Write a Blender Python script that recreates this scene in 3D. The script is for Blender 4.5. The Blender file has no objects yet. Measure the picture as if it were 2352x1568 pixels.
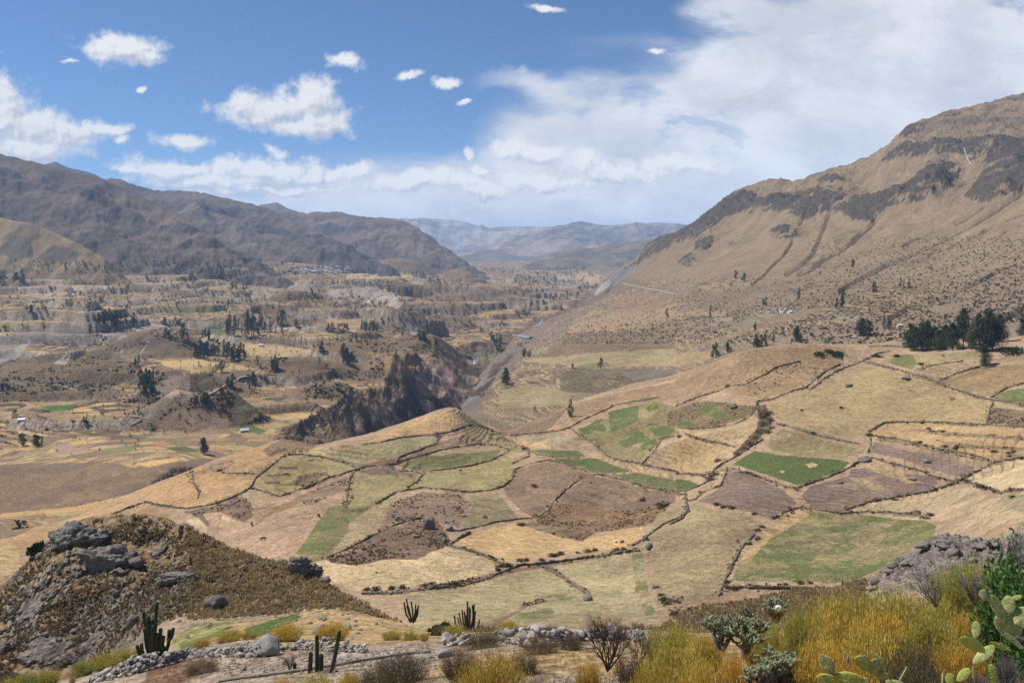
import bpy, bmesh, math, random
import numpy as np
from mathutils import Vector, Matrix, noise as mnoise

# ------------------------------------------------------------------ camera
F = 1829.0            # focal length in units of the measured picture (2352 wide)
CU, CV = 1176.0, 590.0   # centre column, eye-level row
RES = 1.0             # terrain mesh density
scn = bpy.context.scene
COL = scn.collection
cam_d = bpy.data.cameras.new("camera")
cam_d.sensor_width = 36.0
cam_d.lens = 36.0 * F / 2352.0
cam_d.shift_y = -(784.0 - CV) / 2352.0
cam_d.clip_start = 0.1
cam_d.clip_end = 90000.0
cam = bpy.data.objects.new("camera", cam_d)
cam.rotation_euler = (math.radians(90), 0, 0)
COL.objects.link(cam)
scn.camera = cam

# ------------------------------------------------------------------ sun, exposure
SUN_EL, SUN_AZ = math.radians(55), math.radians(-72)   # azimuth from +Y towards +X
sd = Vector((math.sin(SUN_AZ) * math.cos(SUN_EL), math.cos(SUN_AZ) * math.cos(SUN_EL), math.sin(SUN_EL)))
sun_d = bpy.data.lights.new("sun", 'SUN')
sun_d.energy = 5.0
sun_d.angle = math.radians(0.53)
sun_d.color = (1.0, 0.955, 0.88)
sun = bpy.data.objects.new("sun", sun_d)
sun.rotation_euler = (-sd).to_track_quat('-Z', 'Y').to_euler()
COL.objects.link(sun)
scn.view_settings.view_transform = 'Standard'
scn.view_settings.look = 'None'
scn.view_settings.exposure = 0.18
scn.view_settings.gamma = 1.0
scn.cycles.use_denoising = False
scn.cycles.max_bounces = 6
scn.cycles.diffuse_bounces = 2
scn.cycles.volume_bounces = 1
scn.cycles.transparent_max_bounces = 8

# ------------------------------------------------------------------ world: sky and clouds
world = bpy.data.worlds.new("World")
scn.world = world
world.use_nodes = True
wt = world.node_tree
wt.nodes.clear()

class G:
    """tiny expression builder for shader nodes"""
    def __init__(self, t): self.t = t
    def put(self, sock, v):
        if isinstance(v, (int, float)):
            try: sock.default_value = v
            except TypeError: sock.default_value = (v, v, v)
        elif isinstance(v, (tuple, list)): sock.default_value = tuple(v)
        else: self.t.links.new(v, sock)
    def m(self, op, a, b=None, c=None, clamp=False):
        n = self.t.nodes.new('ShaderNodeMath'); n.operation = op; n.use_clamp = clamp
        self.put(n.inputs[0], a)
        if b is not None: self.put(n.inputs[1], b)
        if c is not None: self.put(n.inputs[2], c)
        return n.outputs[0]
    def v(self, op, a, b=None, out=0):
        n = self.t.nodes.new('ShaderNodeVectorMath'); n.operation = op
        self.put(n.inputs[0], a)
        if b is not None:
            if op == 'SCALE': self.put(n.inputs[3], b)
            else: self.put(n.inputs[1], b)
        return n.outputs[out]
    def comb(self, x, y, z=0.0):
        n = self.t.nodes.new('ShaderNodeCombineXYZ')
        self.put(n.inputs[0], x); self.put(n.inputs[1], y); self.put(n.inputs[2], z)
        return n.outputs[0]
    def noise(self, vec, scale, detail=4, rough=0.5, lac=2.0, dist=0.0, color=False):
        n = self.t.nodes.new('ShaderNodeTexNoise'); n.inputs['Scale'].default_value = scale
        n.inputs['Detail'].default_value = detail; n.inputs['Roughness'].default_value = rough
        n.inputs['Lacunarity'].default_value = lac; n.inputs['Distortion'].default_value = dist
        self.put(n.inputs['Vector'], vec)
        return n.outputs[1 if color else 0]
    def mix(self, f, a, b, mode='MIX'):
        n = self.t.nodes.new('ShaderNodeMix'); n.data_type = 'RGBA'; n.blend_type = mode
        self.put(n.inputs[0], f); self.put(n.inputs[6], a); self.put(n.inputs[7], b)
        return n.outputs[2]
    def ss(self, x, lo, hi):
        n = self.t.nodes.new('ShaderNodeMapRange'); n.interpolation_type = 'SMOOTHSTEP'
        self.put(n.inputs[0], x); self.put(n.inputs[1], lo); self.put(n.inputs[2], hi)
        return n.outputs[0]
    def lin(self, x, lo, hi, a, b):
        n = self.t.nodes.new('ShaderNodeMapRange')
        self.put(n.inputs[0], x); self.put(n.inputs[1], lo); self.put(n.inputs[2], hi)
        self.put(n.inputs[3], a); self.put(n.inputs[4], b)
        return n.outputs[0]

def build_world():
    g = G(wt)
    tc = wt.nodes.new('ShaderNodeTexCoord').outputs['Generated']
    sep = wt.nodes.new('ShaderNodeSeparateXYZ'); wt.links.new(tc, sep.inputs[0])
    yy = g.m('MAXIMUM', sep.outputs[1], 0.03)
    px = g.m('DIVIDE', sep.outputs[0], yy)
    pz = g.m('DIVIDE', sep.outputs[2], yy)
    P = g.comb(px, pz, 0.0)
    sky = wt.nodes.new('ShaderNodeTexSky'); sky.sky_type = 'NISHITA'; sky.sun_disc = False
    sky.sun_elevation = SUN_EL; sky.sun_rotation = SUN_AZ
    sky.altitude = 3500; sky.air_density = 1.0; sky.dust_density = 0.25; sky.ozone_density = 4.0
    # (u, v, half-width, half-height) of the cumulus lobes
    B = [(280,108,98,34),(250,95,55,26),(330,125,50,18),
         (610,250,110,42),(720,228,62,42),(745,275,82,34),(560,238,62,30),(690,285,100,24),
         (-10,262,85,80),(70,292,95,50),(150,308,110,32),(60,345,140,38),(235,303,62,16),(-60,250,120,90),(272,330,22,12),
         (425,320,66,19),(632,347,30,15),(788,142,42,16),(942,168,34,10),(1250,24,46,11),(1495,113,22,8),(1075,232,16,6),
         (1030,184,30,11),(327,206,14,8),(160,148,26,6),
         (370,388,95,24),(440,378,60,20),(560,390,80,22),(665,388,70,30),(720,402,60,26),(800,405,90,22),(500,412,180,18),(300,393,40,10),
         (620,432,220,16),(900,425,110,24),(990,412,80,22),(1050,418,80,22),(1110,440,90,26),
         (1195,350,92,28),(1240,352,52,24),(1073,350,14,15),(1100,388,24,11),(1320,378,70,28),(1390,400,110,30),(1240,420,160,30),
         (1480,400,120,30),(1540,385,120,26)]
    def field(off, det, BB=None):
        Q = g.v('ADD', P, off) if off else P
        # billows: large swirls push the outline about, finer ones crumble it
        n1 = g.noise(Q, 13.0, det, 0.55, 2.1, 0.0, True)
        Q2 = g.v('ADD', Q, g.v('SCALE', g.v('SUBTRACT', n1, (0.5, 0.5, 0.5)), 0.045))
        Q2 = g.v('MULTIPLY', Q2, (1, 1, 0)); d = None
        for (u, v, rx, ry) in (BB or B):
            c = ((u - CU) / F, (CV - v) / F, 0.0)
            r = (F / (rx * 1.25), F / (ry * 1.34), 0.0)
            L = g.v('LENGTH', g.v('MULTIPLY', g.v('SUBTRACT', Q2, c), r), None, 1)
            d = L if d is None else g.m('SMOOTH_MIN', d, L, 0.10)
        body = g.m('SUBTRACT', 1.0, d)
        puff = g.noise(Q, 34.0, det, 0.60, 2.1)
        return g.m('ADD', g.m('MINIMUM', body, 0.75), g.m('MULTIPLY', g.m('SUBTRACT', puff, 0.5), 1.9))
    a = field(None, 9)
    b1 = field((-0.005, 0.0065, 0.0), 6)
    b2 = field((-0.010, 0.018, 0.0), 3, [q for q in B if q[2] > 50])
    edge = g.m('MULTIPLY', g.ss(a, -0.06, 0.62), 1.0)
    lit = g.m('ADD', g.m('MULTIPLY', g.m('SUBTRACT', a, b1), 0.9), g.m('MULTIPLY', g.m('SUBTRACT', a, b2), 0.42))
    litc = g.ss(lit, -0.60, 0.34)
    litc = g.m('ADD', 0.72, g.m('MULTIPLY', g.m('SUBTRACT', litc, 0.72), g.ss(a, 0.05, 0.7)))
    # veil of high cloud
    V = [(1560,340,520,190,1.3),(2000,180,520,230,1.4),(2300,60,360,260,1.2),(1330,450,640,130,1.5),(700,470,330,60,0.8),(1650,30,130,60,0.75),
         (1760,130,260,60,0.75),(1180,190,110,24,0.6),(1330,200,170,50,0.7),(1480,240,260,60,0.45),(2150,330,600,230,1.4),
         (1420,120,240,60,0.22),(1000,480,560,60,1.0),(1250,300,220,60,0.35),(60,330,200,80,0.5),(1640,470,320,90,0.8)]
    w = g.noise(P, 3.2, 6, 0.55, 2.0, 0.6, True)
    Pw = g.v('MULTIPLY', g.v('ADD', P, g.v('SCALE', g.v('SUBTRACT', w, (0.5, 0.5, 0.5)), 0.12)), (1, 1, 0))
    s = None
    for (u, v, rx, ry, k) in V:
        L = g.v('LENGTH', g.v('MULTIPLY', g.v('SUBTRACT', Pw, ((u - CU) / F, (CV - v) / F, 0.0)), (F / rx, F / ry, 0.0)), None, 1)
        q = g.m('MULTIPLY', g.ss(L, 1.15, 0.25), k)
        s = q if s is None else g.m('ADD', s, q)
    streak = g.noise(g.v('MULTIPLY', P, (1.0, 2.4, 1.0)), 4.0, 7, 0.58, 2.1, 0.4)
    veil = g.m('MULTIPLY', s, g.lin(streak, 0.34, 0.66, 0.30, 1.5))
    veil = g.m('MINIMUM', veil, 1.0)
    veil = g.m('MULTIPLY', g.ss(veil, 0.05, 1.0), 0.90)
    vs = g.noise(g.v('MULTIPLY', P, (1.0, 1.7, 1.0)), 7.0, 8, 0.60, 2.1, 0.25)
    K = 10.0
    veilcol = g.mix(g.ss(vs, 0.32, 0.66), (0.60*K, 0.62*K, 0.67*K, 1), (0.83*K, 0.84*K, 0.87*K, 1))
    cum = g.mix(litc, (0.44*K, 0.46*K, 0.53*K, 1), (0.84*K, 0.84*K, 0.84*K, 1))
    hz = g.m('MULTIPLY', g.ss(pz, 0.15, 0.0), g.ss(px, -0.75, -0.10))
    skt = g.mix(1.0, sky.outputs[0], (0.82, 0.94, 1.02, 1), 'MULTIPLY')
    skyc = g.mix(g.m('MULTIPLY', hz, 0.8), skt, (0.84*K, 0.82*K, 0.85*K, 1))
    lk = g.lin(pz, 0.01, 0.18, 1.2, 1.0)
    veilcol = g.mix(1.0, veilcol, g.comb(lk, lk, lk), 'MULTIPLY')
    c = g.mix(veil, skyc, veilcol)
    lowk = g.lin(pz, 0.01, 0.16, 1.25, 1.0)
    cum = g.mix(1.0, cum, g.comb(lowk, lowk, lowk), 'MULTIPLY')
    c = g.mix(g.m('MULTIPLY', edge, 0.96), c, cum)
    bg = wt.nodes.new('ShaderNodeBackground'); bg.inputs[1].default_value = 0.1
    wt.links.new(c, bg.inputs[0])
    out = wt.nodes.new('ShaderNodeOutputWorld'); wt.links.new(bg.outputs[0], out.inputs[0])
    world.cycles.sampling_method = 'MANUAL'
    world.cycles.sample_map_resolution = 512
build_world()

# ------------------------------------------------------------------ numpy noise
def _hash(ix, iy, seed):
    h = (ix.astype(np.int64) * 374761393 + iy.astype(np.int64) * 668265263 + seed * 1442695041) & 0xffffffff
    h = ((h ^ (h >> 13)) * 1274126177) & 0xffffffff
    return ((h ^ (h >> 16)) & 0xffffff).astype(np.float32) / np.float32(0xffffff)
def vnoise(x, y, seed=0):
    x0 = np.floor(x); y0 = np.floor(y)
    fx = (x - x0).astype(np.float32); fy = (y - y0).astype(np.float32)
    def gr(ix, iy, dx, dy):
        a = _hash(ix, iy, seed) * np.float32(6.2831853)
        return np.cos(a) * dx + np.sin(a) * dy
    sx = fx*fx*fx*(fx*(fx*6-15)+10); sy = fy*fy*fy*(fy*(fy*6-15)+10)
    n00 = gr(x0, y0, fx, fy); n10 = gr(x0+1, y0, fx-1, fy)
    n01 = gr(x0, y0+1, fx, fy-1); n11 = gr(x0+1, y0+1, fx-1, fy-1)
    return ((n00*(1-sx)+n10*sx)*(1-sy) + (n01*(1-sx)+n11*sx)*sy) * 1.5     # about -1..1
def fbm(x, y, wl, octv=5, gain=0.5, seed=0, ridged=False):
    s = np.zeros(np.shape(x), np.float32); a = 1.0; t = 0.0; f = 1.0/wl
    for k in range(octv):
        n = vnoise(x*f + 17.3*k, y*f - 9.1*k, seed + k*31)
        if ridged: n = 1 - 2*np.abs(n)
        s += a*n; t += a; a *= gain; f *= 2.03
    return s / t
def voro(x, y, seed=0):
    """jittered-grid Voronoi: distance to border (F2-F1) and a random id"""
    x0 = np.floor(x); y0 = np.floor(y)
    f1 = np.full(x.shape, 9.0, np.float32); f2 = f1.copy(); idv = np.zeros(x.shape, np.float32)
    for i in (-1, 0, 1):
        for j in (-1, 0, 1):
            cx = x0+i; cy = y0+j
            hx = _hash(cx, cy, seed); hy = _hash(cx, cy, seed+7)
            d = np.sqrt((cx+0.1+0.8*hx-x)**2 + (cy+0.1+0.8*hy-y)**2).astype(np.float32)
            m = d < f1
            f2 = np.where(m, f1, np.minimum(f2, d))
            idv = np.where(m, _hash(cx, cy, seed+13), idv)
            f1 = np.where(m, d, f1)
    return f2-f1, idv
def sst(x, a, b):
    t = np.clip((x-a)/(b-a), 0, 1); return t*t*(3-2*t)

# ------------------------------------------------------------------ terrain sheets
class Sheet: pass
SHEETS = []
def zv(v, y): return -(v - CV) / F * y
def ucols(u0, u1, px):
    """column directions: fine in view, coarse to the sides"""
    a = np.arange(u0, u1 + px, px)
    return (a - CU) / F
def make_sheet(name, u0, u1, y0, y1, dln, pts, px=2.2, smooth=0.0, sx=1.6):
    """pts: (u, y, v) by picture row, or (u, y, None, z)"""
    s = Sheet(); s.name = name
    s.U = ucols(u0, u1, px / RES)
    n = int(math.log(y1 / y0) / (dln / RES)) + 2
    s.Y = np.exp(np.linspace(math.log(y0), math.log(y1), n))
    P = np.array([((p[0]-CU)/F*sx, math.log(p[1]), (p[3] if p[2] is None else zv(p[2], p[1]))) for p in pts], np.float64)
    def k(r2): return 0.5*r2*np.log(r2 + 1e-12)
    A = P[:, :2]
    D2 = ((A[:, None, :] - A[None, :, :])**2).sum(-1)
    # solve for z / y**0.5 to balance near and far
    w = np.exp(A[:, 1])**0.5
    N = len(P)
    M = np.zeros((N+3, N+3)); M[:N, :N] = k(D2) + np.eye(N)*smooth
    M[:N, N] = 1; M[:N, N+1:] = A; M[N, :N] = 1; M[N+1:, :N] = A.T
    rhs = np.zeros(N+3); rhs[:N] = P[:, 2]/w
    c = np.linalg.solve(M, rhs)
    gu = np.linspace(s.U[0], s.U[-1], 150); gl = np.linspace(math.log(y0), math.log(y1), 260)
    X, L = np.meshgrid(gu*sx, gl)
    Z = c[N] + c[N+1]*X + c[N+2]*L
    for i in range(N):
        Z += c[i]*k((X-A[i, 0])**2 + (L-A[i, 1])**2)
    Z *= np.exp(L)**0.5
    # upsample (bicubic by two 1D passes of Catmull-Rom)
    def up(Zc, xs, xq, axis):
        t = (xq - xs[0])/(xs[1]-xs[0]); i = np.clip(np.floor(t).astype(int), 0, len(xs)-2); f = t - i
        im = np.clip(i-1, 0, len(xs)-1); i1 = i+1; i2 = np.clip(i+2, 0, len(xs)-1)
        g = lambda q: np.take(Zc, q, axis=axis)
        sh = [1, 1]; sh[axis] = -1; f = f.reshape(sh)
        a, b, c_, d = g(im), g(i), g(i1), g(i2)
        return 0.5*((2*b) + (-a+c_)*f + (2*a-5*b+4*c_-d)*f*f + (-a+3*b-3*c_+d)*f**3)
    Z = up(Z, gl, np.log(s.Y), 0); Z = up(Z, gu, s.U, 1)
    s.Z = Z
    s.X = s.U[None, :]*s.Y[:, None]
    s.YY = np.repeat(s.Y[:, None], len(s.U), 1)
    s.u = np.repeat((s.U*F + CU)[None, :], n, 0)
    s.col = np.zeros(Z.shape + (3,), np.float32)
    s.rock = np.zeros(Z.shape, np.float32); s.veg = np.zeros(Z.shape, np.float32); s.gr = np.zeros(Z.shape, np.float32)
    SHEETS.append(s); return s
def rows(s): return CV - F*s.Z/s.YY
def fit_crest(s, poly, ylo, w0=0.55, jag=0.0, ymax=None):
    """bend the upper part so that the crest follows the measured skyline"""
    pu = np.array([p[0] for p in poly], float); pv = np.array([p[1] for p in poly], float)
    uc = s.U*F + CU
    E = s.Z/s.YY
    if ymax is not None: E = np.where(s.YY > ymax, -9, E)
    k = E.argmax(0)
    top = E.max(0)
    tgt = (CV - np.interp(uc, pu, pv))/F
    d = tgt - top
    d = gsm(d, 7*RES); yc = gsm(s.Y[k], 12*RES)
    lo = ylo(uc) if callable(ylo) else np.full(len(uc), float(ylo))
    w = sst(np.log(s.YY), np.log(lo)[None, :], np.log(np.maximum(yc, lo*1.05))[None, :])
    s.Z = s.Z + s.YY*(d[None, :]*w)
def gsm(d, k):
    k = max(1, int(k)); x = np.arange(-3*k, 3*k+1); w = np.exp(-0.5*(x/k)**2); w /= w.sum()
    return np.convolve(np.pad(d, 3*k, mode='edge'), w, mode='valid')
def inpoly(u, v, poly):
    c = np.zeros(u.shape, bool); n = len(poly)
    for i in range(n):
        x1, y1 = poly[i]; x2, y2 = poly[(i+1) % n]
        if y1 == y2: continue
        m = ((y1 > v) != (y2 > v)) & (u < (x2-x1)*(v-y1)/(y2-y1) + x1)
        c ^= m
    return c
def bbox_paint(s, poly, fn, warp=2.5, seed=1, vis=True):
    """call fn(mask indices) for the ground inside a polygon measured in the picture"""
    us = [p[0] for p in poly]; vs = [p[1] for p in poly]
    m = (s.u > min(us)-6) & (s.u < max(us)+6) & (s.v > min(vs)-6) & (s.v < max(vs)+6)
    if vis: m &= s.visible
    idx = np.nonzero(m)
    if len(idx[0]) == 0: return
    x = s.X[idx]; y = s.YY[idx]
    sc = np.maximum(6.0, y*0.02)
    wu = s.u[idx] + warp*vnoise(x/sc, y/sc, seed); wv = s.v[idx] + warp*0.6*vnoise(x/sc+40, y/sc, seed+3)
    q = inpoly(wu, wv, poly)
    idx = (idx[0][q], idx[1][q])
    if len(idx[0]): fn(idx)
def line_dist(s, pts, maxd=6):
    us = [p[0] for p in pts]; vs = [p[1] for p in pts]
    m = (s.u > min(us)-maxd) & (s.u < max(us)+maxd) & (s.v > min(vs)-maxd) & (s.v < max(vs)+maxd) & s.visible
    idx = np.nonzero(m); u = s.u[idx]; v = s.v[idx]
    d = np.full(u.shape, 99.0)
    for (x1, y1), (x2, y2) in zip(pts[:-1], pts[1:]):
        L2 = (x2-x1)**2+(y2-y1)**2+1e-9
        t = np.clip(((u-x1)*(x2-x1)+(v-y1)*(y2-y1))/L2, 0, 1)
        d = np.minimum(d, np.hypot(u-x1-t*(x2-x1), (v-y1-t*(y2-y1))))
    return idx, d
def finish(s):
    s.v = rows(s)
    E = s.Z/s.YY
    rm = np.maximum.accumulate(E, 0)
    s.visible = E >= rm - 0.0012
    s.E = E; s.rm = rm
def at(u, v):
    """first terrain point on the line of sight through picture point (u, v) -> world point"""
    best = None; e = (CV - v)/F; U = (u-CU)/F
    for s in SHEETS:
        if U < s.U[0] or U > s.U[-1]: continue
        j = (U - s.U[0])/(s.U[1]-s.U[0]); j0 = min(int(j), len(s.U)-2)
        rm = s.rm[:, j0]
        if rm[-1] < e or rm[0] >= e: continue
        k = int(np.searchsorted(rm, e)); k = max(1, k)
        e0, e1 = s.E[k-1, j0], s.E[k, j0]
        t = 0.5 if e1 == e0 else min(1, max(0, (e-e0)/(e1-e0)))
        y = s.Y[k-1]*(1-t)+s.Y[k]*t
        if best is None or y < best.y: best = Vector((U*y, y, e*y))
    if best is None: best = Vector((U*900, 900, e*900))
    return best
def height(x, y, sheets=None):
    z = -1e9
    for s in (sheets or SHEETS):
        U = x/y
        if not (s.U[0] < U < s.U[-1] and s.Y[0] < y < s.Y[-1]): continue
        j = (U-s.U[0])/(s.U[1]-s.U[0]); j0 = min(int(j), len(s.U)-2); fj = j-j0
        i = math.log(y/s.Y[0])/math.log(s.Y[1]/s.Y[0]); i0 = min(int(i), len(s.Y)-2); fi = i-i0
        a = s.Z[i0, j0]*(1-fj)+s.Z[i0, j0+1]*fj; b = s.Z[i0+1, j0]*(1-fj)+s.Z[i0+1, j0+1]*fj
        z = max(z, a*(1-fi)+b*fi)
    return z

# ------------------------------------------------------------------ sheet shapes
NEAR = [(u, 2.2, None, -1.9) for u in (-200, 600, 1200, 1800, 2600)] + [
 (0,8,None,-6),(600,8,None,-5.6),(1200,8,None,-5.2),(1800,8,None,-4.9),(2352,8,None,-4.3),(2600,8,None,-4.2),
 (0,14,None,-10.5),(600,14,None,-9),(1200,14,None,-8.2),(1800,14,None,-7.7),(2352,14,None,-6.7),
 (0,22,None,-14.5),(600,22,None,-12.4),(1000,22,None,-11.3),(1200,22,None,-11.0),(1800,22,None,-10.6),(2352,22,None,-8.8),(2600,22,None,-8.6),
 (0,36,None,-19.9),(200,36,1562),(350,36,1520),(600,36,1487),(800,36,1478),(1000,36,1468),(1200,36,1462),(1500,36,1466),(1800,36,1460),(2352,36,None,-14.5),
 (-200,60,None,-34),(0,60,None,-33.5),(200,60,None,-32.5),(350,57,1500),(450,62,1445),(600,62,1430),(760,62,1425),(900,60,1432),(1000,58,1450),(1200,58,1448),(1500,60,1448),
 (0,72,1568),(200,72,1560),(0,78,1450),(200,79,1400),(200,84,1300),(220,91,1186),(100,88,1262),(0,86,1345),(-120,82,1420),
 (350,92,1182),(350,82,1320),(350,72,1425),(500,88,1240),(500,76,1370),(650,84,1292),(650,72,1390),(760,80,1345),(860,77,1400),(960,73,1440),(1070,72,1452),
 (1300,75,1470),(1500,80,1462),
 (1700,70,1440),(1700,100,1392),(2000,60,1405),(2000,92,1335),(2150,85,1285),(2150,102,1236),(2300,80,1300),(2300,118,1240),(2352,130,1205),(2500,125,1200),
 (1850,100,1365),(1600,110,1425),(2060,100,1290),
 (0,130,None,-78),(200,110,None,-52),(350,115,None,-60),(600,115,None,-62),(860,110,None,-60),(1100,110,None,-62),(1500,130,None,-76),(1800,135,None,-76),(2000,130,None,-68),(2150,140,None,-68),
 (2300,150,None,-56),(2500,170,None,-62),
 (0,180,None,-105),(600,180,None,-100),(1200,180,None,-100),(1800,180,None,-95),(2352,190,None,-72)]
near = make_sheet("hillside", -160, 2520, 2.2, 178, 0.0034, NEAR, px=2.2, sx=2.2)

FIELD = [(0,110,None,-62),(500,110,None,-60),(1000,110,None,-57),(1500,110,None,-58),(2000,110,None,-62),(2352,120,None,-46),(2500,120,None,-45),
 (300,200,None,-100),(300,300,None,-122),(300,400,1180),(34,345,1230),(-200,310,1285),(-200,200,None,-105),
 (1000,190,1400),(1000,250,1310),(1000,330,1205),(1000,430,1105),(1000,520,1030),(958,600,960),(1043,640,934),(1115,600,977),
 (1400,190,1400),(1400,260,1290),(1400,340,1190),(1400,430,1090),(1400,520,1010),(1400,600,930),(1402,650,898),(1200,560,1000),(1200,630,962),
 (700,300,1240),(700,400,1130),(700,480,1065),(728,545,1024),(503,480,1050),(503,400,1130),(835,560,1000),(650,540,1013),
 (1700,180,1380),(1700,260,1210),(1700,340,1095),(1700,420,1000),(1700,510,890),(1723,610,806),(1552,640,862),
 (2000,190,1335),(2000,280,1170),(2000,345,1065),(2000,410,965),(2000,490,870),(2000,590,800),(1850,620,790),
 (2352,170,1180),(2352,220,1105),(2352,300,1015),(2352,380,905),(2352,450,825),(2520,300,1000),(2520,450,810),(2200,420,900),(2200,500,822),
 (-200,420,None,-155),(0,450,None,-155),(300,520,None,-165),(503,580,None,-172),(728,640,None,-176),(958,720,None,-195),(1043,760,None,-200),(1200,740,None,-185),
 (1402,770,None,-135),(1552,760,None,-112),(1723,740,None,-100),(2000,730,None,-85),(2352,620,None,-72),(2520,600,None,-70)]
field = make_sheet("farmland", -160, 2520, 105, 780, 0.0028, FIELD, px=2.0)

VAL = []
def V_(u, *yv):
    for y, v in yv:
        if v < 0: VAL.append((u, y, None, float(v)))
        else: VAL.append((u, y, v))
for u in (-250, 200, 700, 1200, 1600, 2000): V_(u, (400, -184))
V_(-250,(560,1150),(800,1010),(1000,905),(1300,815),(1400,775),(1700,725),(2400,648),(3000,600),(6000,-30),(9000,-10))
V_(0,(470,1212),(560,1165),(640,1078),(700,1060),(800,1010),(900,950),(1000,910),(1150,860),(1280,820),(1375,790),(1420,755),(1700,725),(2000,690),(2400,650),(2700,620))
V_(200,(540,1170),(640,1078),(760,1020),(900,950),(1000,915),(1150,862),(1300,820),(1420,785),(1450,748),(1700,720),(2000,690),(2400,652),(2700,624),(6000,-40),(9000,-20))
V_(400,(560,1150),(640,1062),(760,1020),(900,955),(1000,912),(1150,867),(1300,825),(1500,785),(1700,757),(2000,717),(2400,672),(2700,634))
V_(600,(600,None or -186),(800,1000),(1000,912),(1150,867),(1300,826),(1500,786),(1800,745),(2200,702),(2700,662),(3200,624),(6000,-60),(9000,-40))
V_(800,(640,-190),(800,1000),(1000,912),(1200,856),(1500,800),(1800,757),(2200,712),(2700,674),(3500,632),(4500,612))
V_(1000,(800,-190),(1000,912),(1250,848),(1500,806),(1900,762),(2400,716),(3000,682),(4000,647),(5500,622),(9000,-60))
V_(1150,(900,-190),(1300,838),(1600,790),(2000,748),(2500,713),(3200,681),(4200,651),(5500,626),(8000,603),(9500,600))
V_(1300,(900,-195),(1300,850),(2000,762),(2500,716),(3000,690),(4000,656),(5500,626),(8000,603),(9500,599))
V_(1600,(1500,-180),(2500,-160),(4000,-130),(8000,-60)); V_(2000,(1500,-180),(2500,-160),(8000,-60))
valley = make_sheet("valley", -160, 1700, 400, 9600, 0.0042, VAL, px=2.0)

RIGHT = []
def R_(u, *yv):
    for y, v in yv:
        if v < 0: RIGHT.append((u, y, None, float(v)))
        elif v > 3000: RIGHT.append((u, y, None, float(v-5000)))
        else: RIGHT.append((u, y, v))
R_(1000,(700,-215),(1000,-230),(1500,-230),(2500,-220),(3400,-200))
R_(1130,(700,-205),(800,938),(900,890),(1000,868),(1150,850),(1350,-195),(1650,-200),(2500,-210),(3400,-190))
R_(1200,(700,-175),(830,910),(950,868),(1100,842),(1300,815),(1500,792),(1700,770),(2000,-180),(3000,-190))
R_(1300,(700,-150),(830,893),(950,850),(1040,830),(1150,795),(1350,762),(1700,735),(2100,712),(2500,-170),(3400,-180))
R_(1400,(700,-140),(850,868),(950,842),(1020,826),(1080,790),(1150,760),(1400,735),(1700,712),(2200,685),(2700,670),(2880,655),(3000,625),(3300,-100))
R_(1480,(700,-140),(850,858),(950,836),(1020,822),(1090,770),(1160,748),(1400,722),(1700,692),(2100,650),(2600,600),(2950,569),(3400,5020-40))
R_(1600,(620,-120),(900,802),(1020,775),(1100,742),(1300,705),(1700,630),(2100,570),(2500,508),(3000,5060))
R_(1700,(600,-118),(800,795),(1000,747),(1200,702),(1500,640),(1800,580),(2100,520),(2500,434),(3000,5140))
R_(1900,(560,-100),(700,782),(900,722),(1150,660),(1500,580),(1700,520),(1850,480),(1950,445),(2300,388),(2800,5220))
R_(2050,(520,-90),(650,777),(850,715),(1100,650),(1400,570),(1600,500),(1700,460),(1900,400),(2150,325),(2700,5290))
R_(2200,(480,-85),(560,782),(750,707),(1000,640),(1250,570),(1500,480),(1650,420),(1900,330),(2150,250),(2700,5360))
R_(2352,(440,-80),(520,772),(700,690),(900,610),(1150,530),(1400,440),(1550,380),(1900,280),(2120,213),(2700,5400))
R_(2550,(440,-75),(500,760),(900,560),(1400,380),(2120,150),(2700,5480))
right = make_sheet("mountain_right", 960, 2520, 440, 3400, 0.0030, RIGHT, px=2.2)
SKY_R = [(960,900),(1130,800),(1260,731),(1300,712),(1345,688),(1365,672),(1378,656),(1396,635),(1413,618),(1443,605),(1467,588),(1478,567),(1505,547),(1541,536),(1577,519),(1602,505),(1620,489),(1649,465),(1674,446),(1700,431),(1736,424),(1757,413),(1779,407),(1797,410),(1818,417),(1851,410),(1887,393),(1912,385),(1937,381),(1973,368),(2009,356),(2038,330),(2061,311),(2081,289),(2124,273),(2164,257),(2225,244),(2272,235),(2308,222),(2352,214),(2520,180)]

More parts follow.
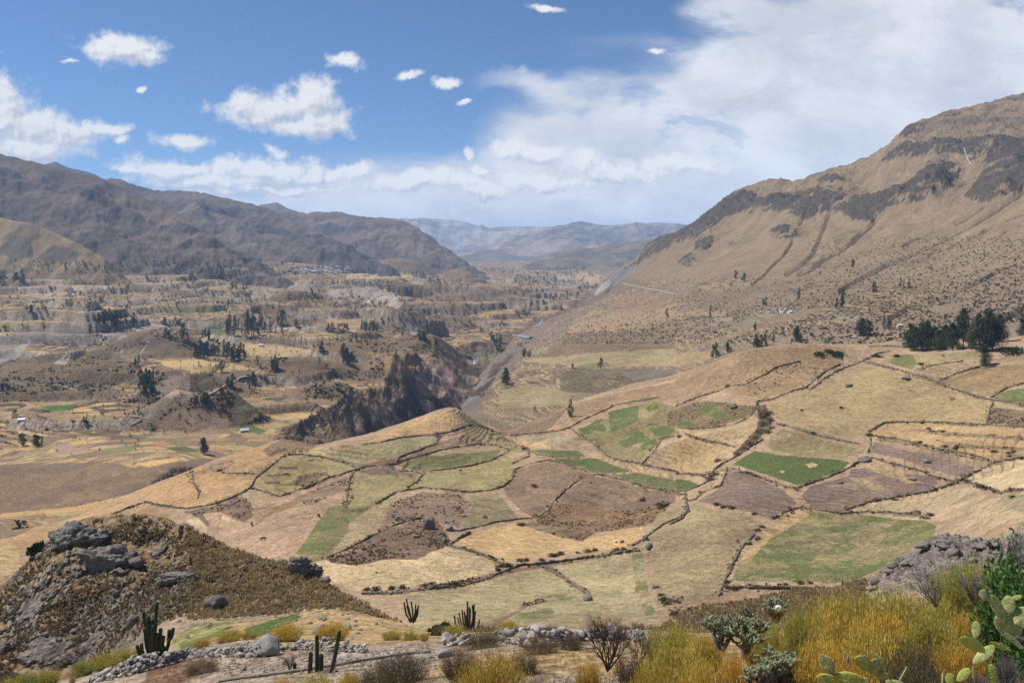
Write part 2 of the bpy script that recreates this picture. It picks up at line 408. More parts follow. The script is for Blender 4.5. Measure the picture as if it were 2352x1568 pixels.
def ridge(name, u0, u1, sky, ybase, zbase, ytop, dln=0.006, power=1.25, px=2.6, back=0.25):
    """a mountain range: foot at ybase (height zbase), crest at ytop along the measured skyline"""
    s = Sheet(); s.name = name
    s.U = ucols(u0, u1, px/RES); uc = s.U*F+CU
    pu = [p[0] for p in sky]; pv = [p[1] for p in sky]
    yb = np.interp(uc, *zip(*ybase)) if isinstance(ybase, list) else np.full(len(uc), float(ybase))
    yt = np.interp(uc, *zip(*ytop)) if isinstance(ytop, list) else np.full(len(uc), float(ytop))
    zt = (CV-np.interp(uc, pu, pv))/F*yt
    n = int(math.log(yt.max()*1.25/(yb.min()*0.86))/(dln/RES))+2
    s.Y = np.exp(np.linspace(math.log(yb.min()*0.86), math.log(yt.max()*1.25), n))
    YY = np.repeat(s.Y[:, None], len(uc), 1)
    t = (YY-yb)/(yt-yb)
    zb = zbase
    up = zb + (zt-zb)*np.clip(t, 0, 1)**power
    down = zt - (YY-yt)*back - 0.0*YY
    pre = zb + (YY-yb)*0.5
    Z = np.where(t < 0, pre, np.where(t > 1, down, up))
    s.Z = Z; s.YY = YY; s.X = s.U[None, :]*YY
    s.u = np.repeat(uc[None, :], n, 0)
    s.col = np.zeros(Z.shape + (3,), np.float32); s.rock = np.zeros(Z.shape, np.float32); s.veg = np.zeros(Z.shape, np.float32); s.gr = np.zeros(Z.shape, np.float32)
    Z -= 160*sst(uc, u1-70, u1-6)[None, :]*(1 if name in ('mountain_left', 'spur_left') else 0)
    s.t = t; s.sky = sky; s.yt = yt; s.yb = yb
    SHEETS.append(s); return s
SK1 = [(-200,300),(0,353),(62,369),(106,377),(164,394),(239,411),(262,425),(300,441),(350,462),(404,488),(445,512),(479,534),(520,556),(547,570),(580,588),(620,614),(700,664),(780,730)]
m1 = ridge("mountain_left", -160, 780, SK1, 2350, -150, [(-200,3600),(300,3500),(620,3100)], 0.004)
SK2 = [(-200,470),(150,440),(239,411),(274,411),(315,427),(366,438),(404,437),(455,441),(513,454),(560,464),(595,473),(640,489),(700,515),(760,545),(815,572),(850,590),(880,604),(930,640),(1020,720)]
m2 = ridge("mountain_left", 200, 1020, SK2, 3300, -155, [(200,5200),(600,4900),(900,4200)], 0.004)
SK3 = [(500,500),(595,476),(663,482),(701,489),(718,487),(770,486),(804,492),(838,498),(870,500),(910,502),(937,511),(961,524),(992,545),(1010,560),(1026,569),(1054,588),(1081,610),(1112,630),(1160,664),(1240,730)]
m3 = ridge("mountain_left", 560, 1240, SK3, 4300, -185, [(560,6800),(900,6400),(1130,5200)], 0.004)
SK0 = [(-200,440),(0,500),(68,512),(120,531),(171,555),(219,581),(240,592),(280,628),(380,720)]
m0 = ridge("spur_left", -160, 380, SK0, 2080, -165, [(-200,2650),(0,2600),(240,2300)], 0.004)
SKP = [(40,440),(80,390),(106,376),(127,371),(154,384),(175,389),(198,394),(220,402),(245,414),(300,440)]
pk = ridge("far_peak", 60, 300, SKP, 4600, 150, 6500, 0.006)
SKC = [(560,500),(595,471),(612,469),(624,467),(636,464),(650,473),(663,480),(701,490),(730,500)]
cone = ridge("far_cone", 570, 730, SKC, 7600, 100, 9500, 0.006)
SKF = [(800,520),(920,502),(960,501),(1006,503),(1030,504),(1067,509),(1085,515),(1095,517),(1105,515),(1122,523),(1180,519),(1242,521),(1300,519),(1400,525),(1650,525)]
f1 = ridge("far_range", 860, 1640, SKF, 12500, -40, 17500, 0.005)
SKG = [(900,640),(1000,610),(1100,572),(1160,548),(1200,536),(1240,527),(1270,520),(1300,516),(1313,511),(1324,509),(1334,507),(1346,510),(1358,513),(1380,516),(1402,517),(1430,516),(1454,513),(1500,512),(1552,512),(1577,516),(1640,525)]
f2 = ridge("far_range", 960, 1640, SKG, 9300, -55, 13500, 0.005)
SKH = [(1180,625),(1215,605),(1242,592),(1262,585),(1283,579),(1310,574),(1334,572),(1365,571),(1385,564),(1410,558),(1437,555),(1488,551),(1540,545),(1640,540)]
f3 = ridge("near_far_hill", 1180, 1640, SKH, 6000, -90, 7600, 0.005)

# ------------------------------------------------------------------ relief
def mound(s, u, v, y, h, rx, ry, sharp=1.0, rot=0.0):
    cx = (u-CU)/F*y
    dx = s.X-cx; dy = s.YY-y
    if rot: dx, dy = dx*math.cos(rot)+dy*math.sin(rot), -dx*math.sin(rot)+dy*math.cos(rot)
    r = np.sqrt((dx/rx)**2+(dy/ry)**2)
    r = r + 0.18*fbm(s.X, s.YY, rx*0.8, 3, seed=int(u))
    if hasattr(s, 'md'): s.md = np.maximum(s.md, (1-sst(r, 0.5, 1.0)))
    s.Z += h*(1-sst(r, 0.0, 1.0)) if sharp == 1.0 else h*np.clip(1-r, 0, 1)**sharp

def relief():
    s = near
    X, Y = s.X, s.YY
    s.Z += 0.25*fbm(X, Y, 6, 4, seed=3)*sst(Y, 4, 30)
    hill = sst(Y, 64, 76)*(1-sst(s.u, 900, 1050))          # the rough knoll on the left
    rs = sst(Y, 70, 85)*sst(s.u, 1950, 2050)
    s.hill = hill
    rk = fbm(X, Y, 9, 5, 0.6, seed=11, ridged=True)
    s.Z += hill*(1.3*rk*sst(fbm(X, Y, 30, 2, seed=5), -0.2, 0.5) + 0.5*fbm(X, Y, 2.4, 3, 0.6, seed=8))
    s.Z += rs*(2.2*fbm(X, Y, 8, 6, 0.68, seed=15, ridged=True))
    SKB = [(-160,1440),(0,1345),(25,1322),(45,1305),(70,1285),(98,1262),(108,1240),(130,1222),(150,1206),(180,1192),(210,1186),(250,1187),(290,1181),(330,1180),(370,1186),(400,1196),(435,1212),(470,1228),(505,1245),(540,1262),(600,1280),(640,1292),(660,1285),(680,1290),(700,1306),(730,1318),(760,1342),(800,1368),(830,1382),(860,1402),(905,1422),(950,1440),(1000,1452)]
    # crest of the knoll and of the stony spur on the right
    E = np.where((s.YY > 60) & (s.YY < 118), s.Z/s.YY, -9.0)
    uc = s.U*F+CU; k = E.argmax(0); top = E.max(0)
    skr = [(1940,1340),(1985,1332),(2010,1318),(2050,1290),(2090,1268),(2115,1246),(2140,1238),(2170,1233),(2200,1232),(2240,1238),(2290,1246),(2340,1240),(2520,1200)]
    tl = (CV-np.interp(uc, *zip(*SKB)))/F; tr = (CV-np.interp(uc, *zip(*skr)))/F
    d = np.where(uc < 1000, tl-top, np.where(uc > 1940, tr-top, 0.0))
    d *= np.where((uc > 1000) & (uc < 1940), 0, 1)
    d = gsm(d, 5*RES); yc = gsm(s.Y[k], 8*RES)
    w = sst(s.YY, (yc*0.84)[None, :], yc[None, :])
    s.Z += s.YY*d[None, :]*w
    # ---- farmland
    s = field; X, Y = s.X, s.YY
    s.Z += 2.2*fbm(X, Y, 120, 4, 0.5, seed=21) + 0.22*fbm(X, Y, 9, 3, 0.6, seed=22)
    for (u, v, y, h, rx, ry) in [(700,1100,450,5,60,40),(830,1190,345,5,38,26),(920,1050,510,6,75,30),(1130,1110,420,5,45,30),(1370,1130,390,4,55,26),
            (1020,960,600,7,60,40),(1560,960,430,5,35,20),(1850,1000,400,4,60,30),(1780,820,560,8,110,40),(2150,890,480,5,70,40)]:
        mound(s, u, v, y, h, rx, ry)
    # low terraces in the stepped plots
    fit_crest(s, [(-160,1275),(0,1242),(34,1228),(165,1190),(330,1122),(420,1085),(503,1052),(560,1036),(600,1022),(640,1010),(670,1009),(700,1016),(728,1024),(753,1014),(790,1008),(835,998),(870,990),(920,972),(958,960),(1000,944),(1019,938),(1043,934),(1062,944),(1090,962),(1115,975),(1160,985),(1200,978),(1250,955),(1300,932),(1350,912),(1402,897),(1454,880),(1500,871),(1552,861),(1590,850),(1634,832),(1680,815),(1723,804),(1770,795),(1826,789),(1880,790),(1928,794),(1975,791),(2020,786),(2075,783),(2150,780),(2352,768),(2520,755)], 380)
    s.Z += sst(Y, 330, 460)*(1.5*fbm(X, Y, 34, 5, 0.62, seed=24)+0.5*fbm(X, Y, 9, 4, 0.6, seed=25, ridged=True)*sst(fbm(X, Y, 80, 3, seed=26), -0.1, 0.2))
    tz = (s.Z+1.5*fbm(X, Y, 60, 3, seed=27))/1.3; tf = tz-np.floor(tz); tk = sst(fbm(X, Y, 110, 3, seed=28), 0.0, 0.2)
    s.tri = (tf > 0.72)*tk; s.Z += tk*1.3*(sst(tf, 0.72, 1.0)-tf)*0.8
    # ---- valley floor
    s = valley; X, Y = s.X, s.YY
    A = sst(Y, 450, 1500); s.md = np.zeros(s.Z.shape)
    s.Z += (5+9*A)*fbm(X, Y, 420, 5, 0.5, seed=31)*sst(Y, 600, 900)
    rdg = fbm(X, Y*0.7, 520, 4, 0.5, seed=33, ridged=True)
    s.Z += 22*np.clip(rdg-0.15, 0, 1)*sst(Y, 1100, 2200)*(1-sst(Y, 4500, 8000))
    for (u, y, h, rx, ry) in [(455,1015,26,105,60),(400,1000,18,60,60),(440,860,30,85,50),(530,850,18,50,45),(700,1160,26,90,60),(390,1370,30,110,80),(300,1380,20,90,60),
            (700,2050,38,170,140),(620,1800,20,120,80),(385,2250,28,200,110),(820,2600,40,220,120),(920,4300,85,260,220),(1060,3700,95,190,200),(830,1350,20,140,70),
            (960,1500,30,110,80),(900,1750,28,120,90),(1010,2050,24,200,90),(1090,2700,30,220,120),(860,1180,18,120,70),(760,1010,18,90,50),(930,1200,24,80,60),(560,1240,12,140,50)]:
        mound(s, u, 0, y, h, rx, ry)
    s.face = np.zeros(s.Z.shape)
    for (u, y, h, rx, ry) in [(830,2760,46,250,120),(20,1560,26,330,120),(950,1760,32,80,60),(300,2010,20,260,110),(520,2460,26,300,120),(640,1520,13,150,60),(1010,2400,28,240,100),(1110,3050,44,300,150),(190,2150,20,220,90),(430,1740,16,190,70),
                              (-100,1880,22,260,90),(700,1950,22,150,80),(880,2080,26,160,80),(350,1130,14,120,45),(600,1120,12,110,40),(840,1330,20,110,60),(760,1600,16,120,60),(1180,2700,26,160,90),(90,1020,10,120,40),(240,860,8,100,30),(560,920,10,90,34)]:
        cx = (u-CU)/F*y; r = np.sqrt(((X-cx)/rx)**2+((Y-y)/ry)**2)+0.26*fbm(X, Y, rx*0.7, 5, 0.6, seed=int(u)+600)
        s.Z += h*(1-sst(r, 0.70, 1.08)); s.face = np.maximum(s.face, sst(r, 0.74, 0.82)*(1-sst(r, 1.0, 1.08))*(Y < y+ry*0.3))
        s.Z += -0.16*h*sst(r, 0.8, 0.9)*(1-sst(r, 1.0, 1.1))*fbm(X, Y*0.3, 22, 3, 0.6, seed=int(u)+700)
    fit = (1-sst(Y, 5000, 8000))*sst(Y, 850, 1100)*sst(fbm(X, Y, 900, 3, seed=35), -0.35, 0.1)*(1-0.7*s.md)
    bz = (s.Z+13*fbm(X, Y, 260, 5, 0.55, seed=36))/20.0; bf = bz-np.floor(bz)
    s.scarp = ((bf > 0.80)*1.0)*fit
    s.Z += fit*20*(sst(bf, 0.78, 1.0)-bf)*0.75
    s.Z += 3.0*fbm(X, Y, 70, 4, 0.6, seed=37, ridged=True)*sst(Y, 900, 1300)*sst(fbm(X, Y, 350, 3, seed=38), -0.1, 0.3)
    # steps: walled terraces following the contours
    st = 1.15 + 0*Y
    st = np.where(Y > 1300, 1.5, st); st = np.where(Y > 1900, 2.3, st); st = np.where(Y > 2700, 3.8, st)
    zz = (s.Z + 3.2*fbm(X, Y, 150, 4, 0.5, seed=41))/st
    fr = zz-np.floor(zz)
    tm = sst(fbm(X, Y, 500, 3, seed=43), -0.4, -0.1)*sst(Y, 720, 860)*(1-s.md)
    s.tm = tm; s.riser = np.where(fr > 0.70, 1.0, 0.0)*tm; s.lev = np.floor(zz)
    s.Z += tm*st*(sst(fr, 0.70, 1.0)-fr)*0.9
    # the river gorge
    RV = [(640,560,1110),(760,640,1075),(850,735,1015),(905,830,975),(950,930,935),(985,1020,905),(1040,1110,880),(1070,1260,845),(1085,1400,822),(1120,1530,802),(1165,1640,782),(1200,1800,766),(1235,2000,752),(1270,2250,730),(1310,2550,708),(1345,2900,690),(1370,3300,674),(1350,3800,660),(1290,4500,645)]
    rx_ = np.array([(u-CU)/F*y for u, y, v in RV]); ry_ = np.array([y for u, y, v in RV], float)
    def rdist(X, Y):
        d = np.full(X.shape, 1e9); side = np.zeros(X.shape)
        for i in range(len(RV)-1):
            ax, ay, bx, by = rx_[i], ry_[i], rx_[i+1], ry_[i+1]
            L2 = (bx-ax)**2+(by-ay)**2
            t = np.clip(((X-ax)*(bx-ax)+(Y-ay)*(by-ay))/L2, 0, 1)
            q = np.hypot(X-ax-t*(bx-ax), Y-ay-t*(by-ay))
            cr = (bx-ax)*(Y-ay)-(by-ay)*(X-ax)
            m = q < d; d = np.where(m, q, d); side = np.where(m, np.sign(cr), side)
        return d, side
    global river_dist
    river_dist = rdist
    sub = (Y > 430) & (Y < 5200)
    d = np.full(Y.shape, 1e9); idx = np.nonzero(sub)
    dd, sdn = rdist(X[idx], Y[idx]); d[idx] = dd
    wob = 34*fbm(X, Y, 120, 4, 0.6, seed=51) + 12*fbm(X, Y, 50, 4, 0.55, seed=52, ridged=True)
    wid = 46-22*sst(Y, 1200, 1900)
    deep = 96*(1-sst(Y, 1000, 1800))+9*(1-sst(Y, 3000, 5000))
    q = 1-np.clip((d+wob-wid*0.25)/(wid*2.1), 0, 1)
    q = np.where(q > 0, q**1.05, 0)
    s.Z -= deep*q
    s.gorge = q; s.rd = d
    s.Z += q*8*fbm(X, Y, 55, 5, 0.55, seed=55, ridged=True)*(1-sst(Y, 1600, 2500))
    # landslip and quarry faces: gullied
    # ---- right mountain
    s = right; X, Y = s.X, s.YY
    H = sst(s.Z, -60, 150)
    s.Z += 26*H*fbm(X, Y, 480, 5, 0.5, seed=61) + 5*fbm(X, Y, 90, 4, 0.5, seed=63)*sst(Y, 600, 900)
    s.Z += 14*H*fbm(X, Y*0.35, 160, 4, 0.55, seed=62, ridged=True)
    qx, qy = (X*0.80+Y*0.60), (-X*0.60+Y*0.80)      # along / across the fall line of the slope
    s.Z += 5*H*fbm(qx/3.2, qy, 42, 5, 0.6, seed=66) + 2.2*H*fbm(X, Y, 26, 4, 0.65, seed=67)
    s.Z += 11*sst(s.Z, 60, 200)*fbm(X, Y, 60, 6, 0.62, seed=69, ridged=True)
    s.v = rows(s)
    RK = [[(1908,487),(1959,505),(2002,505),(2045,480),(2088,476),(2131,465),(2175,433),(2205,400),(2214,378),(2171,376),(2117,398),(2070,432),(2038,440),(1973,445),(1930,449)],
          [(2214,454),(2240,468),(2268,471),(2300,462),(2352,440),(2520,380),(2520,330),(2352,392),(2310,408),(2260,420),(2225,426)],
          [(2034,332),(2100,326),(2200,312),(2297,307),(2352,318),(2352,345),(2261,361),(2180,352),(2081,364),(2040,362),(2009,356)],
          [(1700,490),(1800,490),(1850,505),(1910,482),(1930,452),(1880,430),(1840,430),(1790,450),(1740,450),(1660,470),(1620,495),(1640,512)],
          [(1755,545),(1790,560),(1830,548),(1830,530),(1800,520),(1770,528)],[(1590,585),(1625,580),(1640,545),(1620,540),(1600,560)],
          [(1555,618),(1590,622),(1600,600),(1585,590),(1560,605)],[(1665,572),(1685,560),(1680,550),(1665,558)],
          [(1378,660),(1396,637),(1413,619),(1443,606),(1467,589),(1478,568),(1505,548),(1540,540),(1520,570),(1480,600),(1440,625),(1410,650),(1395,668)],
          [(1560,540),(1600,506),(1650,468),(1700,436),(1740,440),(1720,470),(1660,500),(1620,540),(1590,560)],
          [(1915,440),(1935,422),(1960,425),(1950,440)],[(2030,420),(2045,404),(2062,412),(2055,425)],[(2240,415),(2260,395),(2290,385),(2352,372),(2352,392),(2300,405),(2260,418)],
          [(2320,350),(2340,320),(2352,318),(2520,300),(2520,350),(2352,360)],[(1870,400),(1890,394),(1925,390),(1930,405),(1880,412)],[(2061,312),(2081,290),(2130,274),(2120,290),(2080,312)],
          [(1505,560),(1541,548),(1590,530),(1600,545),(1530,580),(1490,600),(1480,590)],
          [(2225,365),(2300,350),(2352,350),(2352,372),(2280,380),(2225,372)]]
    m = np.zeros(s.Z.shape, np.float32)
    w1 = 9*fbm(X, Y, 60, 4, 0.6, seed=64); w2 = 7*fbm(X, Y, 45, 4, 0.6, seed=65)
    for poly in RK:
        m = np.maximum(m, inpoly(s.u+w1, s.v+w2, poly).astype(np.float32))
    m *= sst(Y, 1100, 1300)
    # scattered outcrops
    oc = fbm(X, Y, 60, 6, 0.62, seed=68)
    m = np.maximum(m, sst(oc, 0.23, 0.28)*sst(s.Z, 80, 170)*0.85)
    s.cliff = m
    # soften the mask along the slope, then steepen: blocks stand out, columns run down the face
    colm = vnoise(X/7.0, Y/60.0, 71) + 0.6*vnoise(X/3.2, Y/40.0, 72)
    def bl(a, k):
        for ax in (0, 1): a = np.apply_along_axis(lambda q: gsm(q, k), ax, a)
        return a
    ms = bl(m.astype(float), 9*RES); m1_ = bl(m.astype(float), 3*RES)
    s.Z += ms*26 + m1_*(3.5*colm + 9*fbm(X, Y, 45, 5, 0.6, seed=73, ridged=True))
    s.cliff = m*sst(fbm(X, Y, 22, 6, 0.66, seed=74)+0.8*ms+0.7*fbm(X, Y, 110, 3, 0.5, seed=76), 0.26, 0.42)
    # ravines and terraces low on the slope
    s.visible = np.ones(s.Z.shape, bool); s.rav = np.zeros(s.Z.shape)
    k3 = lambda p: [(x*.36+1505.3, y*.36+188.2) for x, y in p]
    for pts, wd in (([(2352,715),(2200,800),(2050,880),(1900,965),(1760,1040),(1600,1115),(1450,1180),(1300,1260),(1180,1330)], 3.2),([(1400,880),(1320,935),(1250,1010),(1180,1070),(1090,1115),(1000,1190),(920,1225)], 3.6),([(1115,830),(1075,920),(1040,1010),(1010,1080),(950,1150),(840,1225)], 3.4),
            ([(2352,1130),(2250,1170),(2190,1200),(2080,1260),(1950,1320),(1750,1400),(1600,1450),(1500,1500)], 3.6),([(2100,800),(2000,850),(1920,890)], 2),([(1840,920),(1700,980),(1580,1040)], 2),([(880,1010),(820,1100),(760,1160),(700,1225)], 1.8),([(2352,820),(2200,880),(2060,960),(1900,1030),(1750,1100)], 2.4),
            ([(2352,1440),(2250,1500),(2150,1560),(2050,1620)], 4),([(1000,780),(960,850),(920,900)], 2.5),([(2352,900),(2250,940),(2100,1010)], 1.6),([(1640,640),(1560,760)], 2),([(700,1225),(620,1290)], 1.6)):
        pp = k3(pts); idx, dd = line_dist(s, pp, 12); wv = fbm(X[idx], Y[idx], 30, 4, 0.6, seed=75)
        q = 1-sst(dd+2.6*wv, wd*0.25, wd); s.rav[idx] = np.maximum(s.rav[idx], q); s.Z[idx] -= 5*(1-sst(dd+2.6*wv, wd*0.3, wd*2.2))
    low = sst(s.v, 628, 668)*(1-m)*(1-sst(Y, 2300, 2700))
    zz = (s.Z+1.5*fbm(X, Y, 110, 3, seed=78)); stp = np.where((s.u < 1620) & (s.v > 742), 1.25, 2.1); zz = zz/stp; fr = zz-np.floor(zz)
    ter = low*sst(fbm(X, Y, 420, 3, seed=79), -0.3, 0.0)*sst(Y, 760, 850)*(1-sst(s.u, 2080, 2200)); ter = np.maximum(ter, low*(1-sst(s.u, 1560, 1680))*sst(s.v, 735, 760)*sst(fbm(X, Y, 160, 3, seed=81), -0.35, -0.1))
    s.ter = ter; s.riser = np.where(fr > 0.68, 1.0, 0)*ter; s.lev = np.floor(zz)
    s.Z += ter*stp*(sst(fr, 0.68, 1.0)-fr)*0.9
    # the gorge wall below
    d, _ = rdist(X, Y)
    s.rd = d
    qq = 1-sst(d+wob_r(X, Y), 30, 95)
    s.Z = np.where(qq > 0, s.Z-(70*(1-sst(Y, 1000, 1600))+4)*qq, s.Z)
    s.gorge = qq
    fit_crest(s, SKY_R, lambda u: np.interp(u, [1300,1480,1700,1900,2350], [1900,2300,1500,1300,1000]))
    s.Z += s.YY*0.0036*fbm(X, Y, 60, 6, 0.66, seed=80)*H
    # ---- left ranges
    for k, s in enumerate((m1, m2, m3, m0, pk, cone, f1, f2, f3)):
        X, Y = s.X, s.YY
        wl = (s.yt-s.yb).mean()
        env = sst(s.t, 0.0, 0.35)*(1-0.6*sst(s.t, 0.8, 1.0))
        amp = wl*(0.085 if k < 4 else 0.06)
        s.Z += env*amp*(0.8*fbm(X, Y*0.55, wl*0.55, 6, 0.5, seed=90+k*7, ridged=True)-0.3)
        s.Z += env*amp*0.5*fbm(X, Y, wl*0.35, 6, 0.55, seed=95+k*7)
        s.Z += env*amp*0.20*fbm(X, Y, wl*0.13, 5, 0.6, seed=97+k*7, ridged=True)
        s.Z += env*amp*0.13*fbm(X, Y, wl*0.05, 4, 0.6, seed=99+k*7)
        lo = s.yb*0.4+s.yt*0.6
        E = s.Z/s.YY; kk = E.argmax(0)
        tgt = (CV-np.interp(s.U*F+CU, [p[0] for p in s.sky], [p[1] for p in s.sky]))/F
        d = gsm(np.where(s.U*F+CU > s.U[-1]*F+CU-75, 0, tgt-E.max(0)) if k < 4 else tgt-E.max(0), 5*RES); yc = gsm(s.Y[kk], 8*RES)
        w = sst(s.YY, np.minimum(lo, yc*0.9)[None, :], yc[None, :])
        s.Z += s.YY*d[None, :]*w
def wob_r(X, Y): return 12*fbm(X, Y, 60, 4, 0.6, seed=53)
relief()
for s in SHEETS: finish(s)

# ------------------------------------------------------------------ ground colours (albedo)
ALB = 0.80
def S(r, g, b, k=1.0):
    def f(c):
        c /= 255.0
        return (c/12.92 if c <= 0.04045 else ((c+0.055)/1.055)**2.4)*ALB*k
    return np.array([f(r), f(g), f(b)], np.float32)
GOLD, STRAW, TAN, BROWN, PLOUGH = S(216,178,118), S(217,189,138), S(192,161,122), S(138,112,90), S(136,113,101)
SAGE, OLIVE, GREEN, DKGREEN, RUST, ORANGE = S(170,153,106), S(156,143,84), S(92,122,54), S(48,92,34), S(160,120,76), S(207,164,106)
SCRUB, ROCKC, PALE, DARK = S(112,94,74), S(112,103,98), S(186,176,166), S(84,70,56)
def conv(o, k=0.342): return lambda pts: [(x*k+o[0], y*k+o[1]) for x, y in pts]
c1, c2, c4, c5, c6 = conv((0,329.3)), conv((752.6,423.4)), conv((0,799.7)), conv((752.6,846.7)), conv((1552.3,658.6))
c8, s1, c7 = conv((752.6,1223), 0.34), conv((1552.3,1129), 0.34), conv((0,1129), 0.34)
ident = lambda p: p
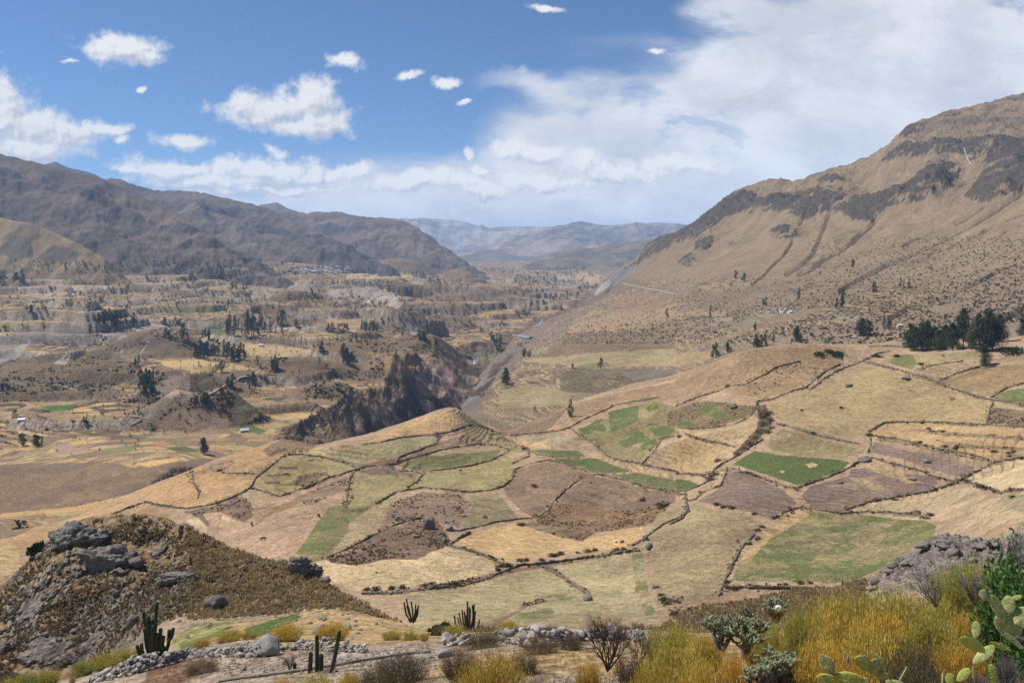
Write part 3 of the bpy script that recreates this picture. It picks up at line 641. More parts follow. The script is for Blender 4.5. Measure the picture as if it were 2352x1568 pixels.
WALLS = [
 (c4,[(760,1115),(860,1075),(960,1040)],'short dark stone wall behind the crest of the rocky knoll'),
 (c4,[(970,1030),(1050,1050),(1120,1062),(1250,1080),(1450,1045),(1600,985),(1680,940),(1720,870),(1860,760),(1920,712)],'long dark stone wall along the lower edge of the orange stubble slope'),
 (c4,[(1690,942),(1780,965),(1880,995),(2060,930),(2200,872),(2338,828),(2420,806),(2500,790)],'dark stone wall below the stepped olive plots'),
 (c4,[(1920,712),(2060,715),(2200,740),(2338,775)],'curved stone wall above the stepped olive plots'),
 (c5,[(250,655),(450,640),(490,590),(740,500),(750,460),(720,442),(500,460),(380,490),(240,510)],'looping stone wall around the pale green strip near the gorge'),
 (c5,[(720,442),(800,430),(970,370),(1040,385),(1180,440)],'stone wall over the ridge above the gorge'),
 (c5,[(450,645),(560,600),(740,550),(900,520),(1000,508),(1120,512),(1230,545)],'arched stone wall above the long green terrace'),
 (c5,[(640,690),(800,675),(960,650),(1080,620),(1180,575),(1230,548)],'stone wall along the lower edge of the long green terrace'),
 (c5,[(130,930),(130,850),(150,740),(180,690),(250,655)],'short stone wall running downhill beside the sage field'),
 (c5,[(480,685),(560,688),(640,705),(600,760),(530,800)],'low stone bank hooked around the sage field corner'),
 (c5,[(330,905),(460,830),(640,800),(750,805),(940,830),(1090,815),(1180,790),(1240,740),(1255,680),(1350,640),(1490,612),(1600,640),(1740,690)],'long winding stone wall through the middle fields'),
 (c5,[(1240,640),(1300,610),(1360,590),(1340,550)],'tiny stone wall where the ridge track meets the fields'),
 (c5,[(1740,712),(1640,780),(1520,885),(1480,950),(1410,1000),(1280,1010),(1130,1030),(1000,1065),(880,1090),(830,1085)],'stone wall climbing between the two brown fields'),
 (c5,[(0,1268),(150,1200),(330,1105),(450,1050),(560,1015),(640,1002)],'dark stone wall rising to the big boulder'),
 (c5,[(820,1185),(880,1140),(960,1100)],'short stone wall at the left tip of the golden field'),
 (c5,[(820,1190),(950,1220),(1060,1260),(1150,1300)],'stone wall between the two golden fields'),
 (c5,[(1740,710),(1850,715),(2000,750),(2150,800),(2340,830),(2380,850)],'stone wall under the green crop strip'),
 (c5,[(1040,385),(1100,410),(1230,490),(1340,545),(1420,580),(1700,600)],'stone bank down the spine of the ridge'),
 (c5,[(1180,442),(1250,450),(1540,420),(1620,400),(1700,350),(1950,240),(2100,215),(2230,195)],'stone wall above the patchy green fields'),
 (c5,[(1640,410),(1780,500),(1900,600),(2100,640),(2338,690)],'low pale stone bank curving under the patchy green fields'),
 (c5,[(2110,645),(2170,580),(2230,500),(2240,470),(2338,450)],'stone wall right of the patchy green fields'),
 (c5,[(2430,960),(2338,1010),(2250,1050),(2180,1100),(2100,1160),(2040,1190)],'stone wall at the right end of the golden field'),
 (c8,[(450,402),(550,400),(700,380),(900,360),(1050,320),(1220,250),(1300,225),(1440,215),(1700,180),(2120,120)],'long bushy stone wall above the lowest grass fields'),
 (c8,[(1450,225),(1560,290),(1700,380),(1770,425)],'stone bank slanting between the two lowest grass fields'),
 (c8,[(1035,650),(1180,560),(1340,485),(1530,440)],'stone bank cutting across the lowest grass field'),
 (c8,[(230,415),(350,415),(520,408)],'short stone wall at the foot of the rocky knoll'),
 (c6,[(0,805),(150,745),(280,705),(350,670),(470,655),(600,590),(680,540),(840,500)],'stone wall across the brown hill above the patchy green fields'),
 (c6,[(550,770),(650,755),(780,700),(870,680),(940,620),(1020,560),(1110,520)],'upper stone wall of the walled lane'),
 (c6,[(900,695),(980,630),(1100,560),(1230,510),(1250,500),(1440,545),(1580,585),(1700,620),(1770,650),(1900,700),(2100,760),(2338,790)],'long stone wall along the top of the broad sage field'),
 (c6,[(1770,635),(1870,590),(2040,540)],'stone wall climbing to the lone tree'),
 (c6,[(1250,500),(1350,450),(1440,435)],'stone wall left of the eucalyptus grove'),
 (c6,[(1640,560),(1700,535),(1800,515),(1940,500)],'stone wall below the field beside the eucalyptus grove'),
 (c6,[(1300,405),(1450,400),(1560,410)],'faint stone wall on the rise left of the eucalyptus grove'),
 (c6,[(2120,745),(2240,670),(2338,650)],'stone wall above the small green field at the right edge'),
 (c6,[(2130,780),(2110,830),(2090,930)],'short stone wall dropping from the junction at the right edge'),
 (c6,[(1290,1110),(1310,1060),(1300,980),(1320,960),(1400,915),(1560,910),(1800,915),(2090,930),(2338,945)],'bushy stone wall under the broad sage field'),
 (c6,[(1320,1000),(1480,1020),(1640,1060),(1800,1100),(1950,1120),(2100,1160)],'stone bank above the narrow purple ploughed strip'),
 (c6,[(550,770),(530,840),(470,890),(400,920),(250,950),(100,955),(0,945)],'stone wall below the boulder and bright green plot'),
 (c6,[(815,1350),(960,1300),(1120,1240),(1230,1180),(1320,1150)],'stone wall right of the dark green field'),
 (c6,[(370,1220),(500,1250),(620,1300),(700,1330),(840,1370)],'scrubby stone bank below the dark green field'),
 (c6,[(680,920),(800,950),(900,980),(1000,1010),(1250,1060)],'low stone bank at the bottom of the broad sage field'),
 (c6,[(1320,1150),(1500,1200),(1650,1240),(1750,1280),(1870,1310),(1940,1300),(2020,1330),(2180,1385),(2338,1365)],'long stone wall above the pale tan triangular field'),
 (c6,[(1930,1290),(2020,1240),(2150,1180),(2338,1145)],'stone wall above the pale straw field at the right edge'),
 (c6,[(1140,1500),(1300,1445),(1480,1415),(1700,1380),(1900,1315)],'stone wall between the right ploughed field and the tan triangle'),
 (c6,[(850,1480),(950,1500),(1100,1520),(1300,1510),(1600,1530),(1700,1560)],'stone wall along the top of the largest green field'),
 (c6,[(650,1560),(740,1510),(850,1475)],'thick stone wall stub above the largest green field'),
 (c6,[(0,1375),(80,1370),(200,1320),(260,1230),(330,1180),(390,1150),(480,1090),(580,1030)],'left stone wall of the central gully'),
 (c6,[(80,1440),(130,1430),(200,1370),(300,1340),(350,1220)],'stone wall left of the left ploughed field'),
 (c6,[(60,1380),(70,1440),(80,1500),(40,1560),(-40,1600)],'stone wall below the gully where the lanes meet'),
 (c6,[(0,1255),(100,1260),(190,1270),(230,1310)],'stone wall above the green crop strip end'),
 (c6,[(60,985),(150,1020),(300,1050),(400,1075)],'stone bank across the pale terraces left of the gully'),
 (s1,[(530,290),(480,340),(430,400),(380,500),(320,620),(300,700)],'broken stone bank left of the largest green field'),
 (s1,[(330,652),(600,655),(1100,655)],'straight low stone wall below the largest green field'),
 (c4,[(1490,835),(1600,840),(1700,842)],'short stone bank between the two orange slopes'),
 (c4,[(1290,830),(1300,900),(1340,960),(1330,1010)],'crooked stone bank through the orange stubble slope'),
]
def slope(s):
    zx = np.gradient(s.Z, s.U, axis=1)/s.YY
    zy = np.gradient(s.Z, s.Y, axis=0) - s.U[None, :]*zx
    s.zx, s.zy = zx, zy
    return np.hypot(zx, zy)
def mixc(s, idx, c, k):
    k = np.asarray(k, np.float32)
    if k.ndim: k = k[:, None]
    s.col[idx] = s.col[idx]*(1-k) + np.asarray(c, np.float32)*k
def fieldpoly(poly, c, k=1.0, veg=None, gr=None, rough=0.25, s=None, seed=1, stripe=0.0, warp=2.5):
    s = s or field
    def fn(idx):
        if warp == 11:
            q = fbm(s.X[idx], s.YY[idx], 16, 5, 0.6, seed=seed+50) > -0.10; idx = (idx[0][q], idx[1][q])
        x, y = s.X[idx], s.YY[idx]
        n = fbm(x, y, 26, 4, 0.6, seed=seed+5)
        cc = np.asarray(c)[None, :]*(1+rough*n[:, None])
        if stripe:
            cc = cc*(1+stripe*np.sin((x*0.5+y*0.85)*1.3+2*n)[:, None])
        s.col[idx] = s.col[idx]*(1-k)+cc*k
        if veg is not None: s.veg[idx] = veg
        if gr is not None: s.gr[idx] = gr
    bbox_paint(s, poly, fn, warp=warp, seed=seed)
def paint():
    for s in SHEETS: s.sl = slope(s)
    # ---------------- hillside
    s = near; X, Y = s.X, s.YY
    n = fbm(X, Y, 5, 5, 0.6, seed=201); n2 = fbm(X, Y, 22, 3, 0.5, seed=202)
    base = S(168,148,128)[None, None, :]*(1+0.25*n[..., None])
    dry = S(178,148,104)
    k = sst(n2+0.5*n, -0.2, 0.3)[..., None]
    s.col[:] = base*(1-k)+dry*k*(1+0.2*n[..., None])
    hc = S(150,126,96)[None, None, :]*(1+0.35*n[..., None])
    rk = sst(fbm(X, Y, 14, 5, 0.6, seed=203)+0.25*(s.sl-0.8), 0.0, 0.16)[..., None]
    hc = hc*(1-rk*0.9) + S(128,120,114)[None, None, :]*(1+0.3*n[..., None])*rk*0.9
    h = s.hill[..., None]
    right_of = sst(s.u, 480, 720)[..., None]
    hc2 = S(176,144,100)[None, None, :]*(1+0.3*n[..., None])
    hh = hc*(1-right_of)+hc2*right_of
    s.col[:] = s.col*(1-h)+hh*h
    s.rock[:] = s.hill*(0.4+0.6*rk[..., 0]); s.veg[:] = 0.25*s.hill
    m = sst(s.u, 1960, 2040)*sst(Y, 66, 80)
    rc = S(150,138,130)[None, None, :]*(1+0.35*n[..., None])
    s.col[:] = s.col*(1-m[..., None])+rc*m[..., None]; s.rock[:] = np.maximum(s.rock, m)
    m = sst(s.u, 1080, 1150)*(1-sst(s.u, 1960, 2040))*sst(Y, 50, 66)
    rc = S(172,142,104)[None, None, :]*(1+0.3*n[..., None])
    s.col[:] = s.col*(1-m[..., None])+rc*m[..., None]; s.veg[:] = np.maximum(s.veg, 0.35*m)
    fieldpoly(c7([(1180,1080),(1160,1000),(1300,900),(1500,860),(1620,850),(1560,900),(1440,980),(1330,1050),(1230,1090)]), S(160,150,100), s=near, gr=0.5, warp=2)
    fieldpoly(c7([(1230,1085),(1200,1020),(1380,975),(1560,900),(1580,915),(1440,985),(1330,1050)]), S(130,132,74), s=near, gr=0.7, warp=2)
    fieldpoly(c7([(1640,930),(1780,880),(2000,825),(2040,840),(1980,880),(1800,960),(1700,985)]), S(110,122,62), s=near, gr=0.75, warp=2)
    fieldpoly(c7([(1000,1160),(1250,1110),(1500,1150),(1900,1140),(2352,1100),(2352,1300),(900,1300)]), S(172,152,132), s=near, warp=3)
    fieldpoly(c8([(0,800),(400,790),(720,800),(700,850),(300,880),(0,900)]), S(178,162,146), s=near, warp=2)
    fieldpoly([(360,1500),(470,1500),(480,1540),(420,1568),(330,1568)], S(134,100,78), s=near)
    fieldpoly(s1([(2352,230),(2230,290),(2150,350),(2200,370),(2352,300)]), S(186,166,148), s=near)
    # ---------------- farmland
    s = field; X, Y = s.X, s.YY
    n = fbm(X, Y, 40, 5, 0.55, seed=210)
    s.col[:] = TAN[None, None, :]*(1+0.22*n[..., None])
    s.veg[:] = 0.12
    P = fieldpoly
    # left side
    P([(-160,1240),(34,1228),(165,1190),(330,1120),(335,1160),(240,1185),(140,1200),(105,1255),(44,1275),(60,1330),(-160,1420)], ORANGE, 1, 0.02, seed=3)
    P([(-160,1180),(60,1165),(140,1180),(60,1220),(34,1232),(-160,1270)], S(150,124,96), 1, 0.2, seed=4)
    P(c4([(0,1330),(60,1290),(110,1330),(130,1390),(60,1520),(0,1560)]), S(212,180,114), seed=5)
    P(c4([(850,1120),(960,1040),(1100,1090),(1190,1160),(1100,1180),(850,1140)]), S(196,158,104), 1, 0.2, seed=6)
    P(c4([(950,950),(1350,790),(1480,830),(1740,840),(1700,930),(1600,980),(1230,1080),(1090,1060),(1000,1010)]), S(210,164,102), 1, 0.03, seed=7)
    P(c4([(1490,740),(1820,620),(1910,700),(1850,770),(1740,838),(1500,822)]), S(200,156,100), 1, 0.03, seed=8)
    P(c4([(1760,680),(1900,600),(2000,590),(2130,660),(2050,700),(1920,705),(1800,720)]), S(158,128,92), 1, 0.3, seed=9)
    P(c4([(1690,930),(1910,722),(2338,790),(2338,825),(1900,990),(1720,930)]), S(176,158,92), 1, 0.15, 0.35, seed=10)
    P(c4([(1870,800),(1990,790),(2000,810),(1880,815)]), SCRUB, 1, 0.5, seed=11); P(c4([(1800,850),(1940,840),(1960,855),(1800,865)]), SCRUB, 1, 0.5, seed=12)
    P(c4([(1780,895),(1880,890),(1880,910),(1780,910)]), SCRUB, 1, 0.5, seed=13); P(c4([(2000,860),(2130,830),(2200,840),(2050,930),(1980,920)]), SCRUB, 0.7, 0.5, seed=14)
    P(c4([(2130,660),(2338,690),(2338,770),(2200,740),(1920,700),(2050,700)]), S(206,180,124), seed=15)
    P(c4([(1200,1160),(1340,1090),(1650,990),(1890,1000),(2338,832),(2338,1060),(2100,1260),(1990,1380),(1890,1440),(1450,1300)]), S(196,160,122), 1, 0.02, seed=16)
    P(c4([(1230,1100),(1600,985),(1690,1040),(1700,1130),(1640,1170),(1480,1100),(1250,1110)]), S(140,112,86), 0.9, 0.45, seed=17)
    P(c4([(1680,990),(1800,1000),(1860,1030),(1700,1050)]), S(188,168,110), 0.8, 0.05, seed=18)
    P(c4([(1760,1090),(2000,1010),(2040,1020),(1900,1090),(1780,1130)]), S(186,138,84), 0.8, 0.1, seed=19)
    P(c4([(1960,1010),(2338,860),(2338,940),(2200,1000),(2080,1060)]), S(160,132,104), 0.8, 0.45, seed=20)
    P(c4([(1240,1130),(1330,1140),(1400,1200),(1380,1240),(1290,1190)]), STRAW, 1, 0, seed=21); P(c4([(1500,1120),(1600,1160),(1540,1200),(1430,1190)]), STRAW, 1, 0, seed=22)
    P(c4([(1270,1100),(1360,1110),(1410,1180),(1395,1200),(1340,1140)]), SCRUB, .8, 0.4, seed=23); P(c4([(1220,1160),(1290,1190),(1310,1215),(1230,1190)]), SCRUB, .8, 0.4, seed=24)
    P(c4([(1990,1375),(2210,1060),(2338,1050),(2338,1220),(2200,1420),(2070,1440)]), S(148,140,80), 1, 0.08, 0.62, seed=25)
    # centre
    P(c5([(0,1230),(110,1060),(330,905),(130,930),(0,1000)]), S(148,140,80), 1, 0.08, 0.62, seed=26)
    P(c5([(0,1235),(330,912),(420,870),(560,800),(700,800),(560,830),(420,905),(330,1095),(0,1262)]), S(186,164,116), 1, 0.12, seed=27)
    P(c5([(0,1290),(200,1330),(400,1270),(640,1270),(720,1210),(830,1190),(1000,1240),(1150,1305),(1120,1345),(900,1420),(560,1470),(150,1490),(0,1400),(-90,1300)]), S(218,190,134), 1, 0.0, seed=28, stripe=0.07)
    P(c5([(0,1262),(330,1100),(640,1000),(740,1020),(800,1100),(830,1180),(700,1230),(600,1280),(380,1280),(200,1320),(20,1300)]), S(134,106,86), 1, 0.45, seed=29)
    P(c5([(420,905),(640,825),(880,845),(970,900),(930,1000),(880,1070),(760,1030),(640,990),(340,1085)]), S(156,128,102), 1, 0.35, seed=30)
    P(c5([(840,1180),(960,1100),(1280,1030),(1400,1080),(1700,1150),(2120,1060),(2100,1130),(2000,1200),(1600,1240),(1200,1290),(1000,1230)]), S(220,180,112), 1, 0.0, seed=31)
    P(c5([(1400,1010),(1520,900),(1750,900),(2000,950),(2330,860),(2230,1020),(2100,1060),(1800,1100),(1700,1150),(1450,1060)]), S(150,114,76), 1, 0.4, seed=32)
    P(c5([(1280,1040),(1400,1030),(1700,1110),(1720,1160),(1600,1140),(1400,1080)]), SCRUB, .7, 0.5, seed=33)
    P(c5([(1520,890),(1760,712),(2000,760),(2338,840),(2330,900),(2000,960),(1750,910)]), S(146,118,94), 1, 0.2, seed=34)
    P(c5([(1250,680),(1490,612),(1760,702),(1520,885),(1400,1000),(1280,1000),(1200,860),(1185,800)]), S(158,128,98), 1, 0.18, seed=35)
    P(c5([(1140,830),(1200,855),(1310,960),(1390,1000),(1280,1000),(1180,880)]), S(196,164,124), 1, 0.05, seed=36)
    P(c5([(950,850),(1140,835),(1280,1000),(1000,1060),(900,1060),(975,900)]), S(152,136,92), 1, 0.1, seed=37)
    P(c5([(560,800),(700,690),(1080,622),(1220,560),(1250,700),(1180,790),(950,830),(750,800)]), S(174,158,96), 1, 0.06, 0.35, seed=38)
    P(c5([(480,652),(700,582),(1170,545),(1100,620),(650,690)]), S(134,132,72), 1, 0.08, 0.5, seed=39)
    P(c5([(150,700),(330,710),(640,715),(530,800),(330,900),(130,930)]), S(172,156,98), 1, 0.1, 0.15, seed=40)
    P(c5([(170,690),(440,640),(470,690),(640,700),(600,715),(300,712)]), S(134,116,98), .9, 0.4, seed=41)
    P(c5([(240,505),(600,330),(820,283),(880,370),(730,440),(480,460)]), S(212,170,108), 1, 0.04, seed=42)
    P(c5([(0,565),(240,512),(480,470),(740,455),(710,510),(480,582),(160,640)]), S(176,166,110), 1, 0.02, 0.3, seed=43)
    P(c5([(0,600),(170,650),(160,680),(0,710)]), S(190,170,110), 1, 0.1, seed=44)
    P(c5([(460,625),(740,500),(900,445),(1050,440),(1180,520),(1000,520),(740,560),(480,650),(250,640)]), S(150,122,96), 1, 0.25, seed=45)
    P(c5([(260,640),(490,592),(480,625),(280,650)]), S(130,84,56), 1, 0.05, seed=46)
    P(c5([(870,290),(940,300),(1270,510),(1350,560),(1200,550),(980,420)]), S(166,152,96), 1, 0.25, 0.1, seed=47)
    P(c5([(930,370),(1200,545),(1060,500),(900,420)]), S(176,154,106), 1, 0.2, seed=48)
    P(c5([(1210,455),(1560,430),(1640,460),(1660,500),(1480,540),(1300,500)]), S(184,164,122), 1, 0.0, seed=49)
    P(c5([(1290,490),(1450,490),(1500,530),(1340,520)]), GOLD, 1, 0, seed=50)
    P(c5([(940,250),(1200,200),(1500,230),(1620,262),(1460,440),(1180,440)]), S(148,120,90), 1, 0.2, seed=51)
    P(c5([(1460,420),(1640,300),(1980,180),(2338,60),(2338,110),(1950,230),(1700,340),(1560,420)]), S(204,168,112), 1, 0.05, seed=52)
    P(c5([(1620,270),(1800,190),(2338,90),(2338,200),(1900,250),(1640,360)]), S(164,130,94), .8, 0.15, seed=53)
    P(c5([(1660,420),(1840,340),(2180,212),(2338,255),(2338,455),(2210,480),(2110,612),(1860,602),(1800,500)]), S(156,144,84), 1, 0.15, 0.3, seed=54)
    for q in ([(1680,405),(1840,335),(1870,430),(1790,460)],[(1950,470),(2080,400),(2145,470),(2080,545),(1955,512)],[(2100,370),(2200,365),(2338,400),(2338,452),(2200,448),(2130,400)],
              [(2120,262),(2200,212),(2245,262),(2130,292)],[(2080,500),(2200,470),(2230,500),(2150,560),(2080,530)]): P(c5(q), S(118,122,66), 1, 0, 0.85, seed=55, rough=0.4, warp=11)
    P(c5([(1885,290),(2090,240),(2090,350),(1900,430)]), S(90,118,54), .9, 0, 0.6, seed=56)
    P(c5([(1340,540),(1680,550),(1725,590),(1500,600)]), S(110,124,62), 1, 0.05, 0.5, seed=57)
    P(c5([(1520,602),(1800,600),(2045,690),(1850,702),(1700,690)]), S(92,118,56), 1, 0.05, 0.5, seed=58)
    P(c5([(1770,600),(2030,690),(1860,700),(1740,690)]), S(112,118,64), 1, 0.0, 0.75, seed=59)
    P(c5([(1850,712),(2110,700),(2338,750),(2410,760),(2440,800),(2338,822),(2100,790)]), S(118,126,68), 1, 0.0, 0.5, seed=60)
    P(c5([(1640,500),(1760,560),(2050,640),(2338,690),(2338,740),(2050,690),(1800,600)]), S(206,176,116), .9, 0.1, seed=61)
    P(c8([(540,400),(1000,360),(1430,230),(1560,290),(1760,430),(1530,440),(1350,480),(1030,660),(800,660),(560,640),(520,500)]), S(180,166,114), 1, 0.0, 0.38, seed=62)
    P(c8([(1500,220),(2130,130),(2170,400),(2230,550),(2120,620),(1500,660),(1030,690),(1350,500),(1560,440),(1790,435)]), S(184,168,118), 1, 0.0, 0.40, seed=63)
    P(c8([(2050,130),(2130,130),(2170,400),(2220,540),(2150,560),(2080,400)]), S(170,156,108), .6, 0.0, 0.62, seed=64)
    P(c8([(1250,560),(1500,500),(1560,560),(1300,640)]), S(170,156,108), .6, 0.0, 0.62, seed=65)
    P(c8([(1430,210),(1500,215),(1620,300),(1780,400),(1760,430),(1560,300)]), S(146,112,88), 1, 0.3, seed=66, warp=1.2)
    P(c8([(1020,660),(1340,480),(1540,440),(1540,455),(1350,500),(1050,680)]), S(146,112,90), 1, 0.2, seed=67, warp=1.2)
    P(c8([(2140,100),(2200,30),(2230,60),(2200,180),(2230,400),(2290,540),(2200,590),(2240,520),(2170,400),(2150,200)]), S(176,146,112), 1, 0.15, seed=68, warp=1.2)
    P(c5([(560,1480),(1000,1400),(1300,1330),(1600,1290),(2120,1200),(2130,1215),(1600,1310),(1250,1370),(900,1460),(560,1500)]), S(140,106,84), 1, 0.3, seed=69, warp=1.2)
    # right
    P(s1([(80,80),(250,112),(480,150),(590,212),(540,290),(400,400),(330,520),(310,680),(250,750),(120,830),(0,880),(-180,700),(-150,520),(-200,300),(-120,150)]), S(172,152,106), 1, 0.0, 0.22, seed=70)
    P(s1([(860,100),(1000,140),(1350,150),(1680,190),(1760,230),(1740,320),(1640,430),(1400,510),(1180,615),(800,605),(370,600),(420,500),(500,400),(620,270),(760,170)]), S(160,146,94), 1, 0.0, 0.66, seed=71)
    P(s1([(600,260),(860,100),(900,160),(640,320),(480,480),(420,500)]), S(208,170,106), .75, 0.0, 0.1, seed=72, warp=4)
    P(s1([(-100,720),(300,690),(340,650),(1150,650),(1250,700),(900,800),(300,860),(0,900)]), S(170,138,98), 1, 0.35, seed=73)
    P(c6([(340,1220),(480,1250),(700,1350),(785,1420),(812,1460),(640,1560),(480,1505),(150,1440),(270,1360),(320,1300)]), S(140,116,102), 1, 0.0, seed=74, stripe=0.12)
    P(c6([(850,1400),(900,1340),(1160,1270),(1180,1220),(1300,1220),(1700,1270),(1760,1310),(1700,1370),(1300,1440),(1110,1512),(900,1480)]), S(140,116,104), 1, 0.0, seed=75, stripe=0.12)
    P(c6([(1160,1280),(1250,1280),(1400,1340),(1440,1365),(1300,1360)]), S(186,160,112), .9, 0, seed=76)
    P(c6([(1250,1190),(1500,1240),(1670,1320),(1560,1320),(1350,1250)]), S(186,160,108), .9, 0, seed=77)
    P(c6([(380,1190),(530,1100),(700,1130),(1110,1160),(1165,1180),(1120,1225),(960,1290),(812,1332),(640,1270)]), S(100,112,60), 1, 0.0, 0.88, seed=78, rough=0.35)
    P(c6([(870,1190),(915,1180),(955,1192),(940,1210),(895,1212)]), STRAW, 1, 0, 0, seed=79, warp=0.5); P(c6([(690,1235),(720,1230),(740,1240),(715,1250)]), TAN, 1, 0, 0, seed=80, warp=0.5)
    P(c6([(640,990),(700,950),(860,990),(1200,1080),(1250,1120),(1100,1150),(800,1130),(620,1080)]), S(158,142,90), 1, 0.1, 0.4, seed=81)
    P(c6([(620,790),(900,700),(1100,600),(1300,540),(1580,590),(1770,650),(2110,770),(2090,920),(1500,900),(1300,960),(1280,990),(1000,1000),(720,920),(650,870)]), S(184,158,104), 1, 0.07, 0.14, seed=82)
    P(c6([(1330,980),(1400,930),(1560,910),(2338,940),(2400,1130),(2130,1160),(1900,1110),(1650,1060),(1340,1020)]), S(202,166,106), 1, 0.12, 0.05, seed=83)
    for q in ([(1560,950),(2338,1010),(2338,1030),(1700,990)],[(1700,1020),(2000,1060),(2338,1080),(2338,1100),(1900,1080)],[(1360,1000),(1650,1050),(1900,1110),(2130,1160),(2100,1180),(1800,1120),(1340,1030)]): P(c6(q), S(146,118,82), .8, 0.4, seed=84, warp=3)
    P(c6([(1300,1110),(1340,1040),(1600,1070),(1900,1150),(2000,1220),(1920,1282),(1720,1225),(1500,1150)]), S(152,128,114), 1, 0.0, seed=85)
    P(c6([(1330,1040),(1500,1050),(1800,1120),(2080,1180),(1990,1200),(1600,1110)]), S(186,156,112), .8, 0.05, seed=86)
    P(c6([(1940,1290),(2140,1180),(2400,1150),(2480,1390),(2180,1382),(2020,1322)]), S(222,194,140), 1, 0.0, seed=87)
    P(c6([(1140,1512),(1300,1450),(1700,1380),(1900,1310),(2020,1350),(2200,1480),(2338,1520),(2450,1560),(2300,1600),(1900,1570),(1500,1560)]), S(200,174,128), 1, 0.0, 0.0, seed=88)
    P(c6([(2180,1390),(2400,1390),(2400,1540),(2280,1500),(2200,1470)]), S(164,150,110), .9, 0.1, seed=89)
    P(c6([(1380,492),(1560,450),(1640,480),(1580,555),(1520,540)]), S(134,132,76), 1, 0.0, 0.4, seed=90); P(c6([(1590,460),(1930,492),(1640,562)]), S(186,168,106), 1, 0.02, 0.2, seed=91)
    P(c6([(1700,452),(2060,430),(2060,490),(1900,485)]), S(168,152,104), 1, 0, seed=92)
    P(c6([(1770,642),(2040,542),(2400,510),(2400,660),(2338,640),(2120,742),(1900,700)]), S(166,136,88), 1, 0.15, seed=93)
    P(c6([(0,840),(0,620),(260,490),(500,425),(850,382),(1150,410),(1100,520),(900,640),(600,750),(300,700)]), S(174,140,98), 1, 0.14, seed=94)
    P(c6([(430,560),(700,520),(870,490),(1000,560),(870,660),(500,740),(480,680)]), S(180,146,100), .8, 0.28, seed=95)
    P(c6([(2130,742),(2240,692),(2400,672),(2400,822),(2200,782)]), S(110,126,62), .9, 0.1, 0.5, seed=96)
    P(c6([(2100,800),(2400,840),(2400,940),(2100,920)]), S(126,104,72), .8, 0.45, seed=97)
    P(c6([(-60,840),(200,760),(330,780),(520,800),(540,830),(460,890),(300,945),(100,955),(-60,930)]), S(142,118,80), 1, 0.3, 0.2, seed=98)
    for q in ([(120,830),(200,800),(320,780),(320,850),(380,870),(460,865),(300,910),(180,860)],[(0,880),(150,930),(240,940),(100,948),(0,930)],[(-40,830),(40,830),(20,850)]): P(c6(q), S(118,122,66), 1, 0, 0.85, seed=99, rough=0.4, warp=11)
    P(c6([(60,990),(300,930),(520,865),(552,950),(390,1072),(150,1000)]), S(204,174,122), 1, 0.05, seed=100)
    P(c6([(-60,1060),(60,995),(390,1080),(270,1150),(230,1262),(0,1250),(-60,1240)]), S(196,164,104), 1, 0.15, 0.2, seed=101)
    P(c6([(540,800),(600,790),(650,880),(640,960),(560,1010),(480,1090),(400,1140),(380,1120),(540,960),(560,880)]), S(118,100,74), 1, 0.5, seed=102, warp=1.5)
    P(c6([(0,1290),(100,1300),(160,1330),(80,1368),(0,1372)]), S(96,112,56), 1, 0, 0.5, seed=103)
    P(c6([(390,1150),(300,1240),(260,1330),(180,1400),(120,1440),(60,1440),(200,1320),(260,1200),(330,1150)]), S(176,146,106), .9, 0.2, seed=104, warp=1)
    # verges: rough grass and trodden soil along every wall and lane
    for cv, pts, lab in WALLS:
        idx, d = line_dist(s, cv(pts), 12)
        if not len(d): continue
        x, y = s.X[idx], s.YY[idx]; w = fbm(x, y, 7, 4, 0.6, seed=111); w2 = fbm(x, y, 22, 3, 0.6, seed=112)
        k = (1-sst(d+5*w, 2.0, 6.5))*0.75; mixc(s, idx, S(190,158,108), k*sst(w2, -.3, .1)); mixc(s, idx, S(124,100,76), k*sst(-w2, -.05, .3))
        s.gr[idx] *= (1-k); s.veg[idx] = np.maximum(s.veg[idx], 0.35*k)
    X, Y = s.X, s.YY
    ln = np.abs(((s.Z+1.2*fbm(X, Y, 60, 4, 0.6, seed=113))/2.2) % 1.0-0.5)
    k = (1-sst(ln, 0.0, 0.07))*sst(fbm(X, Y, 70, 3, seed=114), 0.05, 0.3)*0.45
    s.col[:] = s.col*(1-k[..., None])+S(122,98,72)*k[..., None]
    mo = fbm(X, Y, 14, 5, 0.65, seed=115); mo2 = fbm(X, Y, 60, 4, 0.6, seed=116)
    s.col[:] *= (1+0.26*mo+0.14*mo2)[..., None]
    k = sst(fbm(X, Y, 38, 6, 0.68, seed=117), 0.05, 0.35)[..., None]*0.40; s.col[:] = s.col*(1-k)+S(140,112,84)*k
    k = sst(fbm(X, Y, 30, 6, 0.68, seed=118), 0.10, 0.38)[..., None]*0.35; s.col[:] = s.col*(1-k)+S(212,182,130)*k
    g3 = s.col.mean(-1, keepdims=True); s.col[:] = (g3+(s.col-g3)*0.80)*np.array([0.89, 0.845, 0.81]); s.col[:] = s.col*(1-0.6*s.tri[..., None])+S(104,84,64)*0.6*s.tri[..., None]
    def mute(s, a, b): g = s.col.mean(-1, keepdims=True); s.col[:] = (g+(s.col-g)*a)*b
    # ---------------- valley
    s = valley; X, Y = s.X, s.YY
    sz = np.where(Y < 1100, 26.0, np.where(Y < 2000, 36.0, 70.0))
    wx = X+14*fbm(X, Y, 60, 3, seed=221); wy = Y+14*fbm(X, Y, 60, 3, seed=222)
    dk = s.lev*17.0
    ed, idv = voro(wx/sz+dk, wy/(sz*0.72), 223)
    pal = np.stack([S(178,146,102), S(196,160,110), S(160,132,98), S(140,116,90), S(186,160,116), S(134,118,88), S(126,108,94), S(172,136,92), S(150,132,90), S(164,138,106)])
    pi = (idv*9.99).astype(int)
    c = pal[pi]
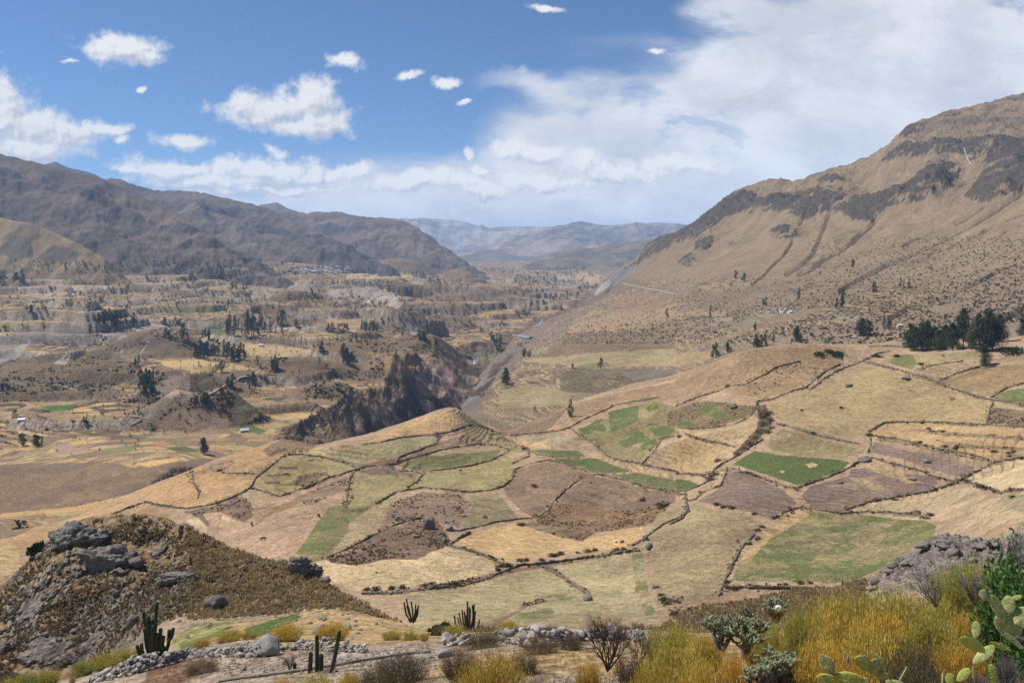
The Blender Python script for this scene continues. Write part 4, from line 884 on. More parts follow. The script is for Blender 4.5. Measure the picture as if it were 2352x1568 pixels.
    n = fbm(X, Y, 50, 5, 0.6, seed=224)
    c = c*(1+0.2*n[..., None])
    edge = (1-sst(ed*sz, 0.8, 3.0))*sst(fbm(X, Y, 300, 2, seed=225), -0.4, 0.1)
    c = c*(1-0.5*edge[..., None])+DARK*0.5*edge[..., None]
    # scrub on everything steep or wild
    wild = sst(fbm(X, Y, 420, 6, 0.6, seed=226)+1.2*(s.sl-0.22)*(1-s.tm*0.6), 0.02, 0.30)
    wild = np.maximum(wild, sst(s.gorge, 0.02, 0.2)); wild = np.maximum(wild, 0.85*s.md)
    wc = S(122,101,80)[None, None, :]*(1+0.4*n[..., None])
    c = c*(1-wild[..., None])+wc*wild[..., None]
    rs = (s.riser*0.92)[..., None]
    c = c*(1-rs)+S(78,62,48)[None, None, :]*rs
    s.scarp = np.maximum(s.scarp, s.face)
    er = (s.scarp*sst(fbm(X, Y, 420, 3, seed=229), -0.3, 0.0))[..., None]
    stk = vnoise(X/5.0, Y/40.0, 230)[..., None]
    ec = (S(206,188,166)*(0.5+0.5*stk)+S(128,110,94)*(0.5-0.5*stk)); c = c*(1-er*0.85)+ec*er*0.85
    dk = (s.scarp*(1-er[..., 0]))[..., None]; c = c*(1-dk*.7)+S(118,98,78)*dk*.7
    brown = sst(Y, 1500, 3500)[..., None]*0.35
    c = c*(1-brown)+S(150,126,96)[None, None, :]*(1+0.3*n[..., None])*brown
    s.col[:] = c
    s.veg[:] = 0.10+0.42*wild
    g = s.gorge
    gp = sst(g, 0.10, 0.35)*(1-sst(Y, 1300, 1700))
    gn = sst(fbm(X, Y, 60, 5, 0.6, seed=228), 0.0, 0.35)[..., None]; gc = (S(74,63,56)*(1-gn)+S(172,148,124)*gn)*(1+0.35*fbm(X, Y, 14, 4, 0.6, seed=231)[..., None])  # dark gorge rock, deepened to carry the wall's shade in its colour; paler patches
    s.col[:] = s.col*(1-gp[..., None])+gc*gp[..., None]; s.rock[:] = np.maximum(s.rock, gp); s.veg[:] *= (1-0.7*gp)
    s.rock[:] = np.maximum(s.rock, 0.5*sst(s.sl, 0.45, 0.8))
    Q = lambda p, c, **k: fieldpoly(p, c, s=valley, **{'k': 0.8, **k})
    Q(c4([(0,790),(400,770),(700,760),(900,800),(1200,760),(1420,735),(1460,752),(1100,885),(950,955),(860,985),(500,1065),(0,1115),(-400,1130),(-400,800)]), S(122,99,80), veg=0.22, seed=300, warp=4)
    Q(c4([(0,1110),(500,1062),(860,985),(960,950),(940,990),(700,1070),(0,1140)]), S(200,160,104), veg=0.02, seed=301)
    Q(c4([(0,90),(300,40),(700,0),(900,100),(900,200),(600,330),(0,340),(-400,340),(-400,90)]), S(112,94,70), veg=0.6, seed=302, warp=5)
    Q(c4([(220,420),(340,382),(510,376),(470,420)]), S(74,108,46), gr=0.5, veg=0, seed=303, warp=1)
    Q(c4([(1570,512),(1650,502),(1800,552),(1740,580)]), S(62,100,44), gr=0.6, veg=0, seed=304, warp=1)
    Q(c4([(700,682),(800,660),(945,655),(880,690),(740,702)]), S(124,126,74), gr=0.4, veg=0, seed=305, warp=1)
    Q(c4([(1110,670),(1240,652),(1340,692),(1200,700)]), S(78,86,46), gr=0.3, veg=0.1, seed=306, warp=1)
    Q(c4([(340,650),(470,630),(512,692),(370,702)]), S(160,138,122), veg=0, seed=307, warp=1); Q(c4([(650,742),(860,702),(1040,690),(1000,722),(900,748),(880,720)]), S(140,116,102), veg=0, seed=308, warp=1)
    Q(c4([(1590,392),(1720,398),(1700,412),(1590,405)]), S(110,128,74), gr=0.4, veg=0, seed=309, warp=1)
    Q(c4([(1000,640),(1100,620),(1150,650),(1060,670)]), S(176,134,88), veg=0, seed=310); Q(c4([(900,770),(1150,740),(1250,740),(1000,800)]), S(214,174,112), veg=0, seed=311)
    Q(c4([(1075,90),(1300,70),(1640,120),(1700,140),(1300,165),(1100,120)]), S(206,172,116), veg=0.02, seed=312)
    Q(c4([(1270,170),(1500,165),(1690,140),(1720,160),(1560,220),(1300,310)]), S(116,96,80), veg=0.2, seed=313)
    Q(c4([(1020,320),(1060,240),(1160,175),(1240,165),(1275,200),(1280,300),(1150,330)]), S(168,146,128), veg=0.03, seed=314, rough=0.5)
    Q(c4([(1050,500),(1180,420),(1400,405),(1560,500),(1450,620),(1330,610),(1080,560)]), S(150,124,100), veg=0.1, seed=315, rough=0.6)
    Q(c4([(1870,190),(1870,100),(1960,60),(2100,50),(2220,130),(2230,200),(2050,220)]), S(118,96,76), veg=0.2, seed=316)
    Q(c1([(0,1310),(200,1220),(400,1200),(650,1230),(660,1280),(400,1330),(150,1370),(0,1460),(-400,1500),(-400,1330)]), S(142,128,120), veg=0.0, seed=317, rough=0.6)
    Q(c1([(360,1480),(440,1410),(530,1400),(430,1490)]), S(198,184,170), veg=0, seed=318, warp=5, k=0.5); Q(c1([(0,1440),(150,1345),(215,1335),(100,1450),(0,1470)]), S(176,166,158), veg=0, seed=319, warp=5, k=0.6)
    Q(c1([(650,1310),(760,1260),(860,1290),(700,1350),(640,1350)]), S(172,158,148), veg=0.02, seed=320, warp=5, k=0.6); Q(c1([(540,1310),(600,1330),(560,1370),(500,1350)]), S(180,168,158), veg=0, seed=321, warp=4, k=0.5)
    Q(c1([(1000,1330),(1150,1310),(1290,1400),(1290,1450),(1040,1440),(960,1400)]), S(116,98,76), veg=0.22, seed=322)
    Q(c1([(0,1200),(500,1170),(640,1200),(400,1195),(200,1212),(0,1300)]), S(180,156,112), veg=0.05, seed=323)
    Q(c1([(1600,1330),(2000,1370),(2100,1400),(1900,1440),(1680,1420)]), S(192,164,118), veg=0.02, seed=324)
    Q(c1([(1060,1080),(1400,1100),(1450,1130),(1250,1150),(1050,1120)]), S(140,136,92), veg=0.05, gr=0.2, seed=325)
    Q(c1([(1400,1230),(1500,1230),(1480,1290),(1400,1270)]), S(88,108,60), veg=0.05, gr=0.3, seed=326)
    Q(c2([(150,600),(600,600),(620,615),(300,635),(120,630)]), S(206,176,134), veg=0, seed=327); Q(c2([(1550,610),(1820,600),(1830,665),(1700,665),(1550,640)]), S(184,152,116), veg=0.02, seed=328)
    Q(c2([(0,710),(200,690),(400,680),(470,740),(520,780),(480,830),(300,800),(200,780),(0,740)]), S(186,168,150), veg=0.0, seed=329, rough=0.7, warp=5, k=0.75); Q(c2([(480,930),(600,935),(640,1010),(560,1010)]), S(158,150,144), veg=0, seed=330, rough=0.9, warp=4, k=.7)
    Q(c2([(0,900),(150,880),(300,910),(250,960),(0,960)]), S(168,144,104), veg=0.03, seed=331); Q(c2([(380,1150),(560,1160),(640,1220),(500,1300),(380,1280)]), S(166,134,94), veg=0.1, seed=332)
    Q(c2([(640,1180),(760,1180),(880,1300),(760,1440),(640,1420),(590,1340)]), S(170,140,124), veg=0, seed=333, rough=0.7)
    Q(c2([(400,1290),(480,1300),(440,1330)]), S(84,116,60), gr=0.3, seed=334)
    Q(c2([(930,1140),(1150,1110),(1210,1130),(1150,1170),(1000,1180)]), S(128,124,92), veg=0.4, seed=335)
    mute(s, 1.0, 1.08)
    # ---------------- right mountain
    s = right; X, Y = s.X, s.YY
    n = fbm(X, Y, 80, 6, 0.6, seed=240); n2 = fbm(X, Y, 260, 3, seed=241)
    c = S(164,136,98)[None, None, :]*(1+0.28*n[..., None])
    lo = sst(s.v, 560, 720)[..., None]
    c = c*(1-lo)+S(156,130,102)[None, None, :]*(1+0.3*n[..., None])*lo
    up = sst(s.Z, 150, 260)[..., None]; k = sst(n+n2*0.6, -0.05, 0.25)[..., None]*up
    c = c*(1-k*0.75)+S(114,98,80)[None, None, :]*k*0.75
    far = (1-sst(s.u, 1500, 1800))[..., None]*sst(Y, 1700, 2300)[..., None]
    c = c*(1-far*0.5)+S(142,116,90)[None, None, :]*far*0.5*(1+0.3*n[..., None])
    qx, qy = (X*0.80+Y*0.60), (-X*0.60+Y*0.80); fs = fbm(qx/5, qy, 22, 5, 0.6, seed=244)
    c = c*(1+0.30*fs[..., None]*sst(s.Z, -50, 0)[..., None])
    m = s.cliff[..., None]
    rc = S(88,79,73)[None, None, :]*(1+0.5*vnoise(X/5.0, Y/60.0, 242)[..., None]+0.4*fbm(X, Y, 30, 4, .6, seed=245)[..., None])
    c = c*(1-m*0.92)+rc*m*0.92
    c = c*(1-0.85*s.rav[..., None])+S(84,70,56)*0.85*s.rav[..., None]
    sz = 30.0; ed, idv = voro((X+8*n)/38+s.lev*11, Y/30, 243)
    tc = np.stack([S(200,166,112), S(178,146,104), S(152,124,94), S(206,174,122), S(160,134,92)])[(idv*4.99).astype(int)]
    t = (s.ter*np.maximum(sst(n2, -0.35, 0.0), (s.u < 1600)*0.8))[..., None]
    c = c*(1-t)+tc*t
    r = (s.riser*0.8)[..., None]; c = c*(1-r)+S(98,78,58)[None, None, :]*r
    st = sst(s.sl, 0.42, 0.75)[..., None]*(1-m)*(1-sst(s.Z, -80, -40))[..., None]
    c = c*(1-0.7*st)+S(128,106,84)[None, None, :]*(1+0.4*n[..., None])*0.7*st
    s.col[:] = c
    s.rock[:] = np.maximum(m[..., 0], 0.25+0.5*sst(s.gorge, 0.1, 0.3))
    s.veg[:] = 0.22+0.22*sst(n2, -0.2, 0.3); s.veg[:] *= (1-0.8*m[..., 0])
    gp = sst(s.gorge, 0.15, 0.5)*(1-sst(Y, 1300, 1800)); gc = S(134,124,116)[None, None, :]*(1+0.4*n[..., None])
    s.col[:] = s.col*(1-gp[..., None])+gc*gp[..., None]
    Q = lambda p, c, **k: fieldpoly(p, c, s=right, **{'k': 0.62, 'warp': 4, **k})
    Q(c2([(1790,735),(1830,680),(1870,650),(1900,640),(1895,680),(1850,720),(1800,745)]), S(200,192,186), veg=0, seed=350, warp=4, rough=.6)
    Q(c2([(1870,650),(1930,580),(2080,540),(2060,600),(1960,650),(1900,690)]), S(150,144,144), veg=0, seed=351)
    Q(c2([(1600,1000),(1640,930),(1800,840),(1960,850),(2250,830),(2338,800),(2338,900),(2100,960),(1860,990)]), S(196,160,112), veg=0.03, seed=352, warp=4)
    Q(c2([(1960,760),(2200,740),(2280,800),(2200,850),(2050,870),(1900,850)]), S(176,132,92), veg=0.12, seed=353)
    Q(c2([(1840,860),(1960,760),(1930,850),(1800,900),(1640,930)]), S(168,138,98), veg=0.05, seed=354)
    Q(c2([(1200,960),(1480,830),(1700,790),(1640,930),(1500,1080),(1300,1090),(1380,1030),(1200,990)]), S(150,126,108), veg=0.12, seed=355)
    Q(c2([(1580,1010),(1700,990),(1860,985),(2338,1010),(2338,1110),(1950,1110),(1700,1130),(1480,1170),(1440,1160)]), S(142,114,86), veg=0.45, seed=356, warp=4)
    Q(c2([(1380,1170),(1600,1150),(1950,1120),(2338,1100),(2338,1220),(1700,1220),(1300,1190)]), S(200,172,112), veg=0.05, gr=0.1, seed=357)
    Q(c2([(1690,1205),(1880,1195),(1900,1220),(1720,1225)]), S(126,136,76), veg=0, gr=0.4, seed=358); Q(c2([(2060,1150),(2250,1140),(2338,1160),(2150,1180)]), S(180,172,104), veg=0, seed=359)
    Q(c2([(1560,1290),(1650,1230),(2000,1240),(2338,1240),(2338,1290),(2000,1340),(1800,1400),(1560,1400)]), S(124,108,78), veg=0.6, seed=360, warp=4)
    Q(c2([(1950,1250),(2338,1240),(2338,1280),(2050,1310)]), S(136,126,118), veg=0.1, seed=361)
    Q(c2([(950,1260),(1050,1300),(1040,1400),(900,1500),(800,1480),(860,1420),(870,1330)]), S(156,142,134), veg=0, seed=362, rough=0.5)
    Q(c2([(1180,1380),(1380,1340),(1640,1400),(1600,1480),(1300,1500),(1150,1500)]), S(190,168,110), veg=0.05, gr=0.1, seed=363)
    Q(c6([(0,180),(180,150),(340,165),(330,200),(200,190),(0,220)]), S(196,164,108), veg=0.03, seed=364); Q(c6([(260,210),(390,205),(380,225),(270,240)]), S(184,168,104), veg=0.02, seed=365)
    Q(c6([(400,205),(540,205),(520,270),(280,290),(300,250)]), S(146,136,106), veg=0.15, seed=366); Q(c6([(950,200),(1220,190),(1230,230),(1000,215)]), S(166,150,138), veg=0.1, seed=367)
    Q(c6([(0,450),(240,430),(230,490),(0,540),(-60,520)]), S(198,164,110), veg=0.05, gr=0.1, seed=368); Q(c6([(1250,270),(1500,300),(1560,380),(1100,400),(1150,330)]), S(172,142,108), veg=0.06, seed=369)
    mute(s, 0.80, 0.84)
    # ---------------- distant ranges
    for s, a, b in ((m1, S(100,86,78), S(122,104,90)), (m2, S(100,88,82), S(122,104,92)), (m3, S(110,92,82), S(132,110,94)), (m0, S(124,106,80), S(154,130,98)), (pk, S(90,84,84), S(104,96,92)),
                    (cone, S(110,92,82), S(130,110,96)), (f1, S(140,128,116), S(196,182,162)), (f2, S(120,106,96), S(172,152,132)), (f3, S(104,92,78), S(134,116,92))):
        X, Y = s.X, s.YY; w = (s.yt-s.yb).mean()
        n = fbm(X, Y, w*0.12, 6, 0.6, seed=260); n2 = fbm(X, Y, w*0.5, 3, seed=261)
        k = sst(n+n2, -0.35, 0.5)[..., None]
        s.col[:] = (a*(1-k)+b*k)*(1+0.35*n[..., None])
        if s in (m1, m2, m3):
            # rock bands below the crest
            bd = sst(fbm(X, Y, w*0.2, 4, 0.6, seed=262)+0.6*(1-np.abs(s.t-0.80)/0.10), 0.35, 0.6)*sst(s.t, 0.6, 0.7)
            s.col[:] = s.col*(1-0.6*bd[..., None])+S(70,66,66)*0.6*bd[..., None]; s.rock[:] = np.maximum(s.rock, bd)
            s.Z += 10*bd
        if s is m0:
            fieldpoly(c1([(0,690),(60,620),(130,615),(200,650),(230,760),(90,775),(0,740)]), S(104,92,82), s=m0, seed=263, rough=.6); fieldpoly(c1([(250,770),(330,700),(400,690),(560,735),(460,790),(300,800)]), S(96,86,78), s=m0, seed=264, rough=.6)
        s.veg[:] = 0.15
        s.rock[:] = np.maximum(s.rock, 0.3)
paint()

# ------------------------------------------------------------------ ground material and meshes
def ground_material():
    m = bpy.data.materials.new("ground_cover"); m.use_nodes = True
    t = m.node_tree; t.nodes.clear(); g = G(t)
    co = t.nodes.new('ShaderNodeTexCoord').outputs['Object']
    def attr(n, o): a = t.nodes.new('ShaderNodeAttribute'); a.attribute_name = n; return a.outputs[o]
    col = attr('col', 0)
    sp = t.nodes.new('ShaderNodeSeparateColor'); t.links.new(attr('mask', 0), sp.inputs[0])
    rock, veg, gr = sp.outputs[0], sp.outputs[1], sp.outputs[2]
    n_big = g.noise(co, 0.045, 6, 0.62)
    n_mid = g.noise(co, 0.42, 6, 0.66)
    n_fin = g.noise(co, 2.6, 5, 0.65)
    f = g.m('ADD', g.lin(n_mid, 0.36, 0.64, 0.70, 1.26), g.lin(n_fin, 0.38, 0.62, -0.42, 0.42))
    f = g.m('MULTIPLY', f, g.lin(n_big, 0.3, 0.7, 0.88, 1.12))
    c = g.mix(1.0, col, g.comb(f, f, f), 'MULTIPLY')
    # patches of green growth
    gn = g.m('ADD', g.m('MULTIPLY', g.noise(co, 0.055, 5, 0.6), 0.70), g.m('MULTIPLY', g.noise(co, 0.9, 6, 0.8), 0.50))
    th = g.lin(gr, 0.0, 1.0, 0.82, 0.42)
    gm = g.m('MULTIPLY', g.ss(g.m('SUBTRACT', gn, th), 0.0, 0.08), g.ss(gr, 0.0, 0.1))
    c = g.mix(g.m('MULTIPLY', gm, 0.78), c, (0.075, 0.105, 0.026, 1))
    sp1 = g.noise(co, 1.25, 3, 0.6); sp2 = g.noise(co, 1.7, 2, 0.6)
    c = g.mix(g.m('MULTIPLY', g.ss(sp1, 0.56, 0.64), 0.42), c, (0.085, 0.068, 0.040, 1))
    c = g.mix(g.m('MULTIPLY', g.ss(sp2, 0.57, 0.65), 0.26), c, (0.62, 0.50, 0.30, 1))
    # tufts and low bushes
    vn = g.m('ADD', g.m('MULTIPLY', g.noise(co, 0.55, 3, 0.55), 0.6), g.m('MULTIPLY', g.noise(co, 0.16, 4, 0.6), 0.4))
    vt = g.lin(veg, 0.0, 1.0, 0.70, 0.42)
    vm = g.m('MULTIPLY', g.ss(g.m('SUBTRACT', vn, vt), 0.0, 0.05), g.ss(veg, 0.0, 0.05))
    c = g.mix(g.m('MULTIPLY', vm, 0.72), c, (0.070, 0.054, 0.032, 1))
    bs = t.nodes.new('ShaderNodeBsdfPrincipled'); bs.inputs['Roughness'].default_value = 0.95
    bs.inputs['Specular IOR Level'].default_value = 0.12
    t.links.new(c, bs.inputs['Base Color'])
    h = g.m('ADD', g.m('MULTIPLY', n_mid, g.lin(rock, 0, 1, 0.35, 2.2)), g.m('MULTIPLY', n_fin, g.lin(rock, 0, 1, 0.20, 0.5)))
    h = g.m('ADD', h, g.m('MULTIPLY', n_big, g.lin(rock, 0, 1, 0.4, 7.0)))
    h = g.m('ADD', h, g.m('MULTIPLY', vm, 0.5))
    b = t.nodes.new('ShaderNodeBump'); b.inputs['Strength'].default_value = 0.8; b.inputs['Distance'].default_value = 1.0
    t.links.new(h, b.inputs['Height']); t.links.new(b.outputs[0], bs.inputs['Normal'])
    o = t.nodes.new('ShaderNodeOutputMaterial'); t.links.new(bs.outputs[0], o.inputs[0])
    return m
GM = ground_material()
def build_sheet(s, name):
    n, m = s.Z.shape
    me = bpy.data.meshes.new(name)
    co = np.stack([s.X, s.YY, s.Z], -1).astype(np.float32).reshape(-1, 3)
    i = np.arange(n*m).reshape(n, m)
    q = np.stack([i[:-1, :-1], i[:-1, 1:], i[1:, 1:], i[1:, :-1]], -1).reshape(-1, 4).astype(np.int32)
    me.vertices.add(n*m); me.vertices.foreach_set('co', co.ravel())
    me.loops.add(q.size); me.loops.foreach_set('vertex_index', q.ravel())
    me.polygons.add(len(q)); me.polygons.foreach_set('loop_start', np.arange(0, q.size, 4, dtype=np.int32))
    me.update(calc_edges=True)
    me.polygons.foreach_set('use_smooth', np.ones(len(q), bool))
    a = me.color_attributes.new('col', 'FLOAT_COLOR', 'POINT')
    a.data.foreach_set('color', np.concatenate([np.clip(s.col, 0.005, 0.9), np.ones(s.Z.shape+(1,))], -1).astype(np.float32).ravel())
    a = me.color_attributes.new('mask', 'FLOAT_COLOR', 'POINT')
    a.data.foreach_set('color', np.stack([s.rock, s.veg, s.gr, np.ones(s.Z.shape)], -1).astype(np.float32).ravel())
    me.materials.append(GM)
    o = bpy.data.objects.new(name, me); COL.objects.link(o); o['kind'] = 'structure'
    return o
NAMES = {'hillside': 'hillside', 'farmland': 'farmland', 'valley': 'valley_floor', 'mountain_right': 'mountain', 'mountain_left': 'mountain', 'spur_left': 'hill_spur',
         'far_peak': 'mountain_peak', 'far_cone': 'mountain_peak', 'far_range': 'far_mountains', 'near_far_hill': 'far_hills'}
for s in SHEETS: build_sheet(s, NAMES[s.name])

# ------------------------------------------------------------------ object helpers
rng = np.random.default_rng(7); random.seed(7)
def tag(o, label=None, cat=None, group=None, kind=None):
    if label: o['label'] = label
    if cat: o['category'] = cat
    if group: o['group'] = group
    if kind: o['kind'] = kind
    return o
def empty(name, loc, rz=0.0, sc=1.0):
    o = bpy.data.objects.new(name, None); COL.objects.link(o)
    o.location = loc; o.rotation_euler = (0, 0, rz); o.scale = (sc, sc, sc) if isinstance(sc, (int, float)) else sc
    o.empty_display_size = 0.2
    return o
def link(name, me, parent=None, loc=(0, 0, 0), mat=None):
    o = bpy.data.objects.new(name, me); COL.objects.link(o); o.location = loc
    if parent: o.parent = parent
    if mat: me.materials.append(mat)
    return o
def copy_tree(o, parent=None):
    c = o.copy(); COL.objects.link(c)
    if parent: c.parent = parent
    for ch in [x for x in KIDS.get(o.name, [])]: copy_tree(ch, c)
    return c
KIDS = {}
def kid(p, c): KIDS.setdefault(p.name, []).append(c); return c
def mesh_np(name, V, Fq, mats=None, smooth=False, mi=None, col=None):
    """mesh from arrays: V (n,3), Fq (m,k)"""
    me = bpy.data.meshes.new(name); V = np.asarray(V, np.float32); Fq = np.asarray(Fq, np.int32)
    k = Fq.shape[1]
    me.vertices.add(len(V)); me.vertices.foreach_set('co', V.ravel())
    me.loops.add(Fq.size); me.loops.foreach_set('vertex_index', Fq.ravel())
    me.polygons.add(len(Fq)); me.polygons.foreach_set('loop_start', np.arange(0, Fq.size, k, dtype=np.int32))
    me.update(calc_edges=True)
    if smooth: me.polygons.foreach_set('use_smooth', np.ones(len(Fq), bool))
    for m in (mats or []): me.materials.append(m)
    if mi is not None: me.polygons.foreach_set('material_index', np.asarray(mi, np.int32))
    if col is not None:
        a = me.color_attributes.new('col', 'FLOAT_COLOR', 'POINT')
        a.data.foreach_set('color', np.concatenate([col, np.ones((len(col), 1))], 1).astype(np.float32).ravel())
    return me
def mat(name, color, rough=0.9, var=0.35, scale=1.0, bump=0.3, spec=0.15, island=0.0, c2=None, attr=False, transl=0.0, detail=5, objvar=0.0):
    m = bpy.data.materials.new(name); m.use_nodes = True; t = m.node_tree; t.nodes.clear(); g = G(t)
    co = t.nodes.new('ShaderNodeTexCoord').outputs['Object']
    n = g.noise(co, scale, detail, 0.62)
    if attr:
        a = t.nodes.new('ShaderNodeAttribute'); a.attribute_name = 'col'; c = a.outputs[0]
    else: c = g.comb(*color[:3])
    if c2 is not None: c = g.mix(g.ss(n, 0.42, 0.60), c, tuple(c2)+(1,) if len(c2) == 3 else c2)
    f = g.lin(n, 0.3, 0.7, 1-var, 1+var)
    if island:
        gi = t.nodes.new('ShaderNodeNewGeometry').outputs['Random Per Island']
        f = g.m('MULTIPLY', f, g.lin(gi, 0, 1, 1-island, 1+island))
    c = g.mix(1.0, c, g.comb(f, f, f), 'MULTIPLY')
    if objvar:
        oi = t.nodes.new('ShaderNodeObjectInfo').outputs['Random']
        c = g.mix(1.0, c, g.comb(g.lin(oi, 0, 1, 1-objvar, 1+objvar*.6), g.lin(oi, 0, 1, 1-objvar*.4, 1+objvar*.2), 1.0), 'MULTIPLY')
    b = t.nodes.new('ShaderNodeBsdfPrincipled'); t.links.new(c, b.inputs['Base Color'])
    b.inputs['Roughness'].default_value = rough; b.inputs['Specular IOR Level'].default_value = spec
    if bump:
        bp = t.nodes.new('ShaderNodeBump'); bp.inputs['Strength'].default_value = bump; bp.inputs['Distance'].default_value = 0.3/scale
        t.links.new(n, bp.inputs['Height']); t.links.new(bp.outputs[0], b.inputs['Normal'])
    o = t.nodes.new('ShaderNodeOutputMaterial')
    if transl:
        tr = t.nodes.new('ShaderNodeBsdfTranslucent'); t.links.new(c, tr.inputs[0])
        mx = t.nodes.new('ShaderNodeMixShader'); mx.inputs[0].default_value = transl
        t.links.new(b.outputs[0], mx.inputs[1]); t.links.new(tr.outputs[0], mx.inputs[2]); t.links.new(mx.outputs[0], o.inputs[0])
    else: t.links.new(b.outputs[0], o.inputs[0])
    return m
def T3(c): return tuple(float(x) for x in c)
M_leaf = mat('dark_foliage', (0.062, 0.080, 0.040), 0.7, 0.4, 0.3, 0, 0.2, 0.5, transl=0.15)
M_leaf2 = mat('olive_foliage', (0.085, 0.085, 0.034), 0.8, 0.4, 0.4, 0, 0.1, 0.45, transl=0.12)
M_bark = mat('bark', (0.16, 0.125, 0.10), 0.9, 0.4, 2.0, 0.4)
M_shrub = mat('shrub_foliage', (0.060, 0.062, 0.028), 0.9, 0.4, 1.0, 0, 0.1, 0.5)
M_shrubd = mat('dry_shrub_foliage', (0.17, 0.125, 0.075), 0.9, 0.4, 1.0, 0, 0.1, 0.5)
M_scrub = mat('scrub_foliage', (0.085, 0.078, 0.045), 0.9, 0.4, 1.0, 0, 0.1, 0.5)
M_wall = mat('dry_stone', (0.15, 0.12, 0.09), 0.95, 0.6, 1.6, 0.9, island=0.25)
M_rock = mat('grey_rock', (0.26, 0.23, 0.195), 0.92, 0.6, 1.6, 1.0, c2=(0.12, 0.105, 0.09), detail=9)
M_stone = mat('rubble_stone', (0.29, 0.262, 0.238), 0.92, 0.4, 3.0, 0.6, island=0.40)

def cards(C, D, L, W, tri=False, jitter=0.0):
    """flat leaves/blades: start C, direction D, length L, width W"""
    n = len(C); D = D/np.linalg.norm(D, axis=1, keepdims=True)
    R = rng.normal(size=(n, 3)); Sd = np.cross(D, R); Sd /= np.linalg.norm(Sd, axis=1, keepdims=True)+1e-9
    L = np.asarray(L).reshape(-1, 1); W = np.asarray(W).reshape(-1, 1)
    if tri:
        V = np.stack([C-Sd*W/2, C+Sd*W/2, C+D*L], 1).reshape(-1, 3)
        return V, np.arange(3*n).reshape(n, 3)
    M = C+D*L*0.5
    V = np.stack([C, M+Sd*W/2, C+D*L, M-Sd*W/2], 1).reshape(-1, 3)
    return V, np.arange(4*n).reshape(n, 4)
def tube(pts, rad, ns=6):
    """tapered tube through points"""
    pts = [Vector(p) for p in pts]; V = []; Fq = []
    for i, p in enumerate(pts):
        d = (pts[min(i+1, len(pts)-1)]-pts[max(i-1, 0)]).normalized()
        a = d.orthogonal().normalized(); b = d.cross(a)
        for k in range(ns):
            t = 2*math.pi*k/ns; V.append(p+(a*math.cos(t)+b*math.sin(t))*rad[i])
    for i in range(len(pts)-1):
        for k in range(ns):
            Fq.append((i*ns+k, i*ns+(k+1) % ns, (i+1)*ns+(k+1) % ns, (i+1)*ns+k))
    V.append(pts[-1]+(pts[-1]-pts[-2]).normalized()*rad[-1]*0.8); c = len(V)-1; b = (len(pts)-1)*ns
    for k in range(ns): Fq.append((b+k, b+(k+1) % ns, c, c))
    return np.array([tuple(v) for v in V]), Fq
def join(parts):
    V = []; Fq = []; o = 0
    for v, f in parts:
        V.append(np.asarray(v)); Fq += [tuple(i+o for i in q) for q in np.asarray(f).tolist()]; o += len(v)
    return np.concatenate(V), Fq
def mesh_py(name, V, Fq, m=None, smooth=True):
    me = bpy.data.meshes.new(name)
    Fq = [tuple(dict.fromkeys(q)) for q in Fq]
    me.from_pydata([tuple(v) for v in V], [], Fq); me.update()
    if smooth: me.polygons.foreach_set('use_smooth', [True]*len(me.polygons))
    if m: me.materials.append(m)
    return me
def ico(sub=2):
    bm = bmesh.new(); bmesh.ops.create_icosphere(bm, subdivisions=sub, radius=1.0)
    V = np.array([v.co[:] for v in bm.verts]); Fq = np.array([[v.index for v in f.verts] for f in bm.faces]); bm.free()
    return V, Fq
ICO1, ICO2, ICO3, ICO4 = ico(1), ico(2), ico(3), ico(5)
def rock_shape(seed, sub=3, sx=1, sy=1, sz=0.8, rough=0.35, cuts=5):
    V, Fq = {1: ICO1, 2: ICO2, 3: ICO3, 4: ICO4}[sub]; V = V.copy(); r = np.random.default_rng(seed)
    for _ in range(cuts):                      # planes that chip off the sphere
        n = r.normal(size=3); n /= np.linalg.norm(n); d = r.uniform(0.45, 0.8)
        q = V@n; V -= np.clip(q-d, 0, None)[:, None]*n*0.92
    if sub > 1:
        q = np.array([mnoise.fractal(Vector(v)*1.7+Vector((seed, 0, 0)), 1.0, 2.0, 4) for v in V])
        V *= (1+rough*0.4*q)[:, None]
        if sub > 3:
            q = np.array([mnoise.fractal(Vector(v)*3.1+Vector((seed, 5, 0)), 0.55, 2.1, 7) for v in V]); V *= (1+0.16*q)[:, None]
        if sub > 2:
            q = np.array([1-2*abs(mnoise.noise(Vector(v)*4.5+Vector((0, seed, 0)))) for v in V]); q2 = np.array([mnoise.noise(Vector(v)*11+Vector((0, seed, 0))) for v in V])
            V *= (1+0.10*q+0.05*q2)[:, None]
    return V*np.array([sx, sy, sz]), Fq

